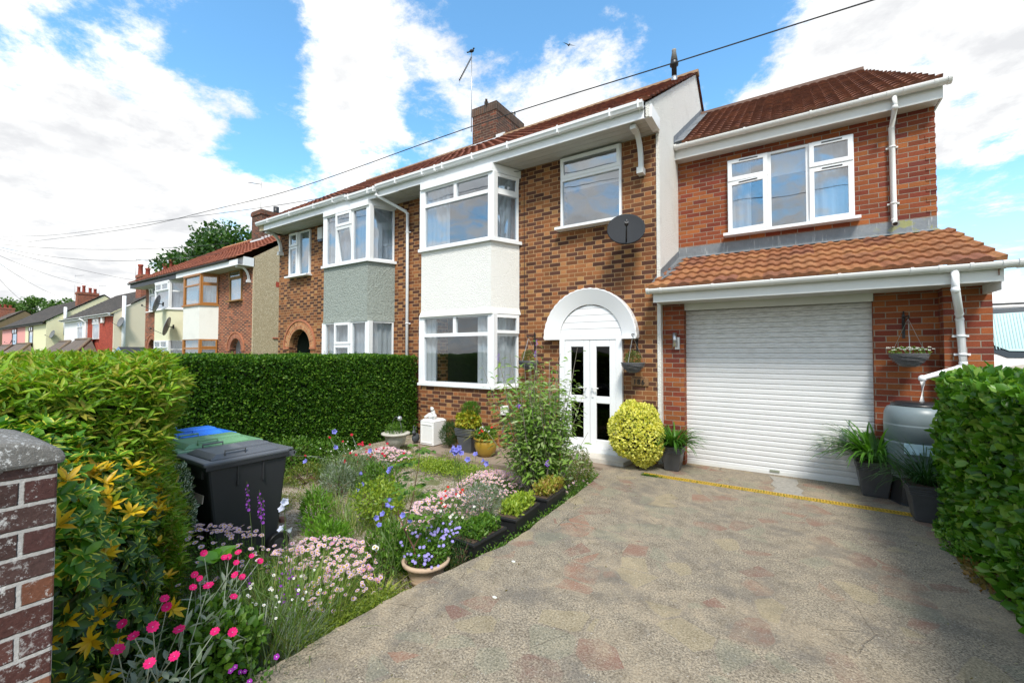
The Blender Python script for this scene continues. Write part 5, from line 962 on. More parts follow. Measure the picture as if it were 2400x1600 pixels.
Pa, Na = ell_pts((-2.95, -6.46, .52), (.58, .38, .90), 1500, .3, -.15, 0); Pb, Nb = ell_pts((-2.62, -6.60, .42), (.36, .26, .82), 700, .3, -.15, 0); Pc, Nc = ell_pts((-3.45, -6.30, .80), (.62, .36, .62), 1500, .3, .0, 0); Pd, Nd = ell_pts((-2.95, -6.62, .92), (.85, .30, .50), 1700, .3, .3, 0)
Pe, Ne = ell_pts((-4.1, -5.97, .70), (.60, .28, .62), 1300, .3, .0, 0); Pq = np.concatenate([Pa, Pb, Pc, Pd, Pe]); Nq = np.concatenate([Na, Nb, Nc, Nd, Ne]); sel = R.uniform(size=len(Pq))
yl = (sel < .30) & (Pq[:, 2] < 1.2) & (np.sin(Pq[:, 0]*9+Pq[:, 2]*7) > -.5); 
# upper leaves lighter: light on the shrub top is put into their colour
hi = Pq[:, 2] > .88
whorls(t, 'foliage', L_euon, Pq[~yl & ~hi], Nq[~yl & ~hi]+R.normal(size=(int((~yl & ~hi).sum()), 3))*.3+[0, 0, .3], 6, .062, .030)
L_euon_lit = leafmat('leaf_euonymus_lit', [(.035, .12, .010), (.07, .20, .014), (.16, .32, .02)], (.55, .55, .06), .68, rough=.3, edge_frac=.7)
whorls(t, 'top_foliage', L_euon_lit, Pq[hi], Nq[hi]+R.normal(size=(int(hi.sum()), 3))*.3+[0, 0, .5], 6, .060, .032)
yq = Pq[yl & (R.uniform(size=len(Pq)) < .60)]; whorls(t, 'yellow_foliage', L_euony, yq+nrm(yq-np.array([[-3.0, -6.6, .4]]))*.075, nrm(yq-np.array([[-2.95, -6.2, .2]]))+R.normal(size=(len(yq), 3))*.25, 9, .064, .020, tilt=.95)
m = M()
for c, r in (((-2.95, -6.46, .5), (.42, .26, .74)), ((-3.45, -6.30, .76), (.48, .25, .48)), ((-2.98, -6.64, .85), (.68, .20, .40)), ((-2.65, -6.62, .35), (.22, .14, .6))): m.ball(c, *r)
m.put('core', t, MATS['hedge_core'])
# ---- wheelie bins
def wheelie(x, y, col, lidc, label, lab=True):
    t = thing('wheelie_bin', label, 'wheelie bin', (x, y, -.2), 'wheelie bins behind the foreground shrubs'); m = M(); z0 = -.2
    p0 = [(x-.22, y-.24), (x+.22, y-.24), (x+.22, y+.27), (x-.22, y+.27)]; p1 = [(x-.285, y-.36), (x+.285, y-.36), (x+.285, y+.33), (x-.285, y+.33)]
    m.prism(p0, z0+.06, z0+.94, p1); body = m.put('body', t, col, bevel=.02); m = M(); m.box(x-.30, x+.30, y-.38, y+.34, z0+.92, z0+.965)
    for s_ in (-1, 1):
        for yy in (-.12, .10): m.box(x+s_*.275-.012, x+s_*.275+.018, y+yy-.006, y+yy+.006, z0+.74, z0+.93)
    m.box(x-.2, x+.2, y-.372, y-.35, z0+.84, z0+.93); m.put('rim', body, col, bevel=.008)
    m = M(); a = [(x-.305, y-.40), (x+.305, y-.40), (x+.305, y+.34), (x-.305, y+.34)]; m.prism(a, z0+.955, z0+.995); b = [(x-.25, y-.33), (x+.25, y-.33), (x+.25, y+.28), (x-.25, y+.28)]; c_ = [(x-.20, y-.26), (x+.20, y-.26), (x+.20, y+.25), (x-.20, y+.25)]
    m.prism(b, z0+.995, z0+1.035, c_); m.prism([(x-.12, y-.05), (x+.12, y-.05), (x+.12, y+.27), (x-.12, y+.27)], z0+1.03, z0+1.055, [(x-.10, y-.0), (x+.10, y-.0), (x+.10, y+.24), (x-.10, y+.24)]); m.box(x-.24, x+.24, y+.34, y+.42, z0+.955, z0+.985); m.put('lid', t, lidc, bevel=.014)
    for s_ in (-1, 1): m = M(); hx = x+s_*.22; m.tube([(hx, y-.20, z0+1.0), (hx, y-.20, z0+1.06), (hx, y-.03, z0+1.06), (hx, y-.03, z0+1.0)], .009, 8); m.put('lid_handle', t, lidc)
    m = M(); m.tube([(x-.24, y+.43, z0+.93), (x+.24, y+.43, z0+.93)], .014, 8); m.box(x-.24, x-.20, y+.33, y+.43, z0+.90, z0+.95); m.box(x+.20, x+.24, y+.33, y+.43, z0+.90, z0+.95); m.put('rear_handle', t, lidc)
    for s_ in (-1, 1): m = M(); m.tube([(x+s_*.25, y+.25, z0+.10), (x+s_*.30, y+.25, z0+.10)], .10, 20); wh = m.put('wheel', t, BLACKP); m = M(); m.tube([(x+s_*.301, y+.25, z0+.10), (x+s_*.304, y+.25, z0+.10)], .055, 16); m.put('rim', wh, POTG)
    if lab: m = M(); m.xf = Matrix.Translation((x-.02, y-.345, z0+.66)) @ Matrix.Rotation(rad(-7.8), 4, 'X'); m.box(-.02, .20, -.006, .0, -.035, .035); m.put('number_label', t, plain('worn_white_label', (.62, .55, .48), .6, .35, nscale=40))
    return t
CHAR = plain('charcoal_plastic', (.032, .034, .038), .42, .12, nscale=5); CHARL = plain('charcoal_lid', (.11, .117, .13), .36, .2, nscale=5)  # lid paler than the body: sky highlight put into its colour
GRN = plain('green_plastic', (.025, .11, .02), .4, .15, nscale=5); GRNL = plain('green_lid', (.16, .33, .17), .30, .3, nscale=3); BLU = plain('blue_plastic', (.01, .05, .40), .4, .15); BLUL = plain('blue_lid', (.03, .18, .72), .35, .25, nscale=6)  # green lid lightened, sky reflection painted into its base colour
wheelie(-4.44, -4.95, CHAR, CHARL, 'charcoal wheelie bin with a lid greyed by painted sky sheen, the nearest and rightmost of three')
wheelie(-5.12, -4.90, GRN, GRNL, 'green wheelie bin standing between the charcoal and the blue bins')
wheelie(-5.80, -4.86, BLU, BLUL, 'blue-lidded wheelie bin, mostly hidden behind the green one')
# ================================================================== FLOWERS (shared meshes)
def flower_mesh(name, pet, cen, r, n=10, cr=.35, cup=.25, double=False):
    m = M(); m.mat = 0
    for i in range(n):
        a = 2*PI*i/n; b = a+2*PI/n*.5; hw = PI/n*1.02; z1 = r*cup*(1 if i % 2 else .6)
        m.F([m.V((r*cr*.6*math.cos(a-hw*.4), r*cr*.6*math.sin(a-hw*.4), 0)), m.V((r*.82*math.cos(a-hw), r*.82*math.sin(a-hw), z1*.8)), m.V((r*math.cos(a), r*math.sin(a), z1)), m.V((r*.82*math.cos(a+hw), r*.82*math.sin(a+hw), z1*.8)), m.V((r*cr*.6*math.cos(a+hw*.4), r*cr*.6*math.sin(a+hw*.4), 0))])
    m.mat = 1; rg = [m.V((r*cr*math.cos(2*PI*k/8), r*cr*math.sin(2*PI*k/8), r*.10)) for k in range(8)]; tp = m.V((0, 0, r*.24))
    for k in range(8): m.F([rg[k], rg[(k+1) % 8], tp])
    m.mat = 2; bt = m.V((0, 0, -r*.45)); rg2 = [m.V((r*cr*1.0*math.cos(2*PI*k/6), r*cr*1.0*math.sin(2*PI*k/6), -.0)) for k in range(6)]
    for k in range(6): m.F([rg2[(k+1) % 6], rg2[k], bt])
    return m.mesh(name, [pet, cen, L_mid])
def bell_mesh(name, pet, r):
    m = M(); n = 10; prof = [(.15, 0), (.55, .35), (.68, .8), (.85, 1.1)]; rings = []
    for rr, z in prof: rings.append([m.V((r*rr*math.cos(2*PI*k/n), r*rr*math.sin(2*PI*k/n), r*z)) for k in range(n)])
    rings.append([m.V((r*(1.35 if k % 2 == 0 else .98)*math.cos(2*PI*k/n), r*(1.35 if k % 2 == 0 else .98)*math.sin(2*PI*k/n), r*(1.35 if k % 2 == 0 else 1.15))) for k in range(n)])
    for A, B in zip(rings, rings[1:]):
        for k in range(n): m.F([A[k], A[(k+1) % n], B[(k+1) % n], B[k]], sm=True)
    m.mat = 1; m.ball((0, 0, r*.5), r*.1, r*.1, r*.45, 6, 4); return m.mesh(name, [pet, P_whit])
F_pink = flower_mesh('daisy_bloom', P_pink, P_yel, .0125, 14, .42, .12); F_pink2 = flower_mesh('daisy_bloom_deep', P_pinkd, P_yel, .011, 12, .35, .5); F_mag = flower_mesh('campion_bloom', P_mag, P_pinkd, .0165, 11, .12, .30); F_crim = flower_mesh('campion_bloom_dark', P_crim, P_mag, .0165, 9, .15, .1)
F_bell = bell_mesh('bell_bloom', P_blue, .017); F_star = flower_mesh('star_bloom', petal('petal_lavender', (.36, .30, .75)), P_whit, .016, 5, .2, .2); F_wht = flower_mesh('white_bloom', P_whit, P_yel, .011, 6, .3, .2); F_purp = flower_mesh('geranium_bloom', P_purp, P_whit, .016, 5, .2, .1); F_ox = flower_mesh('oxeye_bloom', P_whit, P_yel, .021, 16, .4, .05)
F_bw = bell_mesh('pale_bell_bloom', petal('petal_pale_blue', (.62, .66, .86)), .018)
def bloom(t, me, p, nrm_=(0, 0, 1), s=1.0, name='flower'):
    o = bpy.data.objects.new(name, me); COL.objects.link(o); o.parent = t; o.location = Vector(p)-ORG[t.name]; q = Vector(nrm_).normalized().to_track_quat('Z', 'Y'); o.rotation_euler = (q.to_matrix() @ Matrix.Rotation(rnd.uniform(0, 6.28), 3, 'Z')).to_euler(); o.scale = (s,)*3; return o
CAMP = Vector((0, -6.98, 1.73))
def daisies(label, c, r, n, me=None, h=.16, leaf=L_mid, s=1.0, lean=.45, nl=2600, cat='flowers', me2=None, dome=.12, zb=None, lmax=.035, extra=0):
    z0 = gz(c[0], c[1]) if zb is None else zb; t = thing('daisy_clump', label, cat, (c[0], c[1], z0)); ar_ = []
    m = M(); cnt = 0; tries = 0
    while cnt < n and tries < n*6:
        tries += 1; a = rnd.uniform(0, 2*PI); q = math.sqrt(rnd.random()); x = c[0]+r[0]*q*math.cos(a); y = c[1]+r[1]*q*math.sin(a); z = z0+h+dome*(1-q*q)+rnd.uniform(-.03, .03); p = Vector((x, y, z)); to = (CAMP-p).normalized()
        nn = Vector((rnd.gauss(0, .25), rnd.gauss(0, .25), 1))+Vector((to.x, to.y, 0))*lean
        bloom(t, me2 if (me2 and rnd.random() < .3) else (me or F_pink), p, nn, s*1.45*rnd.uniform(.75, 1.2)); m.tube([(x+rnd.uniform(-.02, .02), y+rnd.uniform(-.02, .02), z0+.02), p-nn.normalized()*.004], .0011, 3, cap=False); cnt += 1
    m.put('stems', t, STEM)
    if extra:
        src = me or F_pink; vs0 = np.array([v.co[:] for v in src.vertices]); fs = [tuple(p.vertices) for p in src.polygons]; mi0 = [p.material_index for p in src.polygons]; V_, F_, I_ = [], [], []
        for i in range(extra):
            a = rnd.uniform(0, 2*PI); q = math.sqrt(rnd.random()); p = Vector((c[0]+r[0]*q*math.cos(a), c[1]+r[1]*q*math.sin(a), z0+h+dome*(1-q*q)+rnd.uniform(-.05, .03))); to = (CAMP-p).normalized()
            Q = np.array(Vector((rnd.gauss(0, .3)+to.x*lean, rnd.gauss(0, .3)+to.y*lean, 1)).normalized().to_track_quat('Z', 'Y').to_matrix()); b_ = len(V_); V_ += [tuple(x) for x in (vs0*s*1.4*rnd.uniform(.7, 1.2))@Q.T+np.array(p-ORG[t.name])]; F_ += [tuple(b_+k for k in f_) for f_ in fs]; I_ += mi0
        me_ = bpy.data.meshes.new('flowers'); me_.from_pydata(V_, [], F_); [me_.materials.append(x) for x in src.materials]; me_.polygons.foreach_set('material_index', I_); set_uv(me_, np.zeros((len(me_.loops), 2))); me_.update(); o = link('flowers', me_, t); o['kind'] = 'stuff'
    u = R.normal(size=(nl, 2)); u = u/np.linalg.norm(u, axis=1, keepdims=True)*np.sqrt(R.uniform(0, 1, (nl, 1))); zz = z0+R.uniform(0, 1, nl)**.7*(h+dome*(1-(u**2).sum(1)))*.80
    P_ = np.stack([c[0]+u[:, 0]*r[0]*1.05, c[1]+u[:, 1]*r[1]*1.05, zz], 1); leaves('foliage', t, leaf, off(t, P_), rdir(nl, np.array([[0, 0, .6]]), .6), rdir(nl, np.array([[0, -.3, 1]]), .4), R.uniform(.4, 1, nl)*lmax, lmax*.22); return t
daisies('big mound of small pale pink daisies in front of the charcoal bin', (-3.62, -5.46), (.62, .34), 95, h=.44, nl=5200, dome=.14, lean=.3, extra=60)
daisies('pale pink daisies sprawling left of the terracotta bowl', (-3.35, -4.75), (.50, .42), 100, h=.16, nl=4200, me2=F_pink2, extra=220)
daisies('loose pink daisies in front of the terracotta bowl among tall grass', (-2.85, -4.95), (.30, .34), 55, h=.16, nl=2600, me2=F_pink2, extra=90)
daisies('dense bank of pale lilac daisies left of the black troughs', (-3.20, -3.35), (.42, .62), 100, h=.20, nl=5200, me2=F_pink2, dome=.15, extra=420)
daisies('second bank of lilac daisies reaching back towards the tall buddleia', (-3.35, -2.35), (.42, .50), 100, h=.18, nl=4200, me2=F_pink2, dome=.15, extra=360)
daisies('round patch of pink daisies in front of the concrete urn', (-5.75, -2.0), (.52, .36), 100, h=.13, nl=3800, me2=F_pink2, s=1.15, extra=160)
daisies('few white and pink daisies hanging over the concrete edge at the corner by the steps', (-2.38, -1.75), (.10, .42), 16, h=.04, nl=900, zb=-.06, dome=.05)
# rose campion near camera: bloom positions in the bed
def stalks(t, blooms, base_c, br, mt=STEMS, rr=.0022, leafm=None, ll=.05):
    m = M(); LP = []; LD = []
    for p in blooms:
        b = Vector((base_c[0]+rnd.uniform(-br, br), base_c[1]+rnd.uniform(-br, br), base_c[2])); p = Vector(p); mid = b.lerp(p, .55)+Vector((rnd.uniform(-.06, .06), rnd.uniform(-.06, .06), .05)); m.tube([b, mid, p], [rr*1.3, rr, rr*.8], 5, cap=False)
        for k in range(5): q = b.lerp(p, .25+.13*k); LP += [q, q]; d_ = Vector((rnd.gauss(0, 1), rnd.gauss(0, 1), .7)); LD += [d_, Vector((-d_.x, -d_.y, .7))]
    m.put('stems', t, mt)
    if leafm: LP = np.array([tuple(v) for v in LP]); LD = np.array([tuple(v) for v in LD]); leaves('leaves', t, leafm, off(t, LP), LD, np.tile([[0, 0, 1.0]], (len(LP), 1)), ll*R.uniform(.6, 1.2, len(LP)), ll*.28, detail=True)
def pix(u, v, dd): return Vector((0, -6.978, 1.728))+(Fv+Rr*((u-1200)/1006.5)-Ur*((v-800)/1006.5))*dd
MAG = [(-2.14, -6.3, 0.64), (-2.17, -6.35, 0.62), (-2.16, -6.4, 0.6), (-1.97, -6.36, 0.6), (-2.04, -6.26, 0.54), (-2.11, -6.09, 0.52), (-2.36, -6.19, 0.63), (-2.36, -6.18, 0.59), (-2.47, -6.04, 0.58), (-2.4, -6.0, 0.59), (-2.31, -6.15, 0.49), (-2.37, -6.33, 0.59)]
MAG2 = [(-2.11, -6.02, 0.48), (-2.37, -5.9, 0.5), (-2.65, -5.94, 0.53), (-2.74, -5.93, 0.52), (-2.49, -5.84, 0.55), (-2.52, -5.79, 0.51), (-2.91, -5.82, 0.55), (-2.8, -5.76, 0.53), (-2.81, -5.73, 0.52), (-2.73, -5.64, 0.51), (-2.74, -5.72, 0.5), (-2.87, -5.65, 0.5), (-2.75, -5.58, 0.45)]
CRIM = [(-5.46, -2.92, 0.52), (-5.79, -2.83, 0.37), (-5.81, -2.53, 0.27), (-5.59, -2.84, 0.22), (-5.78, -2.66, 0.06), (-5.55, -2.96, 0.14), (-5.61, -2.7, 0.11), (-5.63, -2.41, 0.11), (-5.26, -2.63, 0.28), (-5.08, -2.65, 0.04), (-5.54, -2.66, 0.31), (-5.59, -2.39, 0.13), (-6.16, -3.21, 0.18), (-5.09, -2.66, 0.24), (-5.35, -2.53, 0.09), (-5.7, -2.46, 0.19), (-5.52, -2.79, 0.19), (-5.32, -2.37, 0.31)]
def tocam(p): v = (CAMP-Vector(p)).normalized(); return Vector((v.x*.6, v.y*.6, .6))+Vector((rnd.gauss(0, .2), rnd.gauss(0, .2), 0))
def flowerplant(label, cat, base, blooms, me, s, mt, leafm, br=.12, ll=.05, name='flowering_plant', rr=.0022, up=False):
    t = thing(name, label, cat, base)
    for p in blooms: bloom(t, me, p, tocam(p) if not up else Vector((rnd.gauss(0, .5), rnd.gauss(0, .5)-.4, .5)), s*rnd.uniform(.85, 1.15))
    stalks(t, blooms, base, br, mt, rr, leafm, ll); return t
flowerplant('silvery rose campion with bright magenta blooms, nearest the gate pier', 'flowers', (-2.42, -6.22, -.1), MAG, F_mag, 1.3, STEMS, L_silver, .14, .085, 'rose_campion', .0024)
flowerplant('rose campion with magenta blooms below the big pale daisy mound', 'flowers', (-2.75, -5.88, -.15), MAG2, F_mag, 1.1, STEMS, L_silver, .2, .07, 'rose_campion', .0022)
flowerplant('tall grey-stemmed campion with crimson blooms in the middle of the gravel bed', 'flowers', (-5.5, -2.65, -.1), CRIM+[(x+rnd.uniform(-.3, .3), y+rnd.uniform(-.2, .2), z+rnd.uniform(-.1, .1)) for x, y, z in CRIM], F_crim, 1.25, STEMS, L_silver, .35, .06, 'rose_campion')
flowerplant('cluster of blue bellflowers behind the lilac daisies in front of the patio pots', 'flowers', (-3.25, -2.95, -.15), [(-3.33, -3.14, 0.61), (-3.31, -3.13, 0.58), (-3.28, -3.11, 0.59), (-3.25, -3.09, 0.57), (-3.24, -3.08, 0.55), (-3.17, -3.03, 0.48), (-3.09, -2.99, 0.54), (-3.01, -2.93, 0.47), (-2.98, -2.91, 0.44), (-3.30, -3.10, .55), (-3.34, -3.08, .56), (-3.27, -3.07, .61)], F_bell, 1.5, STEM, L_mid, .1, .05, 'bellflower', up=True)
flowerplant('scattered blue bellflowers on thin stems left of the gravel clearing', 'flowers', (-4.6, -3.4, -.2), [(-4.44, -3.38, 0.49), (-4.54, -3.44, 0.2), (-4.53, -3.42, 0.07), (-4.61, -3.47, -0.01), (-5.13, -3.82, 0.35), (-4.83, -3.64, 0.73), (-4.83, -3.63, 0.53), (-4.25, -3.25, 0.24), (-4.22, -3.23, 0.29), (-4.24, -3.24, 0.26)], F_bell, 1.5, STEM, L_mid, .3, .05, 'bellflower', up=True)
flowerplant('pale blue bellflowers rising above the bowl of violet campanula', 'flowers', (-2.72, -4.62, -.15), [(-2.68, -4.63, 0.55), (-2.71, -4.64, 0.51), (-2.67, -4.62, 0.49), (-2.59, -4.56, 0.44), (-2.55, -4.54, 0.38), (-2.72, -4.65, 0.45), (-2.75, -4.67, 0.36), (-2.78, -4.68, 0.42)], F_bell, 1.15, STEM, L_mid, .08, .045, 'bellflower', up=True)
flowerplant('single tall white-blue bellflower stem right of the charcoal bin', 'flowers', (-3.07, -5.24, -.15), [(-3.09, -5.25, 0.45), (-3.05, -5.22, 0.43), (-3.08, -5.25, 0.65), (-3.08, -5.25, .60)], F_bw, 1.2, STEM, L_mid, .03, .04, 'bellflower', up=True)
def spire(t, base, top, me, n, s=.5, span=.22):
    b, tp = Vector(base), Vector(top); m = M(); m.tube([b, b.lerp(tp, .6)+Vector((.01, .01, 0)), tp], [.002, .0016, .001], 4); 
    for i in range(n): q = b.lerp(tp, 1-span*i/n-.03); a = i*2.4; bloom(t, me, q+Vector((math.cos(a), math.sin(a), 0))*.008, (math.cos(a), math.sin(a), .3), s*(.7+.5*i/n))
    return m
t = thing('toadflax', 'two thin spikes of purple toadflax standing before the charcoal bin', 'flowers', (-3.1, -5.42, -.2)); F_to = flower_mesh('toadflax_bloom', petal('petal_toad', (.30, .07, .50)), P_purp, .012, 5, .2, .5)
for b, tp in (((-3.15, -5.42, 0), (-3.2, -5.45, .83)), ((-3.08, -5.40, 0), (-3.13, -5.4, .77)), ((-3.08, -5.40, 0), (-3.10, -5.39, .72))): spire(t, b, tp, F_to, 14, .8, .22).put('stem', t, STEM)
t = thing('toadflax', 'slender purple spikes rising from the grass near the concrete edge', 'flowers', (-2.8, -5.35, -.2))
for i in range(6): x, y = -2.9+rnd.uniform(-.25, .25), -5.4+rnd.uniform(-.2, .2); spire(t, (x, y, -.1), (x+rnd.uniform(-.05, .05), y, .28+rnd.uniform(-.1, .12)), F_to, 8, .7, .25).put('stem', t, STEM)
t = bush('low_plant', 'small bright magenta-purple geraniums low at the near concrete edge', 'flowers', (-2.42, -5.95, -.08), (.22, .34, .16), 1500, L_mid, .03, .022, zmin=-.2, stems=3)
for i in range(16): a = rnd.uniform(0, 6.28); p = (-2.40+rnd.uniform(-.16, .14), -5.95+rnd.uniform(-.3, .3), .06+rnd.uniform(-.04, .08)); bloom(t, F_purp, p, tocam(p), rnd.uniform(.7, 1.0))
# foreground leafy filling
t = bush('low_plant', 'dark ivy-like foliage at the foot of the rose campions beside the gate pier', 'plant', (-2.75, -6.2, -.05), (.45, .45, .30), 4200, L_dk, .045, .030, zmin=-.2, detail=True, clump=14)
t = bush('low_plant', 'light green leafy growth under the magenta campions', 'plant', (-2.75, -5.85, .08), (.36, .28, .22), 2600, L_mid, .050, .034, zmin=-.2, detail=True, clump=12)
t = thing('bergenia', 'plant with large round glossy leaves in front of the pale daisy mound', 'plant', (-3.10, -5.62, -.1)); nl = 9
PB = np.array([[-3.10, -5.66, .40]]*nl)+R.normal(size=(nl, 3))*.015; an = np.arange(nl)*2.4; DB = np.stack([np.cos(an), np.sin(an), .35+.5*R.uniform(size=nl)], 1)
leaves('leaves', t, leafmat('leaf_bergenia', [(.07, .22, .02), (.13, .32, .03), (.12, .26, .03)], rough=.3), off(t, PB), DB, np.tile([[0, -.25, 1.]], (nl, 1)), .13, .15, detail=True, fold=.12, curl=.2); m = M(); m.tube([(-3.1, -5.6, -.15), (-3.10, -5.66, .41)], .006, 6); m.put('stem', t, STEM)
t = bush('shrub', 'small white-edged variegated bush against the front of the bins', 'shrub', (-4.42, -5.46, .42), (.28, .12, .38), 3600, L_white, .046, .028, zmin=-.15, detail=True, clump=12)
# grasses and lavender-like stems at the front
tuft('grass_clump', 'tall thin green stems between the daisies and the concrete edge', 'grass clump', (-2.75, -5.38, -.15), .30, 0, 520, L_grass, .50, .005, .6, spread=.25)
tuft('grass_clump', 'grassy tuft left of the tall thin stems, under the daisies', 'grass clump', (-3.05, -5.10, -.2), .34, 0, 520, L_grass, .40, .006, .8, spread=.35)
tuft('grass_clump', 'silvery green wallflower stems at the near corner of the bed', 'grass clump', (-2.62, -5.65, -.15), .25, 0, 420, L_silver, .36, .007, .7, spread=.4)
tuft('grass_clump', 'yellow striped spider-like grass left of the terracotta bowl', 'grass clump', (-2.62, -4.78, -.15), .07, 0, 90, leafmat('leaf_stripe', [(.45, .45, .10), (.30, .38, .06)]), .26, .010, 1.5, spread=.6)
tuft('grass_clump', 'dark strap-leaved grass clump in front of the nearest black trough', 'grass clump', (-2.68, -3.75, -.15), .14, 0, 240, leafmat('leaf_pale_strap', [(.10, .20, .03), (.22, .32, .08), (.30, .34, .12)]), .42, .010, 1.7, spread=.55)
for i, (x, y, n_, l_) in enumerate(((-4.9, -3.1, 260, .28), (-5.2, -3.6, 240, .26), (-4.3, -2.9, 200, .22), (-6.3, -3.6, 200, .3), (-6.5, -2.4, 220, .28), (-3.9, -4.3, 240, .22))):
    tuft('grass_clump', ['fine green grass tuft in the middle of the gravel', 'grass tuft in the gravel left of the crimson flowers', 'short grass tuft right of the crimson flowers', 'yellowing grass tuft at the hedge foot behind the charcoal bin', 'grass tuft at the hedge foot left of the crimson flowers', 'small grass tuft on the gravel near the pale daisies'][i], 'grass clump', (x, y, gz(x, y)-.02), .16, 0, n_, L_grass, l_, .007, 1.0, spread=.4)
for i, (x, y, n_, l_) in enumerate(((-4.0, -3.95, 260, .34), (-4.6, -3.7, 220, .30), (-3.3, -4.0, 260, .34), (-5.9, -2.9, 220, .34))):
    tuft('grass_clump', ['tall grass tuft behind the bright feathery clump', 'fine grass tuft between the feathery plant and the crimson flowers', 'tall green grass left of the lilac daisy bank', 'tall grass tuft left of the round patch of pink daisies'][i], 'grass clump', (x, y, gz(x, y)-.02), .20, 0, n_, L_grass, l_, .006, .8, spread=.3)
# ground cover (not countable)
def cover(name, label, cat, pts_fn, n, mt, L, W_, h=.06, kind='stuff'):
    P_ = np.array([pts_fn() for _ in range(n)]); P_[:, 2] += R.uniform(0, h, n); o = leaves(name, None, mt, P_, rdir(n, np.array([[0, 0, .5]]), .8), rdir(n, np.array([[0, 0, 1.]]), .5), L*R.uniform(.5, 1.2, n), W_*R.uniform(.5, 1.2, n)); solo(o, label, cat, None, kind); return o
def edge_pt(y0, y1, w_):
    def f():
        y = rnd.uniform(y0, y1)
        for (xa, ya), (xb, yb) in zip(EDGE, EDGE[1:]):
            if yb <= y <= ya: x = xa+(xb-xa)*(ya-y)/(ya-yb+1e-9)
        return (x-abs(rnd.gauss(0, w_))-.01+rnd.uniform(0, .05), y, -.10+.07*rnd.random())
    return f
cover('ground_cover', 'low mossy yellow-green ground cover along the edge of the concrete', 'ground cover', edge_pt(-5.5, -4.75, .10), 5200, leafmat('leaf_moss', [(.14, .20, .02), (.24, .30, .03), (.10, .17, .02)]), .020, .013, .05)
cover('edge_weeds', 'small green weeds along the concrete edge', 'ground cover', edge_pt(-4.05, -1.0, .10), 2200, L_mid, .032, .016, .05)
def drivept():
    y = rnd.uniform(-5.6, -.3); x = -2.1+abs(rnd.gauss(0, .35)) if rnd.random() < .6 else 1.2-abs(rnd.gauss(0, .4)) if rnd.random() < .5 else rnd.uniform(-2, 1.1); return (x, y, .004)
cover('fallen_leaves', 'tiny fallen leaves and petals scattered over the concrete', 'leaf litter', drivept, 260, leafmat('leaf_litter', [(.30, .24, .10), (.55, .52, .42), (.12, .09, .04), (.22, .20, .05)]), .022, .012, .003)
def chanpt(): return (-1.8+abs(rnd.gauss(0, .16)) if rnd.random() < .6 else rnd.uniform(-1.8, 1.2), -.82+rnd.uniform(-.01, .02), .0)
cover('channel_weeds', 'small weeds sprouting along the yellow drain grate', 'ground cover', chanpt, 420, L_mid, .03, .010, .02)
def bedpt():
    while True:
        x, y = rnd.uniform(-6.9, -2.4), rnd.uniform(-6.2, -1.2)
        nz = math.sin(x*2.1+1)*math.sin(y*2.7)+.5*math.sin(x*5+y*4)
        if nz > .35+(.5 if (-4.9 < x < -3.6 and -3.9 < y < -1.7) or (-6 < x < -3.9 and -4.6 < y < -3.4) else 0): return (x, y, gz(x, y))
cover('weeds', 'patchy low weeds and seedlings growing through the gravel', 'ground cover', bedpt, 16000, leafmat('leaf_weed', [(.12, .19, .03), (.18, .24, .04), (.26, .26, .06), (.09, .17, .02)]), .034, .014, .07)
t = thing('sedum_patch', 'bright yellow-green creeping plant spreading in front of the patio', 'plant', (-4.75, -1.8, -.1)); n_ = 5200; P_ = np.stack([-4.6+R.normal(size=n_)*.42, -1.85+R.normal(size=n_)*.17, -.09+np.abs(R.normal(size=n_))*.05], 1); leaves('foliage', t, L_lime, off(t, P_), rdir(n_, np.array([[0, 0, .6]]), .7), rdir(n_, np.array([[0, 0, 1.]]), .4), .028, .02)
# shrubs in the bed
L_bright = leafmat('leaf_bright', [(.10, .26, .02), (.18, .34, .03)])
bush('low_plant', 'yellow-tipped small shrub among the gravel left of the lilac daisies', 'plant', (-3.85, -3.75, .08), (.32, .28, .28), 1500, L_lime, .045, .022, zmin=-.2)
bush('low_plant', 'feathery bright green plant on the gravel right of the charcoal bin', 'plant', (-4.35, -4.2, .0), (.20, .16, .26), 900, L_bright, .07, .014, zmin=-.2, up=.9)
bush('low_plant', 'dark green leafy plant at the hedge foot behind the bins', 'plant', (-6.65, -3.2, .08), (.35, .55, .35), 2200, L_mid, .07, .022, zmin=-.2)
bush('low_plant', 'green plant with round leaves between hedge and crimson flowers', 'plant', (-6.3, -2.75, .05), (.30, .35, .32), 1500, L_mid, .05, .035, zmin=-.2)
bush('low_plant', 'spreading green foliage around the crimson campions', 'plant', (-5.45, -2.9, -.02), (.65, .38, .22), 3800, leafmat('leaf_greyed', [(.10, .18, .05), (.17, .24, .09), (.22, .28, .14)]), .055, .014, zmin=-.2, up=.8)
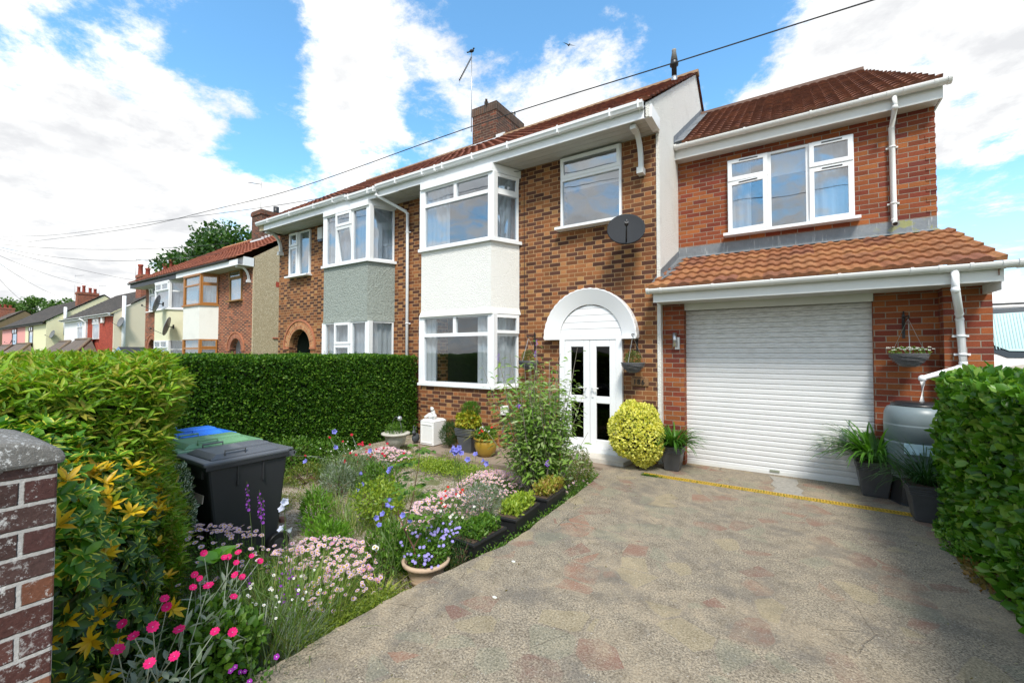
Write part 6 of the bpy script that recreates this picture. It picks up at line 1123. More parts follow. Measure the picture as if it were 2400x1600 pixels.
for i, (x, y, rx, ry, h_, n_, mt_, l_, w_) in enumerate(((-4.75, -3.0, .35, .3, .30, 1600, 'leaf_mid', .06, .018), (-4.2, -3.35, .25, .25, .22, 1100, 'leaf_lime', .05, .016), (-5.15, -3.35, .3, .25, .32, 1300, 'leaf_silver', .06, .014), (-3.75, -4.45, .30, .2, .26, 1300, 'leaf_bright', .07, .014), (-3.0, -4.35, .22, .25, .30, 1300, 'leaf_mid', .06, .022), (-6.0, -3.3, .25, .3, .25, 1000, 'leaf_weed', .05, .014), (-3.55, -5.0, .35, .2, .16, 1300, 'leaf_grass', .06, .012))):
    bush('low_plant', ['leafy green clump in front of the crimson campions', 'lime green clump between the gravel clearing and the crimson campions', 'silvery clump left of the leafy clump before the crimson campions', 'bright feathery clump behind the sprawling pink daisies', 'green clump directly behind the bowl with violet campanula', 'thin weedy clump on the gravel near the hedge foot', 'grassy clump at the wheel of the charcoal bin'][i], 'plant', (x, y, gz(x, y)+h_*.4), (rx, ry, h_), n_, MATS[mt_], l_, w_, zmin=gz(x, y), up=.9, spread=.55)
bush('low_plant', 'leafy green undergrowth in front of the lilac daisy bank', 'plant', (-2.80, -3.95, -.06), (.22, .50, .20), 2200, L_mid, .05, .020, zmin=-.2, up=.7)
t = bush('low_plant', 'pale silver lavender-like bush behind the nearest black trough', 'plant', (-2.75, -3.30, .12), (.20, .30, .24), 1500, L_silver, .06, .008, zmin=-.2, up=1.0)
bush('low_plant', 'dark small-leaved rosemary sprig right of the terracotta bowl', 'plant', (-2.42, -4.05, .0), (.10, .18, .14), 900, L_dk, .028, .007, zmin=-.15, up=.6)
for i in range(10): p = (-2.85+rnd.uniform(-.25, .2), -3.75+rnd.uniform(-.5, .5), .22+rnd.uniform(-.05, .12)); 
flowerplant('scarlet flowers at the edge of the lilac daisy bank', 'flowers', (-2.95, -3.6, -.1), [(-2.95+rnd.uniform(-.14, .14), -3.6+rnd.uniform(-.16, .16), .26+rnd.uniform(-.05, .06)) for _ in range(9)], flower_mesh('red_bloom', P_red, P_red, .02, 5, .2, .4), .8, STEM, L_mid, .12, .04)
flowerplant('white snapdragon blooms above the strap-leaved grass', 'flowers', (-2.62, -4.0, -.1), [(-2.62+rnd.uniform(-.12, .12), -3.95+rnd.uniform(-.25, .25), .25+rnd.uniform(-.15, .15)) for _ in range(9)], F_wht, 1.3, STEM, L_mid, .1, .04)
flowerplant('one white oxeye daisy left of the terracotta bowl', 'flowers', (-2.72, -4.72, -.1), [(-2.72, -4.74, .23), (-2.74, -4.70, .2)], F_ox, 1.0, STEM, L_mid, .02, .03)
flowerplant('white candytuft heads low in the front of the bed', 'flowers', (-2.75, -5.5, -.1), [(-2.75+rnd.uniform(-.22, .22), -5.45+rnd.uniform(-.3, .3), .20+rnd.uniform(-.08, .06)) for _ in range(26)], F_wht, .9, STEM, L_mid, .2, .03)
flowerplant('small white flowers beside the pink daisies by the crimson campions', 'flowers', (-5.9, -2.7, -.1), [(-5.85+rnd.uniform(-.5, .35), -2.6+rnd.uniform(-.35, .35), .12+rnd.uniform(-.1, .12)) for _ in range(34)], F_wht, 1.0, STEM, L_mid, .35, .03)
# terracotta bowl with campanula and a young tree
t = thing('terracotta_bowl', 'wide pale terracotta bowl half sunk beside the concrete, planted with violet campanula', 'plant pot', (-2.63, -4.32, -.2)); m = M(); c = (-2.575, -4.32, -.155)
m.lathe((-2.58, -4.32, -.17), [(.12, 0), (.135, .04), (.13, .05), (.145, .07), (.14, .08), (.175, .145), (.195, .155), (.20, .18), (.18, .19), (.17, .17), (.16, .14)], 36); m.put('bowl', t, TERRA); m = M(); m.lathe((-2.58, -4.32, -.02), [(.16, 0), (.10, .01)], 24); m.put('soil', t, SOIL)
P_, N_ = ell_pts((-2.58, -4.30, .05), (.18, .18, .10), 1500, .5, .0); leaves('foliage', t, L_mid, off(t, P_), rdir(len(P_), N_, .7, .3), rdir(len(P_), N_, .5), .028, .02)
for i in range(70):
    a = rnd.uniform(0, 6.28); q = math.sqrt(rnd.random())*.24; k = rnd.random()
    p = (-2.58+q*math.cos(a), -4.32+q*math.sin(a), .12+rnd.uniform(0, .07)) if k < .35 else ((-2.50+rnd.gauss(0, .055), -4.16+rnd.gauss(0, .07), .19+rnd.gauss(0, .045)) if k < .75 else (-2.50+rnd.gauss(0, .07), -4.46+rnd.gauss(0, .03), .08+rnd.gauss(0, .03)))
    bloom(t, F_star, p, tocam(p), rnd.uniform(.7, 1.0))
t = thing('sapling', 'young tree with a bare crooked stem and broad leaves growing from the terracotta bowl', 'young tree', (-2.62, -4.36, -.05)); m = M()
m.tube([(-2.60, -4.40, -.05), (-2.63, -4.41, .12), (-2.71, -4.44, .26), (-2.77, -4.46, .40)], [.010, .009, .007, .005], 6); m.tube([(-2.63, -4.41, .13), (-2.58, -4.38, .24)], [.006, .003], 5); m.tube([(-2.71, -4.44, .26), (-2.70, -4.36, .5), (-2.66, -4.33, .80), (-2.66, -4.32, .98)], [.006, .004, .003, .002], 5); m.put('trunk', t, plain('twig_brown', (.14, .07, .045), .8, .2))
P_ = []; D_ = []
for i in range(34):
    z = rnd.uniform(.25, .95); a = rnd.uniform(0, 6.28); l_ = rnd.uniform(.05, .26)*(1.25-z*.6)
    for k in range(5): q = l_*(.4+.15*k); P_.append((-2.68+q*math.cos(a), -4.38+q*math.sin(a), z+q*.1)); D_.append((math.cos(a+(k%2*2-1)*.9), math.sin(a+(k%2*2-1)*.9), .1))
leaves('leaves', t, L_mid, off(t, np.array(P_)), np.array(D_), np.tile([[0, -.2, 1.]], (len(P_), 1))+R.normal(size=(len(P_), 3))*.2, .062, .040, detail=True, curl=.2)
# black troughs
def trough(p, q, label, plant=True):
    p, q = Vector(p), Vector(q); t_ = (q-p); L_ = t_.length; t_.normalize(); n_ = Vector((-t_.y, t_.x, 0)); t = thing('trough_planter', label, 'planter', tuple((p+q)/2), 'black plastic troughs along the concrete edge'); m = M(); w_ = .11
    pl = lambda a, b: [tuple((p+t_*u+n_*v).xy) for u, v in ((b, -a), (L_-b, -a), (L_-b, a), (b, a))]
    m.prism(pl(w_*.85, .02), p.z, p.z+.20, pl(w_, 0)); body = m.put('trough', t, BLACKP); m = M(); m.prism(pl(w_+.012, -.012), p.z+.19, p.z+.215); m.put('rim', body, BLACKP, bevel=.005); m = M(); m.prism(pl(w_-.01, .01), p.z+.216, p.z+.218); m.put('soil', t, SOIL)
    if plant:
        n = 1500; u = R.uniform(.05, L_-.05, n); v = R.uniform(-w_*.9, w_*.9, n); P_ = np.array(p)[None]+u[:, None]*np.array(t_)+v[:, None]*np.array(n_); P_[:, 2] = p.z+.20+R.uniform(0, .12, n)
        leaves('lettuce_leaves', t, plant, off(t, P_), rdir(n, np.array([[0, 0, .8]]), .6), rdir(n, np.array([[0, 0, 1.]]), .6), .05*R.uniform(.5, 1.1, n), .02, detail=False)
    return t
L_let = leafmat('leaf_lettuce', [(.26, .36, .03), (.36, .44, .05), (.18, .30, .03)])
trough((-2.37, -3.44, -.10), (-2.42, -2.90, -.10), 'middle black trough with pale green seedlings, nearest the open concrete', L_let); trough((-2.39, -2.76, -.10), (-2.42, -2.22, -.10), 'far black trough of reddish lettuce below the buddleia', leafmat('leaf_lettuce_red', [(.26, .36, .03), (.36, .20, .06), (.36, .44, .05)]))
trough((-2.42, -4.02, -.13), (-2.40, -3.56, -.13), 'near black trough almost hidden under arching strap leaves', L_mid)
# buddleia
t = thing('buddleia', 'tall airy buddleia bush with long wands and grey-green leaves in front of the porch', 'shrub', (-2.72, -2.1, -.15)); m = M(); P_ = []; D_ = []; b = Vector((-2.70, -2.15, -.15))
wands = []
for i in range(74):
    a = rnd.uniform(0, 6.28); l_ = rnd.uniform(.7, 1.75); sp = rnd.uniform(.05, .52)*(1.25 if math.cos(a-2.6) > 0 else 1.0); b2 = b+Vector((rnd.uniform(-.16, .16), rnd.uniform(-.16, .16), rnd.uniform(0, .1)))
    if i < 9: l_ = 1.7+.035*i; sp *= .75
    e = b2+Vector((math.cos(a)*sp*1.15, math.sin(a)*sp*1.15, l_)); mid = b2.lerp(e, .5)+Vector((math.cos(a)*.03, math.sin(a)*.03, .02)); m.tube([b2, mid, e], [.008, .005, .002], 5, cap=False); wands.append(e)
    steps_ = int(l_/.062)
    for k in range(max(4, steps_//5), steps_):
        f_ = k/steps_; q = b2.lerp(mid, f_*2) if f_ < .5 else mid.lerp(e, f_*2-1); a2 = k*1.57+i; dens = 3 if f_ < .8 else 1
        if f_ > .80 and k % 2: continue
        for dsg in (0, PI):
            for j_ in range(dens): dd = a2+dsg+rnd.gauss(0, .3)+j_*1.1; o_ = rnd.uniform(0, .09); P_.append((q.x+o_*math.cos(dd), q.y+o_*math.sin(dd), q.z+rnd.gauss(0, .02))); D_.append((math.cos(dd), math.sin(dd), rnd.uniform(-.3, .4)))
m.put('stems', t, plain('grey_wand', (.22, .20, .16), .8, .2)); P_ = np.array(P_); D_ = np.array(D_); n_ = len(P_)
leaves('foliage', t, L_bud, off(t, P_), D_, np.tile([[0, 0, 1.]], (n_, 1))+R.normal(size=(n_, 3))*.4, .098*R.uniform(.5, 1.2, n_), .034*R.uniform(.8, 1.2, n_), detail=True, curl=.3)
F_bd = flower_mesh('buddleia_floret', P_viol, P_viol, .008, 4, .3, .2)
for e in wands[2:12:3]:
    for k in range(14): p = e+Vector((rnd.gauss(0, .008), rnd.gauss(0, .008), -.006*k)); bloom(t, F_bd, p, tocam(p), .7)
for c_ in ((-2.45, -2.45, .42), (-2.75, -2.6, 1.1)):
    for k in range(10): p = (c_[0]+rnd.gauss(0, .012), c_[1]+rnd.gauss(0, .012), c_[2]+rnd.gauss(0, .02)); bloom(t, F_bd, p, tocam(p), 1.1)
bush('low_plant', 'dense leafy growth at the foot of the buddleia beside the steps', 'plant', (-2.55, -1.45, .10), (.28, .42, .34), 3200, leafmat('leaf_foot', [(.06, .13, .02), (.11, .19, .03), (.24, .20, .05)]), .035, .014, zmin=-.15)
m = M(); m.tube([(-2.48, -2.1, -.1), (-2.46, -2.08, .5)], .012, 6); o = m.put('wooden_stake', None, plain('stake_wood', (.30, .13, .05), .8, .2)); solo(o, 'short reddish wooden stake at the foot of the buddleia', 'stake')
# golden euonymus ball
t = thing('topiary_ball', 'round clipped golden variegated euonymus beside the porch step', 'shrub', (-1.97, -.48, 0)); c = (-1.97, -.48, .52)
P_, N_ = ell_pts(c, (.41, .37, .48), 7000, .14, .03, 14); P_ = P_+N_*(.015*np.sin(P_[:, :1]*13+P_[:, 2:]*11)); leaves('foliage', t, L_gold, off(t, P_), rdir(len(P_), N_, .8, .3), rdir(len(P_), N_, .5, .2), .045*R.uniform(.6, 1.25, len(P_)), .030, detail=True); m = M(); m.ball(c, .29, .27, .38); m.put('core', t, MATS['hedge_core']); m = M(); m.tube([(-1.97, -.48, 0), (-1.97, -.48, .3)], .03, 8); m.put('trunk', t, WOOD)
# planters
def planter(x, y, label, n=190, L_=.50, z=0, s=1.0, dark=False):
    t = thing('planter', label, 'planter', (x, y, z), 'dark square planters of strap-leaved agapanthus'); m = M(); a, b = .105*s, .16*s; H_ = .36*s
    sq = lambda r: [(x-r, y-r), (x+r, y-r), (x+r, y+r), (x-r, y+r)]; m.prism(sq(a), z, z+H_, sq(b)); p = m.put('pot', t, POTG, bevel=.012); m = M()
    for k in range(4): r = b+.004-.003*k; m.prism(sq(r), z+H_-.018-k*.022, z+H_-.004-k*.022)
    m.prism(sq(b+.012), z+H_-.004, z+H_+.012); m.put('ribbed_rim', p, POTG, bevel=.004); m = M(); m.prism(sq(b-.01), z+H_+.012, z+H_+.014); m.put('soil', t, SOIL)
    tuft('', '', '', (x, y, z+H_), .09*s, 0, n, leafmat('leaf_strap_dark', [(.015, .055, .012), (.03, .09, .018)]) if dark else L_strap, L_*s, .027*s if not dark else .012, 1.75, parent=t, spread=.62); return t
planter(-1.50, -.27, 'dark square planter of strap leaves between the golden ball shrub and the roller shutter', 230, .60, s=.95)
planter(.83, -.10, 'dark square planter with a big mop of strap leaves right of the roller shutter', 300, .62, s=1.12)
planter(1.16, -.84, 'dark square planter with fine dark leaves tucked against the right-hand hedge', 300, .60, s=1.0, dark=True)
# water butt
t = thing('water_butt', 'blue-grey plastic water butt on a dark stand against the brick wall', 'water butt', (1.22, -.22, 0)); c = (1.22, -.20, .28); BUTT = plain('butt_plastic', (.17, .215, .23), .38, .1, nscale=3)
m = M(); m.lathe(c, [(.21, 0), (.26, .03), (.275, .20), (.280, .21), (.275, .225), (.295, .42), (.298, .43), (.290, .435), (.290, .445), (.300, .45), (.302, .62), (.305, .63), (.298, .635), (.303, .645), (.295, .76), (.27, .82), (.23, .845)], 40); m.put('barrel', t, BUTT)
m = M(); m.lathe((c[0], c[1], 1.12), [(.235, 0), (.235, .025), (.20, .03), (.19, .045), (.10, .05)], 32); m.put('lid', t, plain('butt_lid', (.02, .022, .025), .3, .2)); m = M(); m.lathe((c[0], c[1], 0), [(.27, 0), (.25, .02), (.235, .27), (.25, .285)], 8, sm=False); m.put('stand', t, BLACKP)
m = M(); n_ = 10
for i in range(n_):
    a0, a1_ = rad(238)+rad(48)*i/n_, rad(238)+rad(48)*(i+1)/n_; r_ = .308; m.quad((c[0]+r_*math.cos(a0), c[1]+r_*math.sin(a0), .60), (c[0]+r_*math.cos(a1_), c[1]+r_*math.sin(a1_), .60), (c[0]+r_*math.cos(a1_), c[1]+r_*math.sin(a1_), .72), (c[0]+r_*math.cos(a0), c[1]+r_*math.sin(a0), .72))
m.put('sticker', t, plain('sticker_worn', (.38, .55, .62), .5, .45, nscale=22))
bush('low_plant', 'weeds and fallen leaves at the foot of the right-hand hedge', 'plant', (1.22, -1.5, .0), (.12, .55, .22), 1700, L_hedge, .045, .03, zmin=.0)
bush('low_plant', 'reddish brown dead leaves heaped below the right-hand hedge', 'plant', (1.24, -2.2, .0), (.12, .45, .10), 900, L_red, .05, .03, zmin=.0, stems=0)
# patio things
t = thing('garden_urn', 'round weathered stone urn with trailing plants in front of the hedge', 'urn', (-6.1, -1.5, -.1)); m = M(); m.lathe((-6.1, -1.5, -.12), [(.12, 0), (.12, .05), (.07, .10), (.08, .14), (.17, .20), (.19, .30), (.20, .34), (.255, .36), (.26, .385), (.22, .39)], 32); m.put('urn', t, STONE)
P_, N_ = ell_pts((-6.1, -1.5, .31), (.17, .17, .13), 700, .5, .26); leaves('plant', t, L_mid, off(t, P_), rdir(len(P_), N_, .7, .5), rdir(len(P_), N_, .5), .05, .014); m = M(); pts = [(-6.08+.13*math.cos(a*PI/8), -1.5, .3+.26*math.sin(a*PI/8)) for a in range(9)]; m.tube(pts, .006, 5); m.put('hoop', t, WICK)
t = thing('glass_ball', 'small clear glass ball on the hoop of the stone urn', 'ornament', (-5.98, -1.5, .54)); m = M(); m.ball((-5.98, -1.52, .54), .045, .045, .045, 16, 10); m.put('ball', t, plain('silver_glass', (.5, .53, .55), .08, .05, metal=.6))
t = thing('rabbit_ornament', 'little dark wire animal ornament between the urn and the white cabinet', 'ornament', (-6.25, -.85, -.05)); m = M(); m.ball((-6.25, -.85, .05), .06, .09, .10); m.ball((-6.22, -.93, .17), .035, .045, .04); m.tube([(-6.24, -.92, .2), (-6.26, -.90, .30)], .01, 5); m.tube([(-6.21, -.92, .2), (-6.19, -.90, .29)], .01, 5); m.put('body', t, plain('dark_metal', (.07, .08, .09), .5, .3))
t = thing('cabinet', 'small white panelled cabinet standing at the left corner of the patio', 'cabinet', (-5.77, -.85, 0)); m = M(); m.box(-5.96, -5.62, -1.02, -.66, -.01, .43); m.prism([(-5.97, -1.03), (-5.61, -1.03), (-5.61, -.65), (-5.97, -.65)], .43, .47, [(-5.92, -.98), (-5.66, -.98), (-5.66, -.70), (-5.92, -.70)]); m.put('body', t, PLAS_W, bevel=.012)
m = M()
for a in ((-5.93, -5.65, .37, .385), (-5.93, -5.65, .03, .045)): m.box(a[0], a[1], -1.03, -1.02, a[2], a[3])
m.box(-5.93, -5.92, -1.03, -1.02, .045, .37); m.box(-5.66, -5.65, -1.03, -1.02, .045, .37); m.put('door_moulding', t, PLAS_W)
t = thing('statue', 'white painted reclining cherub statuette on top of the white cabinet', 'statue', (-5.80, -.85, .47)); m = M(); zs_ = .47
m.ball((-5.83, -.86, zs_+.055), .10, .06, .055, 14, 8); m.ball((-5.73, -.88, zs_+.05), .05, .05, .05, 12, 8); m.ball((-5.78, -.86, zs_+.10), .045, .045, .075, 12, 8); m.ball((-5.775, -.89, zs_+.185), .034, .036, .04, 12, 8); m.tube([(-5.76, -.89, zs_+.12), (-5.70, -.93, zs_+.07), (-5.73, -.95, zs_+.02)], .014, 8); m.tube([(-5.88, -.88, zs_+.06), (-5.94, -.93, zs_+.02)], [.03, .02], 8); m.tube([(-5.80, -.84, zs_+.13), (-5.88, -.80, zs_+.19), (-5.85, -.80, zs_+.11)], [.02, .03, .012], 6); m.put('figure', t, plain('white_plaster', (.72, .72, .70), .6, .15, nscale=30))
bush('rosemary', 'bushy dark needle-leaved shrub between the white cabinet and the tall grey pot', 'shrub', (-5.30, -.92, .22), (.20, .18, .26), 2600, leafmat('leaf_needle', [(.03, .08, .02), (.06, .13, .03)]), .06, .007, zmin=-.02, up=.9, spread=.5)
t = thing('planter', 'tall ribbed grey planter overflowing with lime heuchera and fern against the bay', 'planter', (-4.83, -.95, 0), 'dark square planters of strap-leaved agapanthus' if False else None); x, y = -4.83, -.93; sq = lambda r: [(x-r, y-r), (x+r, y-r), (x+r, y+r), (x-r, y+r)]; m = M(); m.prism(sq(.12), -.02, .40, sq(.19)); p = m.put('pot', t, plain('slate_planter', (.085, .09, .10), .5, .3, nscale=6), bevel=.01); m = M()
for k in range(5): m.prism(sq(.196-.003*k), .38-k*.026, .396-k*.026)
m.put('ribbed_rim', p, MATS['slate_planter'], bevel=.004)
P_, N_ = ell_pts((x-.02, y, .52), (.26, .22, .16), 900, .4, .36, 10); leaves('heuchera_leaves', t, leafmat('leaf_heuchera', [(.26, .36, .03), (.40, .42, .04), (.46, .32, .03), (.16, .28, .02)]), off(t, P_), rdir(len(P_), N_, .5, .0), rdir(len(P_), N_, .4, .5), .055, .058, detail=True); P_, N_ = ell_pts((x-.02, y+.04, .70), (.17, .14, .17), 1100, .5, .5, 8); leaves('fern_leaves', t, L_mid, off(t, P_), rdir(len(P_), N_, .5, .7), rdir(len(P_), N_, .5), .06, .012)
t = thing('plant_pot', 'round yellow glazed pot with mixed plants beside the tall grey planter', 'plant pot', (-4.38, -1.05, 0)); m = M(); m.lathe((-4.38, -1.05, -.02), [(.11, 0), (.16, .06), (.195, .17), (.19, .25), (.175, .275), (.215, .295), (.21, .31), (.17, .305)], 32); m.put('pot', t, YGLZ); P_, N_ = ell_pts((-4.38, -1.05, .32), (.18, .18, .14), 900, .5, .27); leaves('plant', t, L_mid, off(t, P_), rdir(len(P_), N_, .7, .5), rdir(len(P_), N_, .5), .05, .022)
for i, me_ in enumerate([F_wht]*9+[bpy.data.meshes['red_bloom']]*4): p = (-4.38+rnd.uniform(-.14, .2), -1.12+rnd.uniform(-.1, .1), .42+rnd.uniform(-.04, .06)); bloom(t, me_, p, tocam(p), 1.2)
tuft('', '', '', (-4.38, -1.1, .28), .08, 0, 40, leafmat('leaf_yellow_strap', [(.45, .40, .06), (.36, .36, .05)]), .42, .014, 1.7, parent=t, spread=.8)
# stones and edging pieces
for i, (x, y, s_) in enumerate(((-4.9, -4.25, .07), (-3.9, -2.9, .09), (-6.4, -3.35, .12), (-6.15, -3.1, .09), (-4.5, -3.95, .08), (-4.0, -3.35, .10), (-3.55, -4.25, .06))):
    m = M(); k = 7; lo = [(x+s_*(1+.25*math.sin(j*2.3+i))*math.cos(j*6.283/k), y+s_*.7*(1+.2*math.cos(j*3+i))*math.sin(j*6.283/k)) for j in range(k)]; z = gz(x, y); m.prism(lo, z-.02, z+.05, [(x+(a-x)*.7, y+(b-y)*.7) for a, b in lo]); o = m.put('edging_stone', None, plain('broken_tile', (.22, .10, .07), .85, .3, nscale=10, bump=.4), bevel=.012)
    solo(o, ['flat brown stone in the gravel right of the charcoal bin', 'brown stone at the back of the gravel clearing', 'largest reddish stone at the foot of the privet hedge', 'reddish stone just right of the largest one by the hedge', 'broken tile piece beside the bright feathery plant', 'mossy brown stone left of the lilac daisies', 'small stone next to the sprawling pink daisies'][i], 'stone', 'stones lying in the gravel bed')
# fallen white petals
for i, (x, y) in enumerate(((-1.78, -4.46), (-1.95, -3.95))): m = M(); m.ball((x, y, .006), .022, .014, .006, 7, 4); solo(m.put('petal', None, P_whit), ['white petal lying on the concrete near the terracotta bowl', 'small white petal on the concrete near the black troughs'][i], 'petal')
# ================================================================== CARAVAN
t = thing('caravan', 'white caravan with a tinted front window parked behind the right end of the garage', 'caravan', (3.6, 3.4, 0)); WH = plain('caravan_white', (.80, .80, .79), .3, .03)
pr = [(.55, 1.72), (1.05, 1.60), (1.45, 1.62), (1.62, 1.70), (2.38, 1.98), (2.44, 2.0), (2.62, 2.15), (2.78, 2.5), (2.84, 3.0), (2.86, 6.2), (2.2, 6.6), (.6, 6.6)]
xs = [2.15, 2.22, 2.4, 4.3, 4.5, 4.58]; ins = [.16, .05, 0, 0, .05, .16]; m = M(); rings = []
for x, i_ in zip(xs, ins): cy_, cz_ = 4.1, 1.7; rings.append([m.V((x, cy_+(y-cy_)*(1-i_*.35), cz_+(z-cz_)*(1-i_*.6))) for z, y in pr])
for A, B in zip(rings, rings[1:]):
    for k in range(len(pr)): m.F([A[k], A[(k+1) % len(pr)], B[(k+1) % len(pr)], B[k]], sm=True)
m.F(rings[0]); m.F(rings[-1][::-1]); m.put('body', t, WH)
def cp(z): return float(np.interp(z, [1.45, 1.62, 2.38], [1.62, 1.70, 1.98]))
m = M(); N = 8
def wp(u, v, o_): z = 1.70+.66*v+.03*math.sin(u*PI); return (2.36+1.95*u, cp(z)-o_, z)
R_ = [(.0, .0), (.02, -.02), (.5, -.10), (.98, -.02), (1, 0)]
def sheet(mm, u0, u1, v0, v1, o_, n=14):
    for i in range(n):
        a, b = u0+(u1-u0)*i/n, u0+(u1-u0)*(i+1)/n; cut = lambda u: v0+.14*max(0, 1-abs(u-u0)/.10)**2
        mm.quad(wp(a, cut(a), o_), wp(b, cut(b), o_), wp(b, v1, o_), wp(a, v1, o_))
sheet(m, 0, 1, -.06, 1.0, .012); m.put('window_surround', t, plain('tinted_black', (.012, .02, .03), .15, .1)); m = M(); sheet(m, .015, .985, .08, .90, .030); wn = m.put('window', t, plain('pleated_blind', (.36, .58, .60), .35, .08, nscale=3)); m = M()
for i in range(60): u = .02+.96*i/60; a, b = wp(u, .14, .034), wp(u, .89, .034); m.quad(a, (a[0]+.010, a[1], a[2]), (b[0]+.010, b[1], b[2]), b)
m.put('blind_pleats', wn, plain('pleat_line', (.22, .42, .46), .4, .05)); m = M(); m.box(2.30, 4.35, 1.93, 1.95, 2.42, 2.45); m.put('roof_strip', t, POTG); m = M(); m.xf = Matrix.Translation((2.62, 1.60, 1.52)) @ Matrix.Rotation(rad(-10), 4, 'Y'); m.ball((0, 0, 0), .26, .05, .07, 20, 8); m.put('headlight', t, plain('lamp_lens', (.45, .42, .36), .15, .3, nscale=20))
for x in (2.5, 4.1): m = M(); m.tube([(x-.1, 4.2, .32), (x+.1, 4.2, .32)], .32, 24); m.put('wheel', t, BLACKP)
# ================================================================== TREES
def tree(label, c, r, trunk_h, n, ls, group=None, cl=46, mt=None, seed=1):
    global R; Rk = R; R = np.random.default_rng(seed); t = thing('tree', label, 'tree', (c[0], c[1], -.2), group); m = M(); c = Vector(c); b = Vector((c.x, c.y, -.2)); tp = Vector((c.x, c.y, c.z-.1*r[2])); m.tube([b, b.lerp(tp, .5)+Vector((.1*r[0]*.3, 0, 0)), tp], [r[0]*.09, r[0]*.06, r[0]*.03], 10)
    cs = nrm(R.normal(size=(cl, 3)))*(R.uniform(.45, 1, (cl, 1))**.5)*np.array(r)*.82; P_, N_ = [], []
    for i in range(cl):
        k = n//cl; rr = r[0]*R.uniform(.20, .34); v = nrm(R.normal(size=(k, 3))); P_.append(np.array(c)+cs[i]+v*rr*(1-np.abs(R.normal(size=(k, 1)))*.25)); N_.append(v)
        if i % 3 == 0: e = c+Vector(cs[i]); m.tube([b.lerp(tp, .55+.4*rnd.random()), (tp+e)/2, e], [r[0]*.03, r[0]*.018, r[0]*.008], 6)
    m.put('trunk', t, WOOD); P_ = np.concatenate(P_); N_ = np.concatenate(N_); k = len(P_); s_ = R.uniform(.6, 1.2, k); leaves('crown', t, mt or L_tree, off(t, P_), rdir(k, N_*.6, .7, .1), rdir(k, N_, .5, .3), ls*s_, ls*.7*s_); R = Rk; return t
tree('big dark green tree rising behind the roof of the oak-windowed house', (-50.5, 16.0, 9.8), (7.2, 7, 5.0), 6, 26000, .42, cl=90)
tree('second dark tree filling in right of the big one, beside the dark chimney', (-41.5, 18.0, 10.2), (4.8, 5, 4.2), 5, 14000, .40, cl=60, seed=3)
L_tr2 = leafmat('leaf_tree_far', [(.05, .12, .02), (.09, .18, .03), (.13, .23, .05)])
tree('leftmost of the three far trees, above the brown house chimney', (-200, 18, 13), (5.5, 5, 4.5), 5, 3600, .8, 'far trees beyond the row', 24, L_tr2, 4)
tree('middle and tallest of the three far trees, right of the brown house chimney', (-193, 24, 12.5), (6.0, 6, 6), 5, 4600, .8, 'far trees beyond the row', 26, L_tr2, 5)
tree('rightmost of the three far trees, above the long dark roof', (-182, 27, 12.5), (5.5, 5, 5.0), 5, 3800, .8, 'far trees beyond the row', 24, L_tr2, 6)
tree('treetop just showing over the ridge of the sage green house', (-33, 20.5, 13.6), (3.6, 3.6, 3.3), 5, 6000, .30, None, 30, L_tr2, 8)
tree('treetop just peeping over the ridge of the extension', (-9.0, 32, 12.2), (3.6, 3.6, 4.0), 5, 5000, .3, None, 30, L_tree, 9)
# ================================================================== WIRES
POLE = (-43.5, -2.7, 9.1)
def wire(a, b, sag, label, r=.012, grp='overhead wires strung from the pole', col=None):
    a, b = Vector(a), Vector(b); m = M(); pts = []; N = 40
    for i in range(N+1): k = i/N; p = a.lerp(b, k); p.z -= sag*4*k*(1-k); pts.append(p)
    m.tube(pts, r, 5, cap=False); o = m.put('overhead_wire', None, col or plain('wire', (.03, .03, .035), .6, .1)); solo(o, label, 'wire', grp)
def cwire(pts, label, r=.010):
    P_ = [Vector(p) for p in pts]; out = []
    for i in range(len(P_)-1):
        p0 = P_[max(0, i-1)]; p1 = P_[i]; p2 = P_[i+1]; p3 = P_[min(len(P_)-1, i+2)]
        for k in range(6): q = k/6; out.append(.5*((2*p1)+(p2-p0)*q+(2*p0-5*p1+4*p2-p3)*q*q+(3*p1-p0-3*p2+p3)*q**3))
    out.append(P_[-1]); m = M(); m.tube(out, r, 5, cap=False); o = m.put('overhead_wire', None, plain('wire', (.03, .03, .035), .6, .1)); solo(o, label, 'wire', 'overhead wires strung from the pole'); return o
cwire([(-48.5, -2.4, 10.1), (-39.5, -1.6, 8.45), (-34, -1.6, 7.75), (-20, -1.6, 6.2), (-13.2, -1.6, 5.67), (-9.2, -1.6, 5.42), (-4.24, -1.6, 5.38), (-1.14, -1.6, 5.26), (.72, -1.6, 5.19), (1.6, -1.6, 5.14)], 'long black cable crossing in front of the roofs and chimney to the top right', .008)
cwire([(-48.5, -2.4, 9.95), (-33, -1.5, 7.9), (-20, -1.2, 6.5), (-12, -.9, 5.7), (-8.2, -.66, 5.45)], 'thin cable ending at the gutter above the sage green bay', .007)
wire((-48.5, -2.4, 9.7), (-24.2, 3.5, 6.9), .9, 'thin cable running from the pole to the roof of the second pair')
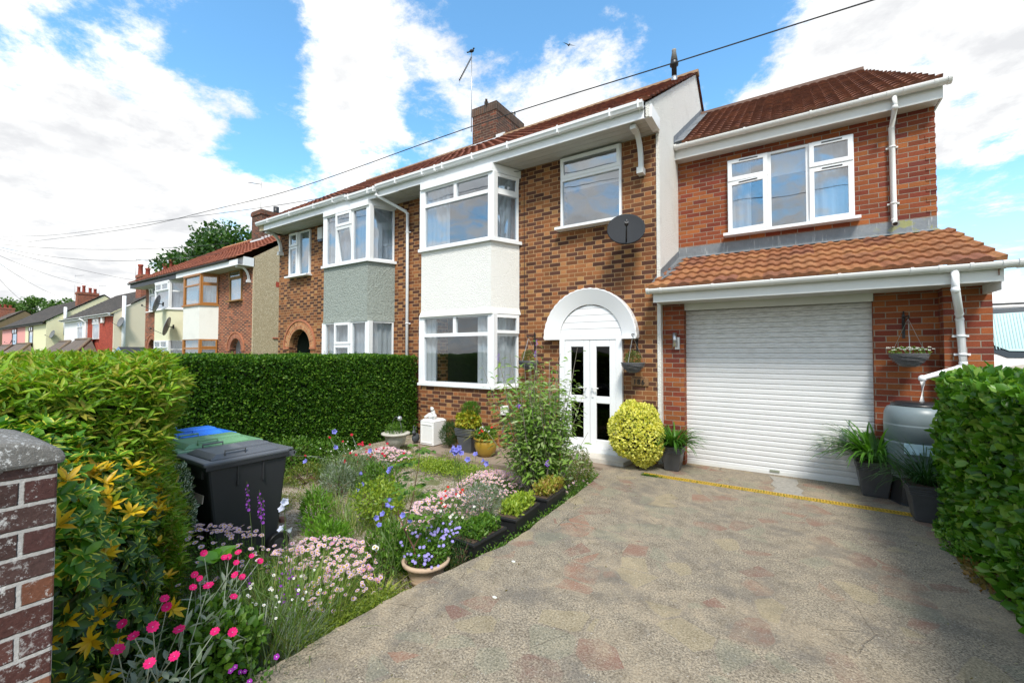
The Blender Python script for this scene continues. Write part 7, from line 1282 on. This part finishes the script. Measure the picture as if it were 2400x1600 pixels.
wire((-48.5, -2.4, 9.6), (-30, 6, 8.7), .5, 'thin cable to the pair of red chimneys above the cream-panelled house')
wire((-48.5, -2.4, 9.5), (-46, 8.5, 7.6), .3, 'thin cable running to the dark roof of the red-fronted house')
wire((-48.5, -2.4, 9.4), (-63.3, 7.2, 8.9), .4, 'thin cable to the big four-pot chimney stack')
wire((-48.5, -2.4, 9.3), (-71, 7, 7.8), .5, 'thin cable to the roof of the pale yellow house')
wire((-48.5, -2.4, 9.1), (-82, 6, 7.2), .6, 'thin cable to the roof over the pink house')
# ================================================================== BIRDS
def bird(c, heading, s, label, col, wings=False, cat='bird'):
    t = thing('bird', label, cat, c); m = M(); m.xf = Matrix.Translation(c) @ Matrix.Rotation(heading, 4, 'Z'); m.ball((0, 0, .07*s), .10*s, .055*s, .06*s, 10, 8)
    m.ball((.085*s, 0, .14*s), .035*s, .032*s, .034*s, 8, 6); m.tube([(.11*s, 0, .138*s), (.145*s, 0, .13*s)], [.01*s, .002*s], 5); m.prism([(-.08*s, -.02*s), (-.20*s, -.03*s), (-.20*s, .03*s), (-.08*s, .02*s)], .05*s, .065*s)
    if wings:
        for sg in (-1, 1):
            a = [(.05, .0, .08), (-.05, .0, .08), (-.02, sg*.22, .14), (.05, sg*.22, .14)]; b = [(.05, sg*.22, .14), (-.02, sg*.22, .14), (-.10, sg*.55, .09)]
            m.F([m.V([q*s for q in v]) for v in a]); m.F([m.V([q*s for q in v]) for v in b])
    else: m.tube([(0, .02*s, .03*s), (0, .02*s, 0)], .006*s, 4); m.tube([(0, -.02*s, .03*s), (0, -.02*s, 0)], .006*s, 4)
    m.put('body', t, col)
bird((-7.38, 2.98, 8.95), 2.2, 1.15, 'grey pigeon perched on top of the dark chimney', plain('pigeon_grey', (.22, .22, .22), .8, .3, nscale=30)); bird((-7.95, 3.0, 10.76), 0.2, .8, 'black bird perched on the tip of the tall aerial', plain('bird_black', (.01, .01, .012), .7, .2))
bird((-17.0, 28.8, 30.3), 2.5, 1.3, 'gull gliding with spread wings high in the clouds', plain('gull_grey', (.10, .09, .09), .8, .2), True)
